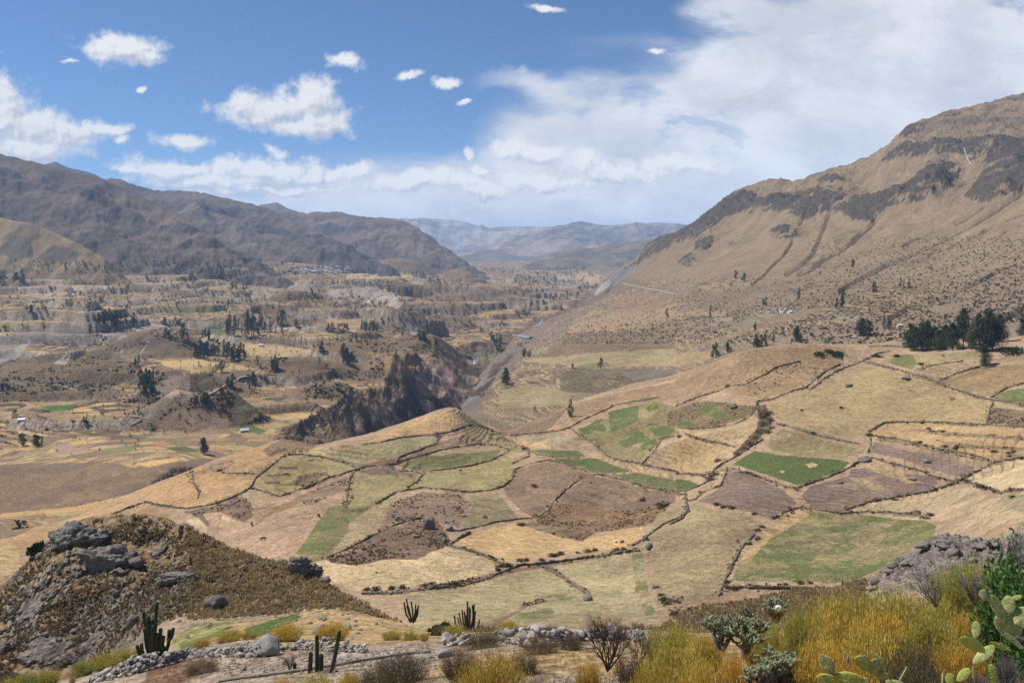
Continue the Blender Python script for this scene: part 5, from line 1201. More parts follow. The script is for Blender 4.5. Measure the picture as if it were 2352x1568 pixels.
# ------------------------------------------------------------------ dry stone walls
def path_world(pts, step=3.0, sheets=None):
    """picture polyline -> points on the ground"""
    P = []
    for (a, b), (c, d) in zip(pts[:-1], pts[1:]):
        n = max(1, int(math.hypot(c-a, d-b)/step))
        for i in range(n): P.append((a+(c-a)*i/n, b+(d-b)*i/n))
    P.append(pts[-1])
    W = [at(u, v) for u, v in P]
    out = [W[0]]
    for w in W[1:]:
        if (w-out[-1]).length < 0.18*out[-1].y+4: out.append(w)
    return out
def resample(W, ds):
    out = [W[0]]; acc = 0
    for a, b in zip(W[:-1], W[1:]):
        L = (b-a).length
        if L < 1e-6: continue
        t = ds-acc
        while t < L: out.append(a+(b-a)*(t/L)); t += ds
        acc = L-(t-ds)
    return out
def stone_wall(pts, label, h=1.15, w=0.55, group='dry stone walls between the fields', m=None, ds=0.9):
    W = resample(path_world(pts), ds)
    if len(W) < 3: return
    V = []; Fq = []; n = 7
    for i, p in enumerate(W):
        d = W[min(i+1, len(W)-1)]-W[max(i-1, 0)]; d.z = 0
        if d.length < 1e-6: d = Vector((1, 0, 0))
        d.normalize(); s = Vector((-d.y, d.x, 0))
        off = 0.25*mnoise.noise(Vector((p.x*0.15, p.y*0.15, 3)))*2
        hh = h*(0.75+0.5*random.random())*(0.8+0.5*mnoise.noise(Vector((p.x*0.05, p.y*0.05, 9))))
        hh *= 0.30+0.80*sst(mnoise.noise(Vector((p.x*0.11, p.y*0.11, 31))), -0.35, 0.05)
        ww = w*(0.7+0.5*random.random())
        z0 = height(p.x, p.y)
        for a, b in ((-0.75, -0.8), (-0.55, 0.35), (-0.5, 0.8), (0, 1.0), (0.5, 0.8), (0.55, 0.35), (0.75, -0.8)):
            V.append((p.x+s.x*(a*ww+off)+random.uniform(-.08, .08), p.y+s.y*(a*ww+off)+random.uniform(-.08, .08), z0+b*hh+(random.uniform(-.1, .1) if b > 0 else 0)))
    for i in range(len(W)-1):
        for k in range(n-1): Fq.append((i*n+k, i*n+k+1, (i+1)*n+k+1, (i+1)*n+k))
    Fq.append(tuple(range(n-1, -1, -1))); e = (len(W)-1)*n; Fq.append(tuple(range(e, e+n)))
    me = mesh_py('stone_wall', V, Fq, m or M_wall, smooth=False)
    o = link('stone_wall', me); tag(o, label, 'stone wall', group)
    WALLPTS.append(W); return o
WALLPTS = []
for cv, pts, lab in WALLS: stone_wall(cv(pts), lab, h=(0.55 if 'bank' in lab else 0.85))

# ------------------------------------------------------------------ trees
def tree_meshes(seed, h=18, w=7, leaves=420, ls=1.3, lobes=7, base=0.18, col=None, droop=0.0):
    r = np.random.default_rng(seed); cs = []
    for k in range(lobes):
        t = (k+0.5)/lobes; z = h*(base+(0.97-base)*t)
        prof = math.sin(math.pi*min(1, 0.22+0.78*t)**0.9)**0.7
        a = r.uniform(0, 6.28); rr = w*0.5*prof*r.uniform(0.15, 0.75)
        rad = w*0.5*prof*r.uniform(0.5, 0.85)+0.25
        cs.append((rr*math.cos(a), rr*math.sin(a), z, rad, rad*r.uniform(0.8, 1.4)))
    C = []; per = leaves//lobes
    for x, y, z, rad, rz in cs:
        nclump = max(3, per//14)
        cl = r.normal(size=(nclump, 3)); cl /= np.linalg.norm(cl, axis=1, keepdims=True); cl *= r.uniform(0.5, 1.0, (nclump, 1))
        q = cl[r.integers(0, nclump, per)]+r.normal(size=(per, 3))*0.20
        C.append(q*np.array([rad, rad, rz])+np.array([x, y, z]))
    C = np.concatenate(C); C[:, 2] = np.clip(C[:, 2], h*base*0.6, h*1.03)
    D = r.normal(size=C.shape)+np.array([0, 0, -droop])
    V, Fq = cards(C, D, r.uniform(0.6, 1.4, len(C))*ls, r.uniform(0.5, 1.0, len(C))*ls*0.7)
    tr = [tube([(0, 0, -0.8), (0.1, 0, h*0.3), (r.uniform(-.4, .4), 0.1, h*0.6), (r.uniform(-.5, .5), 0, h*0.9)], [h*0.022, h*0.017, h*0.01, h*0.004], 6)]
    for k in range(min(lobes, 6)):
        x, y, z, rad, rz = cs[k]; z0 = z*0.62
        tr.append(tube([(0.05, 0, z0), (x*0.6, y*0.6, z*0.85), (x, y, z)], [h*0.009, h*0.006, h*0.003], 5))
    return V, Fq, tr
PROTO = []
def make_tree(name, seed, lab, cat, leafmat, **kw):
    V, Fq, tr = tree_meshes(seed, **kw)
    e = empty(name, (0, 0, 0)); 
    kid(e, link('crown', mesh_np('crown', V, Fq, [leafmat]), e))
    kid(e, link('trunk', mesh_py('trunk', *join(tr), M_bark), e))
    return e
# (u, v base, half width, half height, count, tree height in the picture, place)
GROVES = [(260,742,35,8,18,24,'above the pale quarry cliff on the left'),(311,745,12,4,4,22,'right of the grove above the quarry cliff'),(424,780,8,4,3,28,'left of the middle valley grove'),
 (469,778,14,5,5,26,'beside the small green plot in mid valley'),(590,757,70,16,32,28,'in the large grove in mid valley'),(505,818,62,12,38,26,'in the grove on the golden terraces in mid valley'),
 (395,742,25,6,8,14,'in the thin row left of mid valley'),(380,774,8,4,3,20,'at the end of the thin row'),(400,609,60,5,14,10,'at the foot of the left mountain'),(490,612,25,3,8,10,'at the foot of the left mountain'),
 (500,632,65,12,40,12,'in the wood below the left mountain'),(432,648,18,6,8,14,'left of the wood below the left mountain'),(25,640,40,12,22,16,'at the left edge under the spur'),
 (85,714,30,5,9,17,'in the short row on the far left terraces'),(155,700,10,3,3,14,'on the far left terraces'),(175,674,20,8,8,14,'among the far left terraces'),(230,692,14,8,6,14,'among the far left terraces'),
 (296,667,8,3,3,12,'on the upper left terraces'),(345,642,14,3,5,10,'on the upper left terraces'),(12,755,22,3,6,10,'on the plateau rim at the left edge'),(292,714,7,3,3,16,'above the quarry grove'),(317,720,5,2,2,12,'above the quarry grove'),
 (420,698,12,3,4,12,'on the middle terraces'),(512,704,25,5,8,14,'on the middle terraces'),(575,717,18,6,7,20,'above the large mid valley grove'),(545,665,25,5,6,14,'on the upper middle terraces'),
 (665,634,25,8,10,10,'left of the far white village'),(722,678,12,5,6,12,'below the far white village'),(775,757,25,5,14,17,'in the grove left of the round hill'),(690,750,12,3,3,16,'left of the round hill'),
 (740,807,10,4,4,20,'above the brown mound'),(795,822,14,6,7,26,'right of the brown mound'),(510,854,3,2,1,24,'alone on the golden terrace below the grove'),(588,834,5,2,3,18,'at the bend of the valley track'),
 (629,852,10,6,5,30,'left of the brown mound'),(527,890,10,5,5,26,'beside the valley track'),(578,887,8,5,4,26,'on the curved terraces below the brown mound'),(475,919,10,4,4,18,'at the fork of the valley track'),
 (335,892,18,22,18,30,'in the tall grove left of the pale badland slope'),(305,840,15,5,5,18,'above the tall grove by the badland slope'),(318,949,2,1,1,16,'alone by the lower valley track'),
 (198,974,6,2,2,24,'on the lower left terraces'),(193,892,10,3,6,12,'in the scrub left of the tall grove'),(5,895,14,5,6,24,'at the left edge above the green field'),(52,1023,5,3,3,28,'in the left clump on the lower valley floor'),
 (85,1023,14,4,7,24,'in the right clump on the lower valley floor'),(468,1042,4,2,3,32,'in the tight pair on the orange ridge'),(163,945,5,1,2,12,'beside the small green field'),(616,872,10,5,5,14,'on the curved terraces'),
 (848,757,22,6,16,20,'on the round dark hill in the centre'),(815,782,3,2,2,18,'below the round dark hill'),(924,772,3,2,2,14,'right of the pale crag'),(970,780,7,3,5,18,'right of the pale crag'),
 (999,792,7,4,5,16,'on the rim above the gorge'),(796,834,9,5,5,28,'above the smooth tan hill'),(868,702,22,3,9,12,'under the pale eroded cliff'),(828,627,24,3,16,10,'right of the far white village'),
 (960,634,20,4,12,10,'beyond the pale eroded cliff'),(1020,647,40,4,16,9,'beyond the pale eroded cliff'),(830,652,70,4,24,10,'above the pale eroded cliff'),(1063,744,3,1,2,10,'near the upper river'),
 (1078,744,2,1,1,12,'near the upper river'),(1106,764,6,2,3,13,'near the upper river'),(1140,792,12,14,13,18,'by the river bend'),(1193,797,4,2,2,12,'by the river bend'),(1209,820,12,2,7,17,'on the bank right of the river'),
 (1206,720,9,2,4,10,'above the river far up the valley'),(1162,884,5,2,3,34,'on the terrace edge right of the gorge'),(1313,847,5,2,2,18,'on the terraces right of the gorge'),(1380,847,3,1,1,22,'on the terraces right of the gorge, nearest the cliff'),
 (1532,730,3,1,1,20,'alone beside the upper right track'),(1310,958,4,2,2,40,'tall and dark above the patchy green fields'),(1228,945,4,1,1,14,'small and round on the brown saddle'),
 (1230,652,50,14,40,9,'around the far valley village'),(1275,687,14,5,10,11,'in the dark clump up the valley'),(1310,682,20,8,14,11,'in the dark clump up the valley'),(1350,662,22,4,16,10,'right of the far valley village'),
 (1300,620,50,5,24,7,'far up the valley'),(1130,622,30,4,16,7,'far up the valley'),(1260,640,110,14,80,8,'far up the valley'),(1690,640,4,1,1,17,'left one of the pair on the right hillside'),(1709,647,4,1,1,18,'right one of the pair on the right hillside'),
 (1680,657,3,1,1,9,'below the pair on the right hillside'),(1830,689,6,2,2,24,'on the terraced right hillside'),(1864,682,5,1,1,13,'on the terraced right hillside, right of the dark pair'),(1756,704,6,1,2,18,'above the small stone hamlet'),
 (1927,708,10,3,3,26,'in the clump on the terraced right hillside'),(1937,682,4,1,1,16,'above the clump on the terraced right hillside'),(1962,614,4,1,2,26,'highest on the right hillside'),(2011,672,6,1,2,24,'pale and open on the right hillside'),
 (2069,660,4,1,1,22,'slim, beside the clump high on the right hillside'),(2085,662,9,1,3,20,'in the highest dark clump of the right hillside'),(1884,632,2,1,1,12,'small, on the bare middle of the right hillside'),
 (1632,729,4,1,1,26,'beside the golden plot left of the hamlet'),(1836,784,7,2,3,34,'leaning over the crest of the brown hill'),(1642,822,5,2,2,34,'tall, left of the crest of the brown hill'),(1673,810,4,1,2,26,'at the crest left of the brown hill'),
 (1745,797,14,2,7,26,'in the row behind the brown hill'),(1780,787,5,1,2,18,'behind the brown hill'),(1732,757,3,4,4,18,'in the ravine under the hamlet'),(1800,772,4,1,1,18,'alone behind the brown hill'),
 (1900,787,12,2,4,14,'on the crest right of the brown hill'),(1990,772,14,2,6,32,'in the dark clump left of the eucalyptus grove'),(2031,756,4,1,1,28,'slim, behind the rise left of the eucalyptus grove'),(2043,759,3,1,1,22,'slim and short, behind the rise left of the eucalyptus grove'),
 (2067,764,4,1,1,14,'small, by the white hut'),(200,1000,150,40,30,9,'scattered on the lower valley floor'),(300,940,180,60,50,9,'scattered over the lower terraces'),(600,690,250,40,160,9,'scattered over the upper valley'),
 (1000,720,150,50,110,9,'scattered over the central valley'),(150,680,150,30,60,9,'scattered over the left terraces'),(350,615,330,14,160,9,'at the foot of the left mountains'),(560,840,160,50,50,9,'scattered over the middle terraces'),(1700,690,200,40,26,6,'scattered over the right hillside')]
spots = []
for gi, (u, v, ru, rv, n, hp, lab) in enumerate(GROVES):
    for k in range(n):
        a, b = (rng.uniform(-1, 1), rng.uniform(-1, 1)) if n > 1 else (0, 0)
        p = at(u+a*ru, v+b*rv)
        hpx = hp*rng.uniform(0.62, 1.12) if n > 1 else hp
        spots.append((hpx, p, hpx/F*p.y*1.1, gi, lab, n))
spots.sort(key=lambda t: -t[0])
BIG, SMALL = spots[:285], spots[285:]
ordn = {}
for gi in range(len(GROVES)):
    q = sorted([i for i, t in enumerate(BIG) if t[3] == gi], key=lambda i: BIG[i][1].x/BIG[i][1].y)
    for j, i in enumerate(q): ordn[i] = (j, len(q))
def nth(j, n):
    W = ['first', 'second', 'third', 'fourth', 'fifth', 'sixth', 'seventh', 'eighth', 'ninth', 'tenth', 'eleventh', 'twelfth', 'thirteenth', 'fourteenth', 'fifteenth', 'sixteenth', 'seventeenth', 'eighteenth', 'nineteenth', 'twentieth']
    if n == 1: return ''
    if j == 0: return 'leftmost '
    if j == n-1: return 'rightmost '
    return W[j]+' from left, ' if j < n/2 else W[n-1-j]+' from right, '
protos = [make_tree('eucalyptus_tree', 11+k, None, None, M_leaf, h=18, w=[6.5, 8.5, 5.0, 10, 4.2][k], leaves=[900, 1000, 800, 1100, 700][k], ls=[1.0, 1.05, 0.85, 1.1, 0.75][k], lobes=[8, 8, 9, 7, 10][k], base=[.16, .14, .1, .22, .06][k]) for k in range(5)]
used = [False]*5
for i, (hp, p, hm, gi, lab, n) in enumerate(BIG):
    k = (gi*3+int(rng.integers(0, 3))) % 5
    e = protos[k] if not used[k] else copy_tree(protos[k]); used[k] = True
    sc = hm*1.05/18; e.location = p-Vector((0, 0, 0.02*hm)); e.rotation_euler = (0, 0, rng.uniform(0, 6.28)); e.scale = (sc*rng.uniform(.85, 1.2), sc*rng.uniform(.85, 1.2), sc)
    kind = ['dark tree', 'bushy tree', 'slim tree', 'broad tree', 'pointed tree'][k]
    j, m_ = ordn[i]; L = f'{nth(j, m_)}{kind} {lab}'
    tag(e, ' '.join(L.split()[:16]), 'tree', 'valley trees ' + lab if m_ > 1 else None)
V = []; Q = []; o = 0
for hp, p, hm, gi, lab, n in SMALL:
    r = rng; c = r.normal(size=(70, 3)); c /= np.linalg.norm(c, axis=1, keepdims=True); c *= r.uniform(0.4, 1, (70, 1))
    c = c*np.array([hm*0.22, hm*0.22, hm*0.45])+np.array([p.x, p.y, p.z+hm*0.5])
    v, f = cards(c, r.normal(size=c.shape), r.uniform(.6, 1.4, 70)*hm*0.14, r.uniform(.6, 1.2, 70)*hm*0.10)
    V.append(v); Q.append(f+o); o += len(v)
tag(link('distant_trees', mesh_np('distant_trees', np.concatenate(V), np.concatenate(Q), [M_leaf])), 'small dark trees dotted over the far valley floor and terraces', 'trees', kind='stuff')

# the near grove on the right: individually modelled
GR = [(2092,806,64,30,0),(2104,807,58,28,1),(2117,806,66,34,2),(2131,805,70,34,0),(2146,805,56,30,1),(2160,805,50,30,3),(2174,804,60,32,2),(2188,804,64,30,0),(2200,803,50,26,1),(2213,795,88,34,2),(2086,798,40,22,3),
      (2250,806,88,44,4),(2268,806,98,46,0),(2280,804,72,40,1),(2296,786,66,32,2),(2262,842,54,24,3),(2348,768,38,26,1),(2233,800,40,22,3)]
bigp = [make_tree('eucalyptus_tree', 31+k, None, None, M_leaf, h=18, w=[8.5, 10, 9, 9, 11][k], leaves=5600, ls=0.62, lobes=[9, 8, 11, 8, 9][k], base=[.2, .16, .24, .12, .12][k], droop=0.5) for k in range(5)]
usedb = [False]*5
GL = ['at the left end of the dense grove', 'second from the left in the dense grove', 'third from the left in the dense grove', 'tallest in the left half of the dense grove', 'in the middle of the dense grove, left of centre',
      'low and wide in the middle of the dense grove', 'in the dense grove right of its middle', 'near the right end of the dense grove', 'at the right end of the dense grove', 'rising tall behind the right end of the dense grove', 'low, at the left foot of the dense grove',
      'left half of the large separate clump on the right', 'tallest of the large separate clump on the right', 'right half of the large separate clump on the right', 'leaning right behind the large separate clump', 'alone in front of the grove beside the stone wall', 'at the right edge behind the round bush', 'low tree between the grove and the large clump']
for i, (u, v, hp, wp, k) in enumerate(GR):
    p = at(u, v); hm = hp/F*p.y; wm = wp/F*p.y
    e = bigp[k] if not usedb[k] else copy_tree(bigp[k]); usedb[k] = True
    w0 = [7.5, 9, 8, 8, 10][k]; e.location = p-Vector((0, 0, 0.3)); e.rotation_euler = (0, 0, rng.uniform(0, 6.28)); e.scale = (wm/w0, wm/w0, hm/18)
    tag(e, 'dark green eucalyptus tree ' + GL[i], 'tree', 'eucalyptus trees in the grove on the right')

# ------------------------------------------------------------------ shrubs on the fields
def shrub_mesh(seed, leaves=260, ls=0.16, m=None):
    r = np.random.default_rng(seed); c = r.normal(size=(leaves, 3)); c /= np.linalg.norm(c, axis=1, keepdims=True); c[:, 2] = np.abs(c[:, 2])
    c *= r.uniform(0.55, 1.0, (leaves, 1)); b = r.normal(size=(9, 3))*0.35; b[:, 2] = 0
    c = c*0.62+b[r.integers(0, 9, leaves)]*0.8; c[:, 2] *= 1.15
    V, Fq = cards(c, r.normal(size=c.shape)+np.array([0, 0, .8]), r.uniform(.6, 1.4, leaves)*ls, r.uniform(.5, 1, leaves)*ls*.8)
    return mesh_np('shrub', V, Fq, [m])
SHM = [shrub_mesh(50+k, 300, 0.22, M_shrub) for k in range(3)]+[shrub_mesh(60+k, 300, 0.2, M_shrubd) for k in range(2)]
def shrub(u, v, px, k, label, group):
    p = at(u, v); s = px/F*p.y*0.62
    o = bpy.data.objects.new('shrub', SHM[k]); COL.objects.link(o); o.location = p-Vector((0, 0, .1*s)); o.scale = (s*rng.uniform(.9, 1.4), s*rng.uniform(.9, 1.3), s*rng.uniform(.8, 1.1)); o.rotation_euler = (0, 0, rng.uniform(0, 6.28))
    tag(o, label, 'shrub', group)
for (cv, L, lab) in ((c6, [(280,1465,40),(320,1482,44),(380,1487,44),(530,1527,34)], 'round dark bush above the tall sage field'), (c6, [(490,1255,26),(540,1272,26)], 'small dark bush on the bank under the dark green field'),
        (c6, [(1750,1368,46),(2040,1348,52),(2090,1358,52),(2150,1382,34),(2260,1417,40)], 'round dark bush around the pale tan triangular field'), (c6, [(1620,1522,40),(1720,1538,52),(1470,1432,30)], 'round dark bush at the top edge of the largest green field'),
        (s1, [(740,627,34),(500,634,32),(840,618,50),(910,618,36),(345,612,38),(340,642,36),(400,662,46)], 'small bush in the strip below the largest green field'),
        (s1, [(580,240,34),(555,262,34),(490,342,44)], 'dark bush on the broken stone bank left of the largest green field'), (c8, [(2225,372,34),(2250,425,40),(2270,455,42),(2290,485,44)], 'dark green bush in the row beside the lowest lane'),
        (c8, [(700,348,36),(790,362,40),(850,360,60),(650,360,44),(500,378,50),(430,382,50),(330,388,60),(270,388,40)], 'dark bush on the long wall above the lowest grass fields, left part'),
        (c8, [(1180,235,60),(1220,225,50),(1150,255,44),(1450,188,40),(1530,160,50),(1570,150,44),(1690,138,30),(1755,130,50),(1810,122,34),(1950,118,40),(2000,116,40),(2080,115,34),(1340,190,36),(1300,192,36)], 'dark bush on the long wall above the lowest grass fields, right part'),
        (c5, [(1385,790,40),(1770,770,20),(2250,930,70),(1300,1050,44),(1520,1110,30),(330,1368,20),(1330,540,34)], 'lone dark bush in the middle fields'), (c6, [(350,672,34)], 'small green tree-like bush beside the wall on the brown hill'),
        (c6, [(600,860,70),(640,900,60),(590,930,60),(560,980,60),(540,1020,50),(500,1060,50),(470,1090,44),(420,1130,44),(280,1170,44),(250,1270,70),(240,1300,50),(620,980,50),(650,950,40),(580,880,50)], 'grey green bush crowding the central gully'),
        (c6, [(920,985,34),(730,935,26),(850,830,24),(1115,815,26),(1305,1000,40),(1640,1050,34),(1810,1075,36),(1890,1090,50),(2230,1120,30),(2270,1115,34),(2140,1110,40),(2240,1140,30),(1700,955,30),(1660,915,30),(1800,975,30),(1480,470,40),(1070,465,70),(1100,455,60),(1030,440,50),(960,460,60),(1350,470,50),(1650,520,34),(1800,465,24)], 'dark bush dotted over the right hand fields'),
        (c6, [(2265,450,100)], 'large round olive bush right of the eucalyptus grove'), (c4, [(1475,825,36)], 'dark bush on the orange ridge')):
    L = sorted(L)
    for j_, (x, y, px) in enumerate(L):
        (u, v), = cv([(x, y)]); k = int(rng.integers(0, 3)) if 'grey' not in lab else 3+int(rng.integers(0, 2))
        shrub(u, v, px*0.40, k, nth(j_, len(L))+lab, None if len(L) == 1 else 'bushes: '+lab)
# uncountable scrub: low bushes along every wall, in the brown fields and over the slopes
def scatter(sheet, n, fn, size, m, name, label, cards_n=9, seed=5):
    r = np.random.default_rng(seed); vis = sheet.visible & fn(sheet); idx = np.argwhere(vis)
    if not len(idx): return
    # even density in the picture rather than on the grid
    w = np.maximum(1e-9, np.gradient(sheet.v, axis=0)[vis]*-1); w = np.clip(w, 0, 6); w /= w.sum()
    pk_ = idx[r.choice(len(idx), n, p=w)]
    i, j = pk_[:, 0], pk_[:, 1]
    P = np.stack([sheet.X[i, j]+r.normal(size=n)*0.5, sheet.YY[i, j], sheet.Z[i, j]], 1)
    s = r.uniform(0.5, 1.5, n)*size*(P[:, 1]/400 if size < 0 else 1); s = np.abs(s)
    c = r.normal(size=(n, cards_n, 3)); c /= np.linalg.norm(c, axis=2, keepdims=True); c[:, :, 2] = np.abs(c[:, :, 2])*0.8
    c = c*s[:, None, None]*0.5+P[:, None, :]
    L = np.repeat(s, cards_n)
    V, Fq = cards(c.reshape(-1, 3), r.normal(size=(n*cards_n, 3))+np.array([0, 0, .6]), L*0.9, L*0.7)
    return tag(link(name, mesh_np(name, V, Fq, [m])), label, 'scrub', kind='stuff')
scatter(right, 9000, lambda s: (s.v > 545) & (s.v < 790) & (s.cliff < 0.3) & (s.YY < 2400) & ((s.u > 1850) | (s.v > 640)) & (fbm(s.X, s.YY, 200, 3, seed=401) > -0.25), 1.25, M_scrub, 'hillside_scrub', 'dark thorn bushes dotted over the right hillside', 8, 3)
scatter(valley, 6500, lambda s: (s.veg > 0.26) & (s.gorge < 0.04) & (s.scarp < 0.3) & (s.YY < 3000) & (fbm(s.X, s.YY, 60, 4, 0.6, seed=402) > -0.05), 1.7, M_scrub, 'valley_scrub', 'dark scrub over the mounds and slopes of the valley', 9, 4)
scatter(field, 4500, lambda s: (s.veg > 0.24) & (fbm(s.X, s.YY, 22, 4, 0.6, seed=403) > 0.0), 0.5, M_shrubd, 'field_scrub', 'low brown scrub in the fallow fields', 9, 6)
def hedge():
    r = np.random.default_rng(9); P = []
    for W in WALLPTS:
        for p in W:
            if r.random() < 0.42: P.append((p.x+r.normal()*1.3, p.y+r.normal()*1.3, p.z))
    P = np.array(P); n = len(P); s = r.uniform(.3, 1.3, n); s *= r.uniform(.5, 1, n); k = 12
    c = r.normal(size=(n, k, 3)); c /= np.linalg.norm(c, axis=2, keepdims=True); c[:, :, 2] = np.abs(c[:, :, 2])
    c = c*s[:, None, None]*0.5+P[:, None, :]
    L = np.repeat(s, k); V, Fq = cards(c.reshape(-1, 3), r.normal(size=(n*k, 3))+np.array([0, 0, .6]), L*.6, L*.5)
    tag(link('wall_scrub', mesh_np('wall_scrub', V, Fq, [M_shrub])), 'dry scrub grown along the stone walls', 'scrub', kind='stuff')
hedge()

# ------------------------------------------------------------------ loose rocks and rubble walls
ORD = ['first','second','third','fourth','fifth','sixth','seventh','eighth','ninth','tenth','eleventh','twelfth','thirteenth','fourteenth','fifteenth','sixteenth','seventeenth','eighteenth','nineteenth','twentieth']
def boulder(u, v, wpx, hpx, seed, label, m=None, group=None, sub=3, rough=0.35, dy=1.0, yaw=0.0, rock=True):
    p = at(u, v); k = p.y/F
    V, Fq = rock_shape(seed, sub, wpx*k*0.55, wpx*k*0.55*dy, hpx*k*0.62, rough)
    me = mesh_np('boulder', V, Fq, [m or M_rock], smooth=False)
    o = link('boulder', me); o.location = p+Vector((0, wpx*k*0.2, hpx*k*0.30)); o.rotation_euler = (0, 0, yaw)
    return tag(o, label, 'boulder', group)
for i, (u, v, w, h, lab) in enumerate([
 (983,1214,27,30,'largest boulder of the middle fields, with a dark shaded side'),(1031,1219,17,12,'low boulder right of the largest boulder'),(1112,1189,13,8,'small boulder in the sage field with pale stubble round it'),
 (1475,1150,15,12,'grey boulder in the brown field right of centre'),(1058,1080,6,5,'tiny stone on the green terrace'),(1429,1246,9,8,'small grey boulder in the golden field'),(1416,1246,6,5,'tiny boulder left of the small grey boulder in the golden field'),
 (955,1234,14,8,'flat rock in the brown fallow field'),(1021,1244,10,12,'dark rock beside the tip of the golden field'),(1688,938,18,12,'pale boulder above the bright green plot'),(2188,918,10,8,'single pale boulder near the right end of the broad field'),
 (2085,871,20,8,'flat rock outcrop at the top of the broad field'),(1952,889,16,9,'rock heap in the broad field'),(2134,1063,18,9,'flat pale rock between the purple ploughed strips'),(2100,1103,20,8,'flat rock in the right ploughed field'),
 (1932,1111,12,6,'small pale rock in the right ploughed field'),(1987,1060,26,16,'rocky corner where the walls meet above the ploughed field'),(1492,1262,14,18,'grey boulder at the head of the lowest lane'),(1485,1240,9,14,'upright rock at the head of the lowest lane'),
 (1560,1005,10,10,'pale outcrop in the lower green plot'),(1719,1249,14,10,'pale stone on the broken bank'),(1741,1238,16,9,'flat grey stone at the top of the broken bank'),(1352,1378,22,12,'stone heap at the end of the slanting bank'),
 (490,1400,44,36,'dark broken boulder block on the right flank of the knoll'),(303,1436,24,26,'dark overhanging boulder low on the knoll'),(262,1411,18,22,'grey rounded boulder low on the knoll, left of the overhanging one'),
 (253,1447,15,15,'small grey boulder under the rounded one on the knoll'),(284,1454,14,16,'small dark boulder nearest the tall cactus clump'),(262,1365,16,14,'pale square stone in the middle of the knoll'),(230,1302,16,12,'dark jutting rock in the upper knoll'),
 (310,1300,26,20,'dark jutting rock right of the upper knoll'),(275,1318,20,16,'dark jutting rock in the centre of the knoll'),(90,1285,18,16,'grey rock beside the green bush on the knoll edge')]):
    boulder(u, v, w, h, 100+i, lab, rough=0.5, yaw=i*1.3)
# the lichen-grey ledge at the top of the knoll and the crag on its right shoulder
boulder(150, 1262, 92, 54, 141, 'big lichen grey rock ledge at the top left of the knoll', sub=4, rough=0.9, dy=0.5)
boulder(215, 1250, 70, 34, 142, 'grey rock slab right of the big ledge on the knoll', sub=4, rough=0.9, dy=0.6)
boulder(240, 1312, 120, 44, 144, 'broad rough outcrop in the middle of the knoll', sub=4, rough=1.1, dy=0.4)
boulder(400, 1345, 90, 30, 145, 'long pale green outcrop on the right of the knoll', sub=4, rough=1.0, dy=0.5)
boulder(680, 1316, 48, 34, 143, 'black shadowed crag on the right shoulder of the knoll', sub=4, rough=0.9, dy=0.6)
boulder(715, 1324, 40, 26, 146, 'lower rock of the crag on the right shoulder of the knoll', sub=4, rough=0.9, dy=0.6)
boulder(745, 1338, 24, 14, 147, 'last small rock below the crag on the knoll shoulder', sub=3, rough=0.7)
rk_ = random.Random(4); rs_ = sorted([(rk_.uniform(1990, 2330), rk_.uniform(0, 1)) for _ in range(26)])
for i, (u, f) in enumerate(rs_):
    vt = np.interp(u, [1985,2050,2115,2170,2240,2330], [1336,1292,1250,1237,1244,1246]); v = vt+6+f*46; w = rk_.uniform(14, 40)*(1-.4*f)
    where = 'left' if u < 2090 else 'middle' if u < 2220 else 'right'
    boulder(u, v, w, w*rk_.uniform(.35, .6), 300+i, f"{'high' if f < .4 else 'low'} grey ledge rock on the {where} of the stony spur below the largest green field", rough=1.0, dy=.7, sub=3, group='ledge rocks on the stony spur')
M_bould = mat('pale_boulder', (0.30, 0.285, 0.26), 0.9, 0.3, 2.2, 0.7, c2=(0.22, 0.21, 0.19))
boulder(614, 1506, 66, 42, 171, 'large flat topped grey boulder set into the rubble wall', M_bould, sub=3, rough=0.12, dy=0.8)
boulder(688, 1482, 24, 14, 153, 'pale slab right of the large flat topped boulder', M_bould, rough=0.2)
boulder(733, 1450, 26, 13, 154, 'pale angular stone on the slope above the rubble wall', M_bould, rough=0.2)
boulder(792, 1448, 26, 12, 155, 'heap of pale stones on the slope right of the angular stone', M_bould, rough=0.8)
boulder(1448, 1556, 40, 28, 156, 'pale rounded boulder under the bare shrub', M_bould, rough=0.5)
boulder(1335, 1564, 40, 10, 157, 'bright flat stone left of the boulder under the bare shrub', M_stone, rough=0.3)
boulder(1021, 1510, 30, 18, 158, 'flat stone at the end of the track', M_bould, rough=0.3)
boulder(558, 1540, 14, 9, 159, 'brown stone lying on the track', M_rock, rough=0.3); boulder(625, 1540, 11, 8, 160, 'small brown stone on the right of the track', M_rock, rough=0.3)
boulder(604, 1543, 9, 7, 161, 'tiny stone in the middle of the track', M_stone)
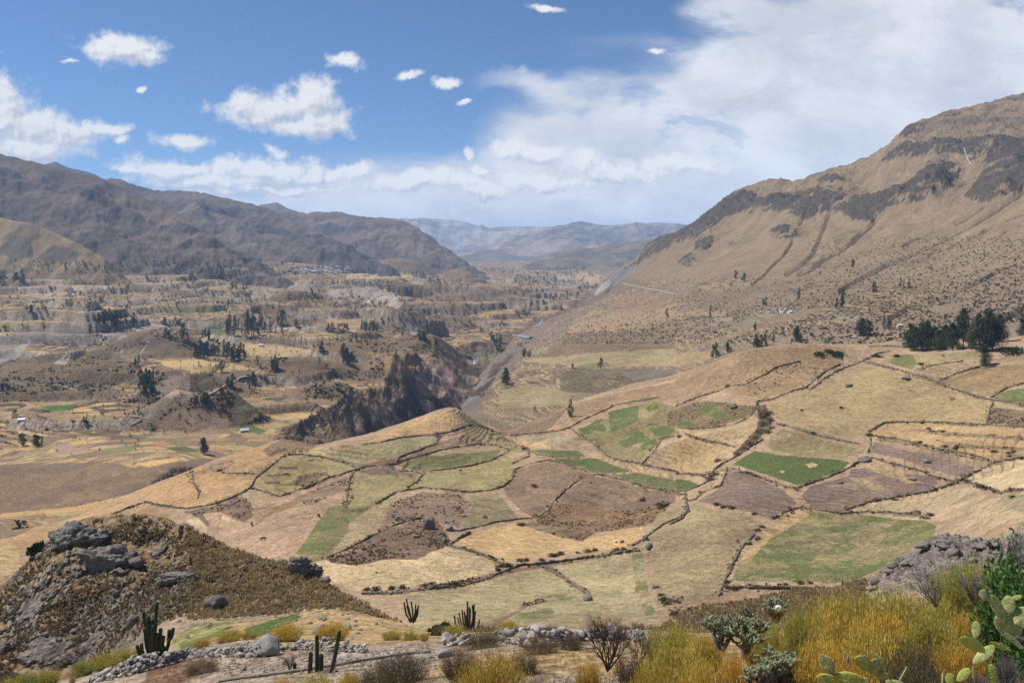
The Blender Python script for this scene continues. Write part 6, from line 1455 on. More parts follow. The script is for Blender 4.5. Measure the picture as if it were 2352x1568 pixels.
def rubble(top, bot, n, smin, smax, label, seed):
    """stones heaped between an upper and a lower picture line"""
    r = np.random.default_rng(seed); V = []; Q = []; o = 0
    tu = [p[0] for p in top]; tv = [p[1] for p in top]; bu = [p[0] for p in bot]; bv = [p[1] for p in bot]
    for i in range(n):
        u = r.uniform(tu[0], tu[-1]); b = np.interp(u, bu, bv); t = np.interp(u, tu, tv); f = r.uniform(0, 1)
        p = at(u, b); k = p.y/F; s = r.uniform(smin, smax)*k*0.5*r.choice([0.6, 0.8, 1, 1.25])
        v, q = rock_shape(seed*100+i, 2 if s > 0.1 else 1, s*r.uniform(.8, 1.3), s*r.uniform(.7, 1.1), s*r.uniform(.5, .9), 0.3, 9)
        a = r.uniform(0, 6.28); ca, sa = math.cos(a), math.sin(a); v = v@np.array([[ca, sa, 0], [-sa, ca, 0], [0, 0, 1]])
        # pile: depth and height grow together
        v = v+np.array([p.x, p.y+f*(b-t)*k*0.55+r.normal()*0.1, 0]); v[:, 2] += p.z+f*(b-t)*k*0.72+0.2*s
        V.append(v); Q.append(q+o); o += len(v)
    me = mesh_np('rubble_wall', np.concatenate(V), np.concatenate(Q), [M_stone])
    tag(link('rubble_wall', me), label, 'rubble wall')
rubble([(205,1556),(260,1530),(300,1508),(360,1500),(425,1495)], [(205,1568),(260,1560),(320,1545),(380,1530),(425,1512)], 330, 8, 17, 'pale heap of rubble stones running down left from the tall cactus clump', 21)
rubble([(425,1494),(480,1492),(515,1490),(545,1480),(590,1474)], [(425,1508),(480,1508),(540,1508),(590,1510)], 200, 7, 15, 'pale rubble wall left of the large flat topped boulder', 22)
rubble([(640,1478),(665,1480),(700,1476),(740,1464),(790,1472),(842,1484)], [(640,1496),(700,1492),(760,1496),(842,1498)], 210, 6, 13, 'pale rubble wall right of the large flat topped boulder', 23)
rubble([(1015,1463),(1045,1460),(1078,1458)], [(1015,1480),(1045,1482),(1078,1480)], 34, 12, 22, 'short white rubble wall at the end of the track', 24)
rubble([(1140,1452),(1180,1442),(1215,1440),(1260,1446),(1300,1452),(1340,1448)], [(1140,1470),(1200,1486),(1260,1486),(1340,1470)], 130, 14, 26, 'coarse white rubble wall in the centre behind the brown bushes', 25)
rubble([(1335,1446),(1380,1440),(1430,1448),(1480,1456)], [(1335,1472),(1400,1470),(1480,1474)], 80, 13, 24, 'white rubble wall seen through the bare shrub', 26)
rubble([(1280,1558),(1350,1556),(1440,1552),(1520,1556)], [(1280,1580),(1350,1580),(1440,1576),(1520,1576)], 200, 4, 10, 'small stones spilled along the bottom edge under the bare shrub', 27)
def pebbles():
    r = np.random.default_rng(3); V = []; Q = []; o = 0
    for i in range(900):
        if i < 500: u, v = r.uniform(430, 1000), r.uniform(1498, 1550)
        else: u, v = r.uniform(0, 900), r.uniform(1240, 1480)
        p = at(u, v)
        if p.y > 120: continue
        s = r.uniform(.03, .12)*(p.y/36)*(1.0 if i < 500 else 1.6)
        q0, q = rock_shape(i, 1, s, s, s*.7, 0); V.append(q0+np.array(p)); Q.append(q+o); o += len(q0)
    tag(link('pebbles', mesh_np('pebbles', np.concatenate(V), np.concatenate(Q), [M_rock])), 'loose stones scattered over the track and the knoll', 'stones', kind='stuff')
pebbles()

# ------------------------------------------------------------------ golden broom-like bushes
def bush_mesh(seed, n=5200, top=(0.66, 0.50, 0.105), low=(0.17, 0.11, 0.055), L=0.085, W=0.016, flat=1.0, lean=(0.0, 0.0)):
    r = np.random.default_rng(seed)
    nc = 70; ca = r.uniform(0, 6.28, nc); cr = np.sqrt(r.uniform(0, 1, nc))*0.8
    ch = 1.0-0.42*cr**2+r.normal(size=nc)*0.08
    i = r.integers(0, nc, n); t = r.uniform(0.05, 1, n)**0.6
    base = np.stack([np.cos(ca)*cr*0.45, np.sin(ca)*cr*0.45, np.zeros(nc)], 1)
    tip = np.stack([np.cos(ca)*cr*1.05+lean[0], np.sin(ca)*cr*1.05+lean[1], ch*flat], 1)
    ax = tip[i]-base[i]
    spread = (0.035+0.075*t)[:, None]
    P = base[i]+ax*t[:, None]+r.normal(size=(n, 3))*spread*np.array([1, 1, .8])
    P[:, 2] = np.maximum(P[:, 2], 0.01)
    D = ax*0.7+r.normal(size=(n, 3))*0.34+np.array([0, 0, 0.45])
    V, Fq = cards(P, D, r.uniform(.55, 1.3, n)*L, r.uniform(.6, 1.3, n)*W)
    # thin woody stems
    m = 420; j = r.integers(0, nc, m); S0 = base[j]+r.normal(size=(m, 3))*0.05; S0[:, 2] = -0.05
    V2, F2 = cards(S0, ax[r.integers(0, m, m)] if False else tip[j]-base[j]+r.normal(size=(m, 3))*0.12, r.uniform(.6, 1.02, m), np.full(m, 0.014), tri=False)
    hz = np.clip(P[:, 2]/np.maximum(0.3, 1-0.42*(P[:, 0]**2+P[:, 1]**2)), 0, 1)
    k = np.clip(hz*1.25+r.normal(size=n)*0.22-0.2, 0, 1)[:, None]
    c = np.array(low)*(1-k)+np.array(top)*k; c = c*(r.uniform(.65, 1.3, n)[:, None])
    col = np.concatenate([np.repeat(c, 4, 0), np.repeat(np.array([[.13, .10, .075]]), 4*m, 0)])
    return np.concatenate([V, V2]), np.concatenate([Fq, F2+len(V)]), col
M_bush = mat('bush_sprigs', (1, 1, 1), 0.85, 0.30, 1.1, 0, 0.1, 0.25, attr=True, transl=0.30, objvar=0.28)
BP = {}
for k in range(4): BP['y%d' % k] = bush_mesh(200+k, 13000, lean=[(0, 0), (.12, 0), (-.1, .05), (.05, -.05)][k])
for k in range(3): BP['b%d' % k] = bush_mesh(210+k, 8000, top=(0.20, 0.155, 0.085), low=(0.14, 0.10, 0.07), L=0.07, W=0.016)
for k in range(2): BP['g%d' % k] = bush_mesh(220+k, 8000, top=(0.48, 0.44, 0.09), low=(0.19, 0.16, 0.06), L=0.09, W=0.018)
for k in range(2): BP['o%d' % k] = bush_mesh(230+k, 12000, top=(0.64, 0.42, 0.08), low=(0.24, 0.135, 0.06), L=0.08, W=0.015)
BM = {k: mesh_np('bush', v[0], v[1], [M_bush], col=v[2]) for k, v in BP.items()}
bush_n = {}
def bush(u, vtop, y, wpx, kind, label, group=None):
    x = (u-CU)/F*y; zt = -(vtop-CV)/F*y; zg = height(x, y); h = max(0.35, zt-zg); w = wpx/F*y*0.5
    k = kind+str(bush_n.setdefault(kind, 0) % {'y': 4, 'b': 3, 'g': 2, 'o': 2}[kind]); bush_n[kind] += 1
    o = bpy.data.objects.new('bush', BM[k]); COL.objects.link(o)
    o.location = (x, y, zg-0.03); o.scale = (w/1.05, w/1.05, h/1.12); o.rotation_euler = (0, 0, rng.uniform(0, 6.28))
    return tag(o, label, 'bush', group)
Y = 'golden bush '
for (u, vt, y, w, k, lab) in [
 (1560,1476,12,200,'y',Y+'tall, at the bottom just right of the bare shrub'),(1500,1532,10,150,'o',Y+'orange tinted, lowest, right of the bare shrub'),(1630,1520,9.5,170,'y',Y+'lowest, left of the small branching cactus'),(1530,1437,19,150,'y',Y+'behind the tall one, at the end of the white rubble wall'),
 (1612,1452,17,120,'y',Y+'left of the dark branching cacti'),(1690,1500,12,110,'o',Y+'orange tinted, under the dark branching cacti'),(1772,1424,15,112,'y',Y+'small rounded dome under the round branching cactus'),(1735,1432,16,70,'y',Y+'small, left of the rounded dome'),
 (1850,1392,12.5,120,'y',Y+'at the left end of the large golden mass'),(1905,1366,13.5,130,'y',Y+'second along the top of the large golden mass'),(1960,1352,14,140,'y',Y+'third along the top of the large golden mass'),(2030,1354,13,150,'y',Y+'fourth along the top of the large golden mass'),
 (2100,1362,12,150,'y',Y+'fifth along the top of the large golden mass'),(2165,1380,11.5,120,'y',Y+'sixth along the top of the large golden mass'),(2225,1396,10.5,100,'y',Y+'at the right end of the golden mass beside the prickly pear'),
 (1945,1404,11,170,'y',Y+'in the middle row of the golden mass, second from the left'),(2040,1400,10.5,180,'y',Y+'in the middle row of the golden mass, third from the left'),(2140,1410,9.5,170,'y',Y+'in the middle row of the golden mass, fourth from the left'),
 (1900,1462,9.2,170,'y',Y+'in the front row of the golden mass, first from the left'),(2000,1452,9,190,'y',Y+'in the front row of the golden mass, second from the left'),(2110,1470,8.4,150,'b','brown twiggy bush in the front row of the golden mass'),(2210,1465,7.8,150,'o',Y+'in the front row beside the prickly pear'),
 (1830,1500,9.5,130,'b','brown twiggy bush behind the small branching cactus'),(1960,1512,7.6,200,'o','rust coloured bush above the low prickly pear'),(2090,1520,7.2,200,'b','brown twiggy bush between the two prickly pears'),(1690,1565,9,120,'b','brown low bush left of the small branching cactus'),
 (2215,1292,17,100,'g','olive yellow bush behind the twigs on the upper right'),(2170,1305,16,90,'g','olive yellow bush, left one on the upper right'),(2262,1284,15,110,'g','olive yellow bush touching the bright green shrub'),
 (1130,1510,13,215,'o','wide orange bush at the bottom centre'),(1350,1520,14,90,'o','small orange bush under the left of the bare shrub'),(720,1552,19,130,'y','golden bush at the bottom below the four slim cacti'),(805,1543,20,60,'y','small golden bush right of the four slim cacti'),
 (650,1562,18,90,'o','low orange bush at the bottom left of the four slim cacti'),(525,1450,42,80,'y','golden bush above the rubble wall beside the green patch'),(572,1456,42,50,'o','orange bush above the rubble wall left of the boulder'),(465,1482,40,60,'o','low orange bush between the cactus clump and green patch'),
 (662,1438,41,100,'y','golden bush directly above the large flat topped boulder'),(765,1436,41,100,'y','golden bush above the right hand rubble wall'),(290,1492,42,80,'g','yellow green bush left of the tall cactus clump'),(238,1505,40,90,'g','yellow green bush on the upper side of the rubble heap'),
 (190,1520,39,70,'g','yellow green bush left of the rubble heap'),(110,1538,35,70,'g','bright yellow green bush near the bottom left corner'),(60,1545,34,70,'g','yellow green bush second from the bottom left corner'),(18,1556,33,60,'g','yellow green bush in the bottom left corner'),
 (900,1448,38,60,'g','yellow green bush above the track'),(945,1454,37,60,'g','yellow green bush above the track, right of its neighbour'),(975,1462,36,30,'y','small golden bush at the end of the track'),(1045,1440,42,80,'g','yellow green bush behind the short white rubble wall'),
 (1165,1426,46,70,'y','golden bush behind the coarse white rubble wall'),(1110,1458,26,150,'b','large dark brown bush behind the wide orange bush'),(925,1505,20,170,'b','dark brown bush at the bottom left of centre'),(1240,1484,22,130,'b','brown bush below the coarse white rubble wall'),
 (1055,1492,19,120,'b','dark brown bush left of the wide orange bush'),(1310,1482,23,90,'b','greyish brown bush left of the bare shrub'),(860,1530,18,110,'b','dark brown bush at the bottom near the pole like stems'),(1205,1502,19,110,'b','brown bush right of the wide orange bush'),
 (1450,1500,17,110,'b','brown bush behind the trunk of the bare shrub'),(1270,1440,42,60,'b','brown bush growing out of the coarse white rubble wall'),(1010,1438,45,50,'b','olive brown bush left of the right slim cactus clump'),(470,1560,30,120,'b','greyish bush at the bottom edge below the rubble heap'),
 (1400,1430,40,90,'y','golden bush behind the white wall and bare shrub'),(1330,1560,12,90,'b','small brown bush at the bottom right of the wide orange bush')]:
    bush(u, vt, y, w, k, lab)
# bright green leafy shrub on the right edge
def leafy(u, vtop, y, wpx, seed, label, m, n=3600, L=0.075, W=0.030):
    x = (u-CU)/F*y; zt = -(vtop-CV)/F*y; zg = height(x, y); h = zt-zg; w = wpx/F*y*0.5; r = np.random.default_rng(seed)
    nc = 60; c = r.normal(size=(nc, 3)); c /= np.linalg.norm(c, axis=1, keepdims=True); c[:, 2] = np.abs(c[:, 2]); c *= r.uniform(.5, .95, (nc, 1))
    i = r.integers(0, nc, n); d = r.normal(size=(n, 3))*np.array([.09, .09, .12])
    P = (c[i]+d)*np.array([w, w, h]); D = c[i]*0.7+r.normal(size=(n, 3))*0.55+np.array([0, 0, .6])
    V, Fq = cards(P, D, r.uniform(.6, 1.3, n)*L, r.uniform(.7, 1.2, n)*W)
    e = empty('leafy_shrub', (x, y, zg)); link('foliage', mesh_np('foliage', V, Fq, [m]), e)
    tw = [tube([(0, 0, -.1), tuple(c[k]*np.array([w, w, h])*0.5+r.normal(size=3)*.04), tuple(c[k]*np.array([w, w, h]))], [.012, .008, .003], 4) for k in range(40)]
    link('stem', mesh_py('stem', *join(tw), M_bark), e); tag(e, label, 'shrub')
M_green = mat('bright_leaves', (0.075, 0.155, 0.030), 0.6, 0.3, 3.0, 0, 0.3, 0.4, transl=0.25)
leafy(2330, 1262, 9.8, 150, 1, 'bright green leafy shrub at the right edge, tallest of three', M_green)
leafy(2300, 1300, 9.0, 120, 2, 'bright green leafy shrub above the prickly pear, left one', M_green, 2600)
leafy(2370, 1318, 8.2, 120, 3, 'bright green leafy shrub cut by the right edge, lowest', M_green, 2600)
M_dgreen = mat('dull_leaves', (0.050, 0.075, 0.030), 0.8, 0.3, 2.0, 0, 0.1, 0.4, transl=0.15)
leafy(88, 1252, 90, 46, 4, 'dark green bush left of the grey ledge on the knoll', M_dgreen, 1500, 0.35, 0.2)
leafy(1020, 1438, 47, 80, 5, 'grey green bush left of the right slim cactus clump', M_dgreen, 1600, 0.16, 0.1)

# ------------------------------------------------------------------ bare shrubs
M_twig = mat('dark_twigs', (0.055, 0.042, 0.036), 0.9, 0.3, 5.0, 0)
M_twig2 = mat('grey_twigs', (0.15, 0.13, 0.12), 0.9, 0.3, 5.0, 0)
def bare(u, vbase, vtop, y, wpx, seed, label, m, lean=0.0, r0=0.018, gens=5, nst=8):
    x = (u-CU)/F*y; z0 = -(vbase-CV)/F*y; h = (vbase-vtop)/F*y; w = wpx/F*y*0.5; r = random.Random(seed); parts = []
    def grow(p, d, L, rad, g):
        q = p+d*L*0.5+Vector((r.gauss(0, .04), r.gauss(0, .04), r.gauss(0, .02)))*L; e = q+(d+Vector((r.gauss(0, .15), r.gauss(0, .15), .08))).normalized()*L*0.5
        parts.append(tube([p, q, e], [rad, rad*.85, rad*.62], 4 if g < 3 else 3))
        if g >= gens: return
        for k in range(3 if g < 2 else r.choice([2, 3, 3])):
            nd = (d+Vector((r.gauss(0, .45), r.gauss(0, .45), r.gauss(0.1, .3)))).normalized(); grow(e if k else q, nd, L*r.uniform(.6, .82), rad*.6, g+1)
    for k in range(nst):
        a = 6.28*k/nst+r.uniform(-.3, .3); t = r.uniform(.25, 1)
        d = Vector((math.cos(a)*t*w/h+lean, math.sin(a)*t*w/h, 1)).normalized(); grow(Vector((0, 0, -.05)), d, h*0.36, r0, 0)
    o = link('bare_shrub', mesh_py('bare_shrub', *join(parts), m, smooth=False)); o.location = (x, y, z0)
    return tag(o, label, 'bare shrub')
bare(1395, 1535, 1412, 16, 190, 1, 'large bare black branched shrub left of the golden bushes', M_twig, r0=0.020, nst=9)
bare(1470, 1520, 1440, 18, 110, 2, 'bare dark shrub right behind the large black one', M_twig, r0=.012, nst=6)
bare(665, 1535, 1500, 27, 50, 3, 'small bare brown shrub below the large flat topped boulder', M_twig2, r0=.014, gens=4, nst=8)
bare(2150, 1385, 1292, 11, 150, 4, 'bare grey twigs rising behind the golden mass on the right', M_twig2, lean=-.35, r0=.008, gens=4, nst=8)
bare(2240, 1380, 1300, 10, 120, 5, 'bare grey twigs left of the bright green shrub', M_twig2, lean=-.3, r0=.008, gens=4, nst=7)
bare(2345, 1300, 1205, 9, 60, 6, 'bare grey twigs above the bright green shrub at the right edge', M_twig2, lean=-.1, r0=.007, gens=4, nst=4)
bare(1285, 1475, 1440, 36, 60, 7, 'small grey bare shrub leaning on the coarse white rubble wall', M_twig2, r0=.016, gens=4, nst=7)
bare(42, 1500, 1420, 70, 34, 8, 'dead grey shrub low on the left of the knoll', M_twig2, r0=.05, gens=4, nst=4)
bare(482, 1448, 1425, 60, 26, 9, 'tiny dead shrub above the green patch', M_twig2, r0=.025, gens=3, nst=4)

# ------------------------------------------------------------------ columnar cacti
M_cact = mat('column_cactus_skin', (0.060, 0.075, 0.040), 0.8, 0.3, 6.0, 0.4)
M_cactd = mat('old_cactus_skin', (0.075, 0.070, 0.052), 0.9, 0.3, 3.0, 0.4)
def column(pts, rad, ribs=9):
    """ribbed column with a rounded tip"""
    pts = [Vector(p) for p in pts]; n = ribs*4; V = []; Fq = []; P = []; Rr = []
    L = len(pts)
    for i in range((L-1)*6+1):
        t = i/6; k = min(int(t), L-2); f = t-k
        P.append(pts[k].lerp(pts[k+1], f)); Rr.append(rad*(1.0+0.06*math.sin(i*1.7)))
    d = (P[-1]-P[-2]).normalized()
    for a in (0.35, 0.65, 0.88, 0.99): P.append(pts[-1]+d*rad*a*1.2); Rr.append(rad*math.sqrt(max(0.0004, 1-a*a)))
    for i, p in enumerate(P):
        d = (P[min(i+1, len(P)-1)]-P[max(i-1, 0)]).normalized(); a = Vector((1, 0, 0)) if abs(d.x) < .8 else Vector((0, 1, 0)); b = d.cross(a).normalized(); a = b.cross(d)
        for k in range(n):
            t = 2*math.pi*k/n; r = Rr[i]*(1+0.16*math.cos(ribs*t)); V.append(tuple(p+(a*math.cos(t)+b*math.sin(t))*r))
    for i in range(len(P)-1):
        for k in range(n): Fq.append((i*n+k, i*n+(k+1) % n, (i+1)*n+(k+1) % n, (i+1)*n+k))
    Fq.append(tuple(range((len(P)-1)*n, len(P)*n)))
    return np.array(V), Fq
def cactus(y, stems, label, m=None, cv=ident, wpx=5.0, group=None, ribs=8):
    """stems: list of picture polylines from foot to tip, all near depth y"""
    m = m or M_cact; k = y/F; b = cv([stems[0][0]])[0]; x0 = (b[0]-CU)*k; z0 = -(b[1]-CV)*k
    e = empty('column_cactus', (x0, y, z0))
    for i, st in enumerate(stems):
        r = random.Random(i*7+int(y)); dy = r.uniform(-1, 1)*y*0.006
        pts = [((u-CU)*k-x0, dy*(1 if j else 0.5), -(v-CV)*k-z0) for j, (u, v) in enumerate(cv(st))]
        pts[0] = (pts[0][0], pts[0][1], pts[0][2]-0.12)
        link('stem', mesh_py('stem', *column(pts, wpx*k*0.5*r.uniform(.85, 1.15), ribs), m), e)
    return tag(e, label, 'cactus', group)
cactus(40.5, [[(1030,1110),(1010,960),(1000,850)],[(1045,1110),(1050,960),(1065,750)],[(1000,1110),(975,940),(958,830)],[(1060,1110),(1080,1040),(1085,930)],[(1010,1110),(985,1040),(975,935)],[(1035,1110),(1030,960),(1028,870)],[(1050,1110),(1040,1000),(1045,900)],
   [(990,1110),(970,1060),(968,1020)],[(1080,1110),(1095,1050),(1105,980)],[(1100,1110),(1125,1040),(1130,955)],[(1128,1010),(1150,985),(1158,940)],[(985,1105),(950,1085),(934,1035)],[(1020,1110),(1000,1050),(1005,970)],[(1065,1110),(1060,1040),(1068,960)],[(1110,1110),(1112,1070),(1112,1040)]],
   'tall dark candelabra cactus clump standing on the rubble wall', cv=c7, wpx=7.5)
cactus(26, [[(2137,1255),(2138,1100),(2137,985)],[(2085,1255),(2095,1180),(2098,1095)],[(2160,1255),(2170,1190),(2170,1108)]], 'three upright slim ribbed cacti at the bottom beside the track', cv=c7, wpx=8.5)
cactus(25, [[(2222,1255),(2262,1120),(2294,945)]], 'leaning slim cactus right of the upright three', cv=c7, wpx=7.5)
cactus(27, [[(1990,1245),(1989,1210),(1988,1170)]], 'short stub of a cactus left of the upright three', cv=c7, wpx=7)
cactus(56, [[(575,595),(570,540),(560,480)],[(580,595),(590,540),(595,485)],[(570,595),(550,550),(528,460)],[(585,595),(605,560),(610,500)],[(568,590),(545,540),(535,500)],[(578,590),(578,530),(577,500)],[(560,590),(530,540),(518,470)],[(585,590),(598,540),(603,520)],[(565,590),(555,540),(548,505)]],
   'grey slim cactus clump at the foot of the knoll', M_cactd, c8, 3.2)
cactus(60, [[(945,665),(945,560),(944,462)],[(955,665),(962,580),(965,505)],[(960,665),(978,600),(990,495)],[(930,665),(915,600),(908,525)],[(925,665),(900,600),(888,540)],[(950,665),(955,600),(955,510)],[(965,668),(990,620),(998,520)],[(935,665),(930,600),(925,530)],[(970,668),(985,600),(977,500)],[(920,660),(895,620),(880,560)],[(985,668),(1020,620),(1026,590)],[(940,665),(940,600),(935,545)],[(900,660),(862,610),(857,560)]],
   'dark many stemmed cactus clump before the lowest grass field', M_cactd, c8, 3.2)
cactus(98, [[(1125,660),(1122,630),(1120,605)],[(1140,660),(1140,630),(1138,608)],[(1152,660),(1155,630),(1158,605)],[(1162,660),(1166,635),(1170,615)],[(1132,660),(1131,630),(1130,615)]], 'small grey cactus clump below the largest green field', M_cactd, s1, 2)
cactus(84, [[(1225,300),(1226,270),(1228,240)],[(1232,300),(1236,270),(1238,248)],[(1220,298),(1219,275),(1219,258)]], 'small dark cactus on the crest of the knoll', M_cactd, c7, 2.2)
cactus(80, [[(1292,480),(1292,455),(1290,430)],[(1298,480),(1302,455),(1304,440)],[(1286,478),(1283,460),(1280,445)]], 'small dark cactus below the crest of the knoll', M_cactd, c7, 2.2)
cactus(76, [[(1375,330),(1376,305),(1378,285)],[(1382,330),(1388,310),(1390,295)]], 'tiny dark cactus on the right crest of the knoll', M_cactd, c7, 2.2)

# ------------------------------------------------------------------ branching cholla-like cacti
M_cholla = mat('branching_cactus_skin', (0.27, 0.29, 0.14), 0.85, 0.35, 14.0, 0.9, c2=(0.13, 0.15, 0.08))
M_spine = mat('pale_spines', (0.55, 0.50, 0.38), 0.7, 0.2, 5.0, 0)
def cholla(u, vbase, vtop, y, wpx, seed, label, jr=0.026, gens=4, nmain=3):
    k = y/F; x = (u-CU)*k; z0 = -(vbase-CV)*k; H = (vbase-vtop)*k; Wd = wpx*k*.5; r = random.Random(seed)
    stem = []; joints = []; spn = []; groups = []
    def knob(p, q, rad):
        p = p-(q-p)*0.12; d = q-p; n = 7; pts = [p+d*t for t in (0, .15, .4, .65, .88, 1)]; rr = [rad*.55, rad*.9, rad*1.05, rad, rad*.8, rad*.4]
        v, f = tube(pts, rr, 8); v = v+np.array([mnoise.noise(Vector(a)*42) for a in v])[:, None]*rad*.25*np.array([1, 1, 1]); joints.append((v, f))
        for _ in range(22):
            t = r.random(); c = p+d*t; o = Vector((r.gauss(0, 1), r.gauss(0, 1), r.gauss(0, 1))).normalized(); spn.append((c+o*rad*.8, o))
    def grow(p, d, L, rad, g):
        q = p+d*L
        if g <= 1: stem.append(tube([p, p.lerp(q, .5)+Vector((r.gauss(0, .02), r.gauss(0, .02), 0)), q], [rad*1.3, rad*1.1, rad], 8))
        else: knob(p, q, rad)
        if g >= gens: return
        for _ in range(r.choice([2, 3, 3]) if g < 3 else r.choice([1, 2, 3])):
            nd = (d*0.35+Vector((r.gauss(0, .7), r.gauss(0, .5), r.gauss(.45, .35)))).normalized(); grow(q if r.random() < .6 else p.lerp(q, .6), nd, L*r.uniform(.62, .85), rad*(0.88 if g > 1 else .75), g+1)
    for j in range(nmain):
        a = r.uniform(-1, 1); d = Vector((a*Wd/H*1.1, r.uniform(-.4, .4), 1)).normalized(); grow(Vector((a*.04, 0, 0)), d, H*.36, jr*1.5, 0); groups.append(joints[:]); joints.clear()
    e = empty('branching_cactus', (x, y, z0))
    link('trunk', mesh_py('trunk', *join(stem), M_bark), e); [link('branch', mesh_py('branch', *join(q), M_cholla), e) for q in groups if q]
    C = np.array([tuple(a) for a, b in spn]); D = np.array([tuple(b) for a, b in spn]); v, f = cards(C, D, np.full(len(C), jr*1.1), np.full(len(C), .0025), tri=True)
    link('spines', mesh_np('spines', v, f, [M_spine]), e); tag(e, label, 'cactus')
cholla(1655, 1490, 1398, 13.5, 80, 1, 'dark branching cactus on the left of the pair', nmain=3, jr=.024)
cholla(1708, 1512, 1400, 13, 80, 2, 'taller dark branching cactus on the right of the pair', nmain=3, jr=.024)
cholla(1785, 1428, 1368, 20, 92, 3, 'round spreading branching cactus with a white rag on it', nmain=6, jr=.028)
cholla(1790, 1572, 1480, 9.5, 100, 4, 'pale green branching cactus at the bottom right of centre', nmain=4, jr=.024)
cholla(1740, 1580, 1520, 9, 70, 5, 'low pale branching cactus at the bottom edge', nmain=3, jr=.02)
# the white rag
def rag():
    k = 19.7/F; V, Fq = rock_shape(5, 3, 7*k, 4*k, 6*k, 1.4, 3); m = mat('white_cloth', (.72, .74, .78), .9, .1, 8, .3)
    o = link('rag', mesh_np('rag', V, Fq, [m], smooth=True)); o.location = ((1788-CU)*k, 19.7, -(1396-CV)*k); tag(o, 'white rag caught on the round spreading cactus', 'rag')
rag()

# ------------------------------------------------------------------ prickly pears
M_pad = mat('prickly_pear_pad', (0.56, 0.57, 0.12), 0.55, 0.35, 9.0, 0.5, 0.3, c2=(0.38, 0.45, 0.09), transl=0.25)
M_padd = mat('scarred_pad', (0.36, 0.42, 0.12), 0.7, 0.45, 16.0, 0.8, 0.25, c2=(0.44, 0.41, 0.18), transl=0.2)
def pad(e, cu, cvv, L, W, ang, yaw, y, m=None, off=0.0, th=0.10):
    """pad centred at a picture point; ang: tilt from upright in the view plane, yaw: how far it turns its edge"""
    k = y/F; L *= k*.5; W *= k*.5; V = []; Fq = []; n = 28; rings = [(1.0, 0.0), (0.97, .5), (0.85, .82), (0.6, .97), (0.3, 1.0)]
    def ring(s, zf, sg):
        for i in range(n):
            a = 2*math.pi*i/n; x = math.sin(a); z = math.cos(a); wf = 1-0.30*max(0, -z)**1.3
            bx = mnoise.noise(Vector((x*2.2+cu, z*2.2+cvv, 0)))*0.05
            V.append((x*W*s*wf*(1+bx), sg*zf*W*th*(1+0.35*mnoise.noise(Vector((x*s*6+cu, z*s*6, sg*3.0)))) + 0.10*W*(x*x*s*s), z*L*s*(1+bx)))
    for s, zf in rings: ring(s, zf, 1)
    V.append((0, W*th, 0))
    for s, zf in rings[1:]: ring(s, zf, -1)
    V.append((0, -W*th, 0)); R = len(rings)
    for j in range(R-1):
        for i in range(n): Fq.append((j*n+i, j*n+(i+1) % n, (j+1)*n+(i+1) % n, (j+1)*n+i))
    c = R*n
    for i in range(n): Fq.append(((R-1)*n+i, (R-1)*n+(i+1) % n, c))
    o2 = c+1
    for i in range(n): Fq.append((i, o2+i, o2+(i+1) % n, (i+1) % n))
    for j in range(R-2):
        for i in range(n): Fq.append((o2+j*n+(i+1) % n, o2+j*n+i, o2+(j+1)*n+i, o2+(j+1)*n+(i+1) % n))
    c2 = o2+(R-1)*n
    for i in range(n): Fq.append((o2+(R-2)*n+(i+1) % n, o2+(R-2)*n+i, c2))
    o = link('pad', mesh_py('pad', V, Fq, m or M_pad), e)
    o.location = ((cu-CU)*k-e.location.x, off, -(cvv-CV)*k-e.location.z); o.rotation_euler = (math.radians(12*math.sin(cu)), math.radians(ang), math.radians(yaw))
    o.rotation_mode = 'XYZ'; o.matrix_basis = Matrix.Translation(o.location) @ Matrix.Rotation(math.radians(ang), 4, 'Y') @ Matrix.Rotation(math.radians(yaw), 4, 'Z') @ Matrix.Rotation(math.radians(10*math.sin(cu)), 4, 'X')
    # spines and areoles
    r = np.random.default_rng(int(cu+cvv)); C = []; D = []
    for _ in range(70):
        a = r.uniform(0, 6.28); s = math.sqrt(r.uniform(0, 1))*.92; x = math.sin(a)*s; z = math.cos(a)*s; wf = 1-0.30*max(0, -z)**1.3; sg = r.choice([-1, 1])
        for _k in range(2): C.append((x*W*wf, sg*W*th*math.sqrt(max(0, 1-s*s)), z*L)); D.append((r.normal()*.5, sg*1.0, r.normal()*.5))
    v, f = cards(np.array(C), np.array(D), np.full(len(C), .014), np.full(len(C), .0022), tri=True); link('spines', mesh_np('spines', v, f, [M_spine]), o)
    return o
q4 = lambda x, y: (x*.2202+1834.6, y*.2202+1223)
def pear(y, base, pads, label):
    k = y/F; e = empty('prickly_pear', ((base[0]-CU)*k, y, -(base[1]-CV)*k))
    for i, (x, z, L, W, ang, yaw, d, s) in enumerate(pads):
        u, v = q4(x, z); pad(e, u, v, L*.2202, W*.2202, ang, -(yaw+18) if yaw < 45 else yaw, y, M_padd if s else M_pad, d)
    return tag(e, label, 'cactus')
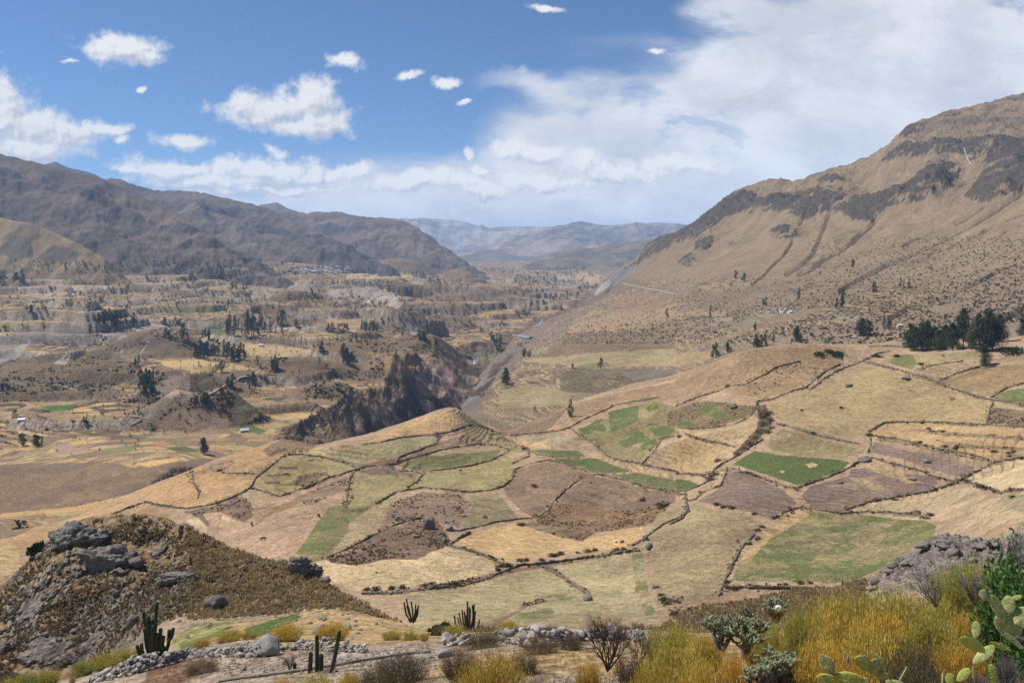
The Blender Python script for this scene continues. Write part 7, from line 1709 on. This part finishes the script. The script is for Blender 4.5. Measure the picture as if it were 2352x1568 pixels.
pear(6.3, (2330, 1570), [(2200,990,330,250,-12,15,.02,1),(2185,760,210,130,10,25,.0,1),(2300,860,240,190,35,10,-.05,1),(2040,760,300,120,-22,20,-.04,1),(1955,660,120,110,-5,15,.02,1),(1935,560,200,60,-72,35,.0,1),
   (2020,670,130,50,15,60,.03,1),(1770,1130,300,150,-58,10,-.06,0),(1930,1270,300,110,48,30,.0,1),(2130,1210,240,100,-75,25,.04,0),(1910,1060,180,90,5,30,.08,1),(1985,1470,260,130,-4,8,-.05,0),(1675,1440,190,90,45,20,-.06,0),
   (1580,1530,140,100,10,20,.0,0),(1500,1520,150,34,8,78,.0,0),(1822,1480,190,24,3,82,.0,0),(2230,1110,260,90,-58,50,-.02,1),(2320,710,120,50,75,30,.06,0),(2290,1060,200,90,-60,40,-.08,1),(2340,930,160,120,-20,40,.05,1)], 'large green prickly pear at the lower right edge')
pear(6.6, (1950, 1590), [(310,1400,260,160,-28,25,.02,1),(500,1500,170,290,-4,5,-.05,0),(290,1530,140,200,-10,10,.0,0),(660,1360,190,140,-22,10,.0,0),(840,1440,190,200,-30,-20,.06,1),(670,1530,130,80,0,10,-.06,0),(835,1305,180,34,-62,60,.04,0),
   (1085,1475,190,30,28,70,.0,0),(740,1345,110,60,-55,30,.05,1),(990,1560,90,200,-5,15,-.03,1),(890,1520,90,160,-10,15,.05,1),(570,1390,120,70,10,50,.1,1)], 'smaller prickly pear at the bottom right of centre')

# ------------------------------------------------------------------ grass
M_straw = mat('straw_grass', (0.44, 0.33, 0.18), 0.8, 0.3, 1.0, 0, 0.1, 0.35, transl=0.25)
M_straw2 = mat('brown_grass', (0.32, 0.245, 0.14), 0.8, 0.4, 1.0, 0, 0.1, 0.45, transl=0.2)
def grass(name, n, fn, h, blades, m, label, seed, W=0.02, pick=None):
    r = np.random.default_rng(seed); s = near; vis = s.visible & fn(s); idx = np.argwhere(vis)
    w = np.clip(-np.gradient(s.v, axis=0)[vis], 0.05, 6); w /= w.sum(); q = idx[r.choice(len(idx), n, p=w)]; i, j = q[:, 0], q[:, 1]
    P = np.stack([s.X[i, j], s.YY[i, j], s.Z[i, j]-.02], 1)+r.normal(size=(n, 3))*np.array([.1, .1, 0])
    sc = r.uniform(.5, 1.4, n)*(0.6+0.4*r.random(n)); C = np.repeat(P, blades, 0)+r.normal(size=(n*blades, 3))*np.array([.05, .05, 0])*np.repeat(sc, blades)[:, None]
    D = r.normal(size=(n*blades, 3))*np.array([.42, .42, 0])+np.array([0, 0, 1]); L = np.repeat(sc, blades)*h*r.uniform(.6, 1.2, n*blades)
    V, Fq = cards(C, D, L, L*0+W*(1+P[:, 1].repeat(blades)/40), tri=True)
    tag(link(name, mesh_np(name, V, Fq, [m])), label, 'grass', kind='stuff')
grass('straw_grass', 4200, lambda s: (s.hill > .5) & (s.YY > 58) & (fbm(s.X, s.YY, 9, 4, 0.6, seed=501) > -.02), .36, 9, M_straw2, 'brown bunch grass over the knoll', 31, .05)
grass('dry_grass', 4200, lambda s: (s.hill > .3) & (s.YY > 58) & (s.u > 430), .42, 9, M_straw, 'straw coloured grass on the right flank of the knoll', 32, .045)
grass('slope_grass', 9000, lambda s: (s.YY < 34) & (s.YY > 3), .26, 9, M_straw2, 'dry grass between the bushes of the near slope', 33, .008)
grass('spur_grass', 5000, lambda s: (s.u > 1080) & (s.u < 1990) & (s.YY > 55), .45, 8, M_straw2, 'dry grass on the slope under the largest green field', 34, .05)
def tuft(u, v, hpx, y, label, m=None, n=170):
    k = y/F; x = (u-CU)*k; z = -(v-CV)*k; h = hpx*k; r = np.random.default_rng(int(u)); C = r.normal(size=(n, 3))*np.array([.06, .06, 0])*h/.6
    D = r.normal(size=(n, 3))*np.array([.30, .30, 0])+np.array([.1, 0, 1]); V, Fq = cards(C, D, r.uniform(.5, 1.1, n)*h, np.full(n, h*.018), tri=True)
    o = link('grass_tuft', mesh_np('grass_tuft', V, Fq, [m or M_straw])); o.location = (x, y, z-.03); tag(o, label, 'grass tuft')
tuft(425, 1558, 44, 32, 'tall straw grass tuft below the rubble wall'); tuft(466, 1560, 30, 32, 'shorter straw grass tuft right of the tall one'); tuft(166, 1566, 30, 34, 'pale straw grass tuft at the bottom left')
tuft(545, 1552, 20, 30, 'green grey tuft beside the track', M_shrub); tuft(2310, 1560, 70, 5.6, 'grey dry spiny tuft among the prickly pear pads', M_twig2, 500); tuft(2250, 1590, 60, 5.4, 'grey dry tuft at the bottom under the prickly pear', M_twig2, 400)

# ------------------------------------------------------------------ paths, water, channel
def ribbon(name, pts, w, m, lift=0.08, label=None, cat=None, kind='structure', ds=4.0, step=3.0, tilt=0):
    W = resample(path_world(pts, step), ds)
    if len(W) < 2: return
    V = []; Fq = []
    for i, p in enumerate(W):
        d = W[min(i+1, len(W)-1)]-W[max(i-1, 0)]; d.z = 0; d.normalize(); s = Vector((-d.y, d.x, 0))*w*.5*random.uniform(.6, 1.2)*.6
        z = max(height(p.x+t*s.x, p.y+t*s.y) for t in (-1, -.5, 0, .5, 1))+lift
        V += [tuple(Vector((p.x, p.y, z))-s), tuple(Vector((p.x, p.y, z))+s)]
        V += [(p.x-s.x*1.3, p.y-s.y*1.3, z-1.5-lift), (p.x+s.x*1.3, p.y+s.y*1.3, z-1.5-lift)]
    for i in range(len(W)-1):
        a, b = i*4, i*4+4; Fq += [(a, a+1, b+1, b), (a+2, a, b, b+2), (a+1, a+3, b+3, b+1)]
    o = link(name, mesh_py(name, V, Fq, m, smooth=True)); tag(o, label, cat, None, kind); return o
M_path = mat('dirt_track', (0.34, 0.285, 0.225), 0.95, 0.2, 0.3, 0.1); M_water = mat('river_water', (0.25, 0.29, 0.31), 0.25, 0.2, 0.2, 0.1, 0.5)
for pts, w in ((c4([(1350,345),(1400,312),(1500,255),(1620,205),(1715,172),(1750,150)]), 6), (c4([(870,520),(960,482),(940,460),(860,455)]), 3.5), 
               (c4([(0,215),(70,238),(250,240),(400,243),(460,262),(520,285)]), 3), (c1([(680,1275),(715,1300),(670,1322),(705,1345),(690,1365)]), 4), (c1([(1000,1330),(960,1390),(925,1440)]), 5),
               (c2([(1980,668),(2100,690),(2230,715),(2338,740)]), 5), (c1([(2090,905),(2085,930),(2105,945)]), 10), (c6([(0,180),(180,100),(350,60)]), 4)):
    ribbon('path', pts, w, M_path)
ribbon('river', c2([(925,1150),(960,1160),(985,1185),(1000,1215)]), 14, M_water, 0.5); ribbon('river', c2([(1370,1035),(1330,1030),(1290,1020),(1240,1010)]), 14, M_water, 0.5); ribbon('river', c2([(1445,905),(1430,935),(1400,960)]), 10, M_water, .5)
M_conc = mat('old_concrete', (0.20, 0.18, 0.155), 0.95, 0.3, 3.0, .4)
def channel():
    W = [at(u, v) for u, v in [(c7([(1480,1288)])[0]), (c7([(1640,1262)])[0]), (c7([(1800,1245)])[0]), (776,1529), (820,1521), (880,1512), (935,1503), (988,1499)]]
    pts = [w+Vector((0, 0, .06)) for w in W]; V, Fq = tube(pts, [.05]*len(pts), 8); tag(link('water_pipe', mesh_py('water_pipe', V, Fq, M_conc)), 'grey water pipe lying along the near edge of the track', 'pipe')
channel()
M_fall = mat('falling_water', (0.62, 0.64, 0.68), .5, .2, .2, .2)
ribbon('waterfall', [(2214,341),(2217,350),(2220,358),(2223,366),(2228,374),(2232,380)], 1.3, M_fall, .3, 'thin white waterfall down the dark cliffs of the right mountain', 'waterfall', None)

# ------------------------------------------------------------------ houses
M_hw = [mat('house_wall_white', (.50, .48, .46), .9, .12, .5, .1), mat('house_wall_mud', (.30, .24, .19), .9, .15, .5, .1)]
M_hr = [mat('roof_metal', (.55, .57, .60), .45, .12, .5, .05, .4), mat('roof_straw', (.26, .20, .15), .9, .2, .5, .2)]
M_door = mat('dark_opening', (.03, .03, .035), .8, .1, 1, 0)
def house_mesh(k, L=9, W=5.5, H=2.8):
    rh = 1.5; V = []; Fq = []
    def f(*p): b = len(V); V.extend(p); Fq.append(tuple(range(b, b+len(p))))
    x, y = L/2, W/2; z0 = -1.5
    f((-x,-y,z0),(x,-y,z0),(x,-y,H),(-x,-y,H)); f((x,y,z0),(-x,y,z0),(-x,y,H),(x,y,H)); f((x,-y,z0),(x,y,z0),(x,y,H),(x,0,H+rh),(x,-y,H)); f((-x,y,z0),(-x,-y,z0),(-x,-y,H),(-x,0,H+rh),(-x,y,H))
    wm = mesh_py('wall', V, Fq, M_hw[k % 2], False); V.clear(); Fq.clear()
    e = .4
    f((-x-e,-y-e,H-.2),(x+e,-y-e,H-.2),(x+e,0,H+rh+.12),(-x-e,0,H+rh+.12)); f((x+e,y+e,H-.2),(-x-e,y+e,H-.2),(-x-e,0,H+rh+.12),(x+e,0,H+rh+.12))
    rm = mesh_py('roof', V, Fq, M_hr[0 if k < 2 else 1], False); V.clear(); Fq.clear()
    f((-.5,-y-.02,0),(.5,-y-.02,0),(.5,-y-.02,2),(-.5,-y-.02,2)); dm = mesh_py('door', V, Fq, M_door, False); V.clear(); Fq.clear()
    wms = []
    for cx in (-2.6, 2.6): f((cx-.5,-y-.02,1),(cx+.5,-y-.02,1),(cx+.5,-y-.02,1.9),(cx-.5,-y-.02,1.9)); wms.append(mesh_py('window', V, Fq, M_door, False)); V.clear(); Fq.clear()
    return wm, rm, dm, wms
def house_tree(k):
    e = empty('house', (0, 0, 0)); wm, rm, dm, wms = house_mesh(k, L=[9, 7, 11][k % 3])
    kid(e, link('wall', wm, e)); kid(e, link('roof', rm, e)); kid(e, link('door', dm, e))
    for w in wms: kid(e, link('window', w, e))
    return e
HP = [house_tree(k) for k in range(3)]; hused = [False]*3
VIL = [(735,620,72,8,72,'in the far white village at the foot of the left mountain'),(790,627,30,4,12,'at the right end of the far white village'),(1305,648,42,5,30,'in the far valley village left of the pale cliff'),(1780,716,38,4,22,'in the small stone hamlet on the right hillside')]
for u, v, ru, rv, n, lab in VIL:
    L = []
    for i in range(n):
        uu, vv = u+ru*rng.uniform(-1, 1), v+rv*rng.uniform(-1, 1); L.append((uu, vv))
    L.sort()
    for i, (uu, vv) in enumerate(L):
        k = int(rng.integers(0, 3)); e = HP[k] if not hused[k] else copy_tree(HP[k]); hused[k] = True
        e.location = at(uu, vv); e.rotation_euler = (0, 0, rng.choice([0, math.pi/2])+rng.uniform(-.3, .3)); s = rng.uniform(.8, 1.5)*(1.1 if e.location.y > 2500 else .42); e.scale = (s, s, s)
        where = 'at the left' if i < n/3 else 'in the middle' if i < 2*n/3 else 'at the right'
        tag(e, ['white metal roofed house', 'mud walled house', 'white brown roofed house'][k]+' '+where+', '+lab.replace(' at the foot of the left mountain', '').replace(' left of the pale cliff', ''), 'house', 'houses '+lab)
for u, v, s, rz, lab in ((561,992,.9,.5,'lone pale hut beside the small green field by the pale slope'),(1962,776,.38,.1,'tiny white hut on the rise left of the grove'),(2067,750,.5,0,'white hut behind the rise left of the eucalyptus grove'),(600,795,.9,0,'lone hut under the large mid valley grove'),(50,967,.8,.2,'lone hut on the lower left terraces')):
    e = copy_tree(HP[0]); e.location = at(u, v); e.rotation_euler = (0, 0, rz); e.scale = (s, s, s); e['label'] = lab
    if 'group' in e: del e['group']

# ------------------------------------------------------------------ cattle
M_cow = mat('dark_hide', (.035, .024, .018), .8, .2, 3, 0)
def cow(u, v, rz, label, graze):
    p = at(u, v); me = bpy.data.meshes.new('cow'); bm = bmesh.new()
    pts = [(-.75,0,1.15,.30),(-.25,0,1.12,.36),(.3,0,1.12,.37),(.75,0,1.2,.30),(1.05,0,1.15 if graze else 1.4,.17),(1.3,0,.62 if graze else 1.5,.15),(1.5,0,.3 if graze else 1.38,.09)]
    vs = [bm.verts.new(q[:3]) for q in pts]; rad = [q[3] for q in pts]
    for a, b in zip(vs[:-1], vs[1:]): bm.edges.new((a, b))
    def chain(root, q):
        prev = root
        for x, y, z, r in q: n = bm.verts.new((x, y, z)); rad.append(r); vs.append(n); bm.edges.new((prev, n)); prev = n
    for sy in (-1, 1):
        chain(vs[0], [(-.8,sy*.22,.85,.17),(-.68,sy*.24,.58,.09),(-.82,sy*.24,.38,.06),(-.78,sy*.24,.02,.06)]); chain(vs[3], [(.72,sy*.2,.85,.13),(.72,sy*.21,.45,.07),(.70,sy*.21,.02,.06)])
        chain(vs[5], [(1.22,sy*.2,pts[5][2]+.1,.04)])
    chain(vs[0], [(-1.08,0,1.15,.05),(-1.15,0,.6,.04)])
    bm.to_mesh(me); bm.free(); o = bpy.data.objects.new('cow', me); COL.objects.link(o)
    m = o.modifiers.new('skin', 'SKIN'); o.modifiers.new('sub', 'SUBSURF').levels = 1
    sv = me.skin_vertices[0].data
    for i, r in enumerate(rad): sv[i].radius = (r, r)
    sv[0].use_root = True; me.materials.append(M_cow); o.location = p; o.rotation_euler = (0, 0, rz); tag(o, label, 'cow')
cow(578, 1207, 2.0, 'dark cow standing alone high on the pale slope', False); cow(604, 1241, .7, 'dark cow grazing lowest on the pale slope', True); cow(732, 1187, 2.2, 'dark cow farthest right, near the green wedge field', True)

# ------------------------------------------------------------------ the air
def haze():
    me = bpy.data.meshes.new("haze"); bm = bmesh.new()
    bmesh.ops.create_cube(bm, size=1.0); bm.to_mesh(me); bm.free()
    o = bpy.data.objects.new("haze", me); COL.objects.link(o)
    o.scale = (62000, 30000, 1900); o.location = (0, 30000/2-300, 1900/2-1000)
    o['kind'] = 'stuff'
    m = bpy.data.materials.new("haze"); m.use_nodes = True; t = m.node_tree; t.nodes.clear()
    v = t.nodes.new('ShaderNodeVolumePrincipled')
    v.inputs['Color'].default_value = (0.42, 0.65, 1.0, 1); v.inputs["Density"].default_value = 0.000058
    v.inputs['Anisotropy'].default_value = 0.0
    ou = t.nodes.new('ShaderNodeOutputMaterial'); t.links.new(v.outputs[0], ou.inputs['Volume'])
    me.materials.append(m)
haze()
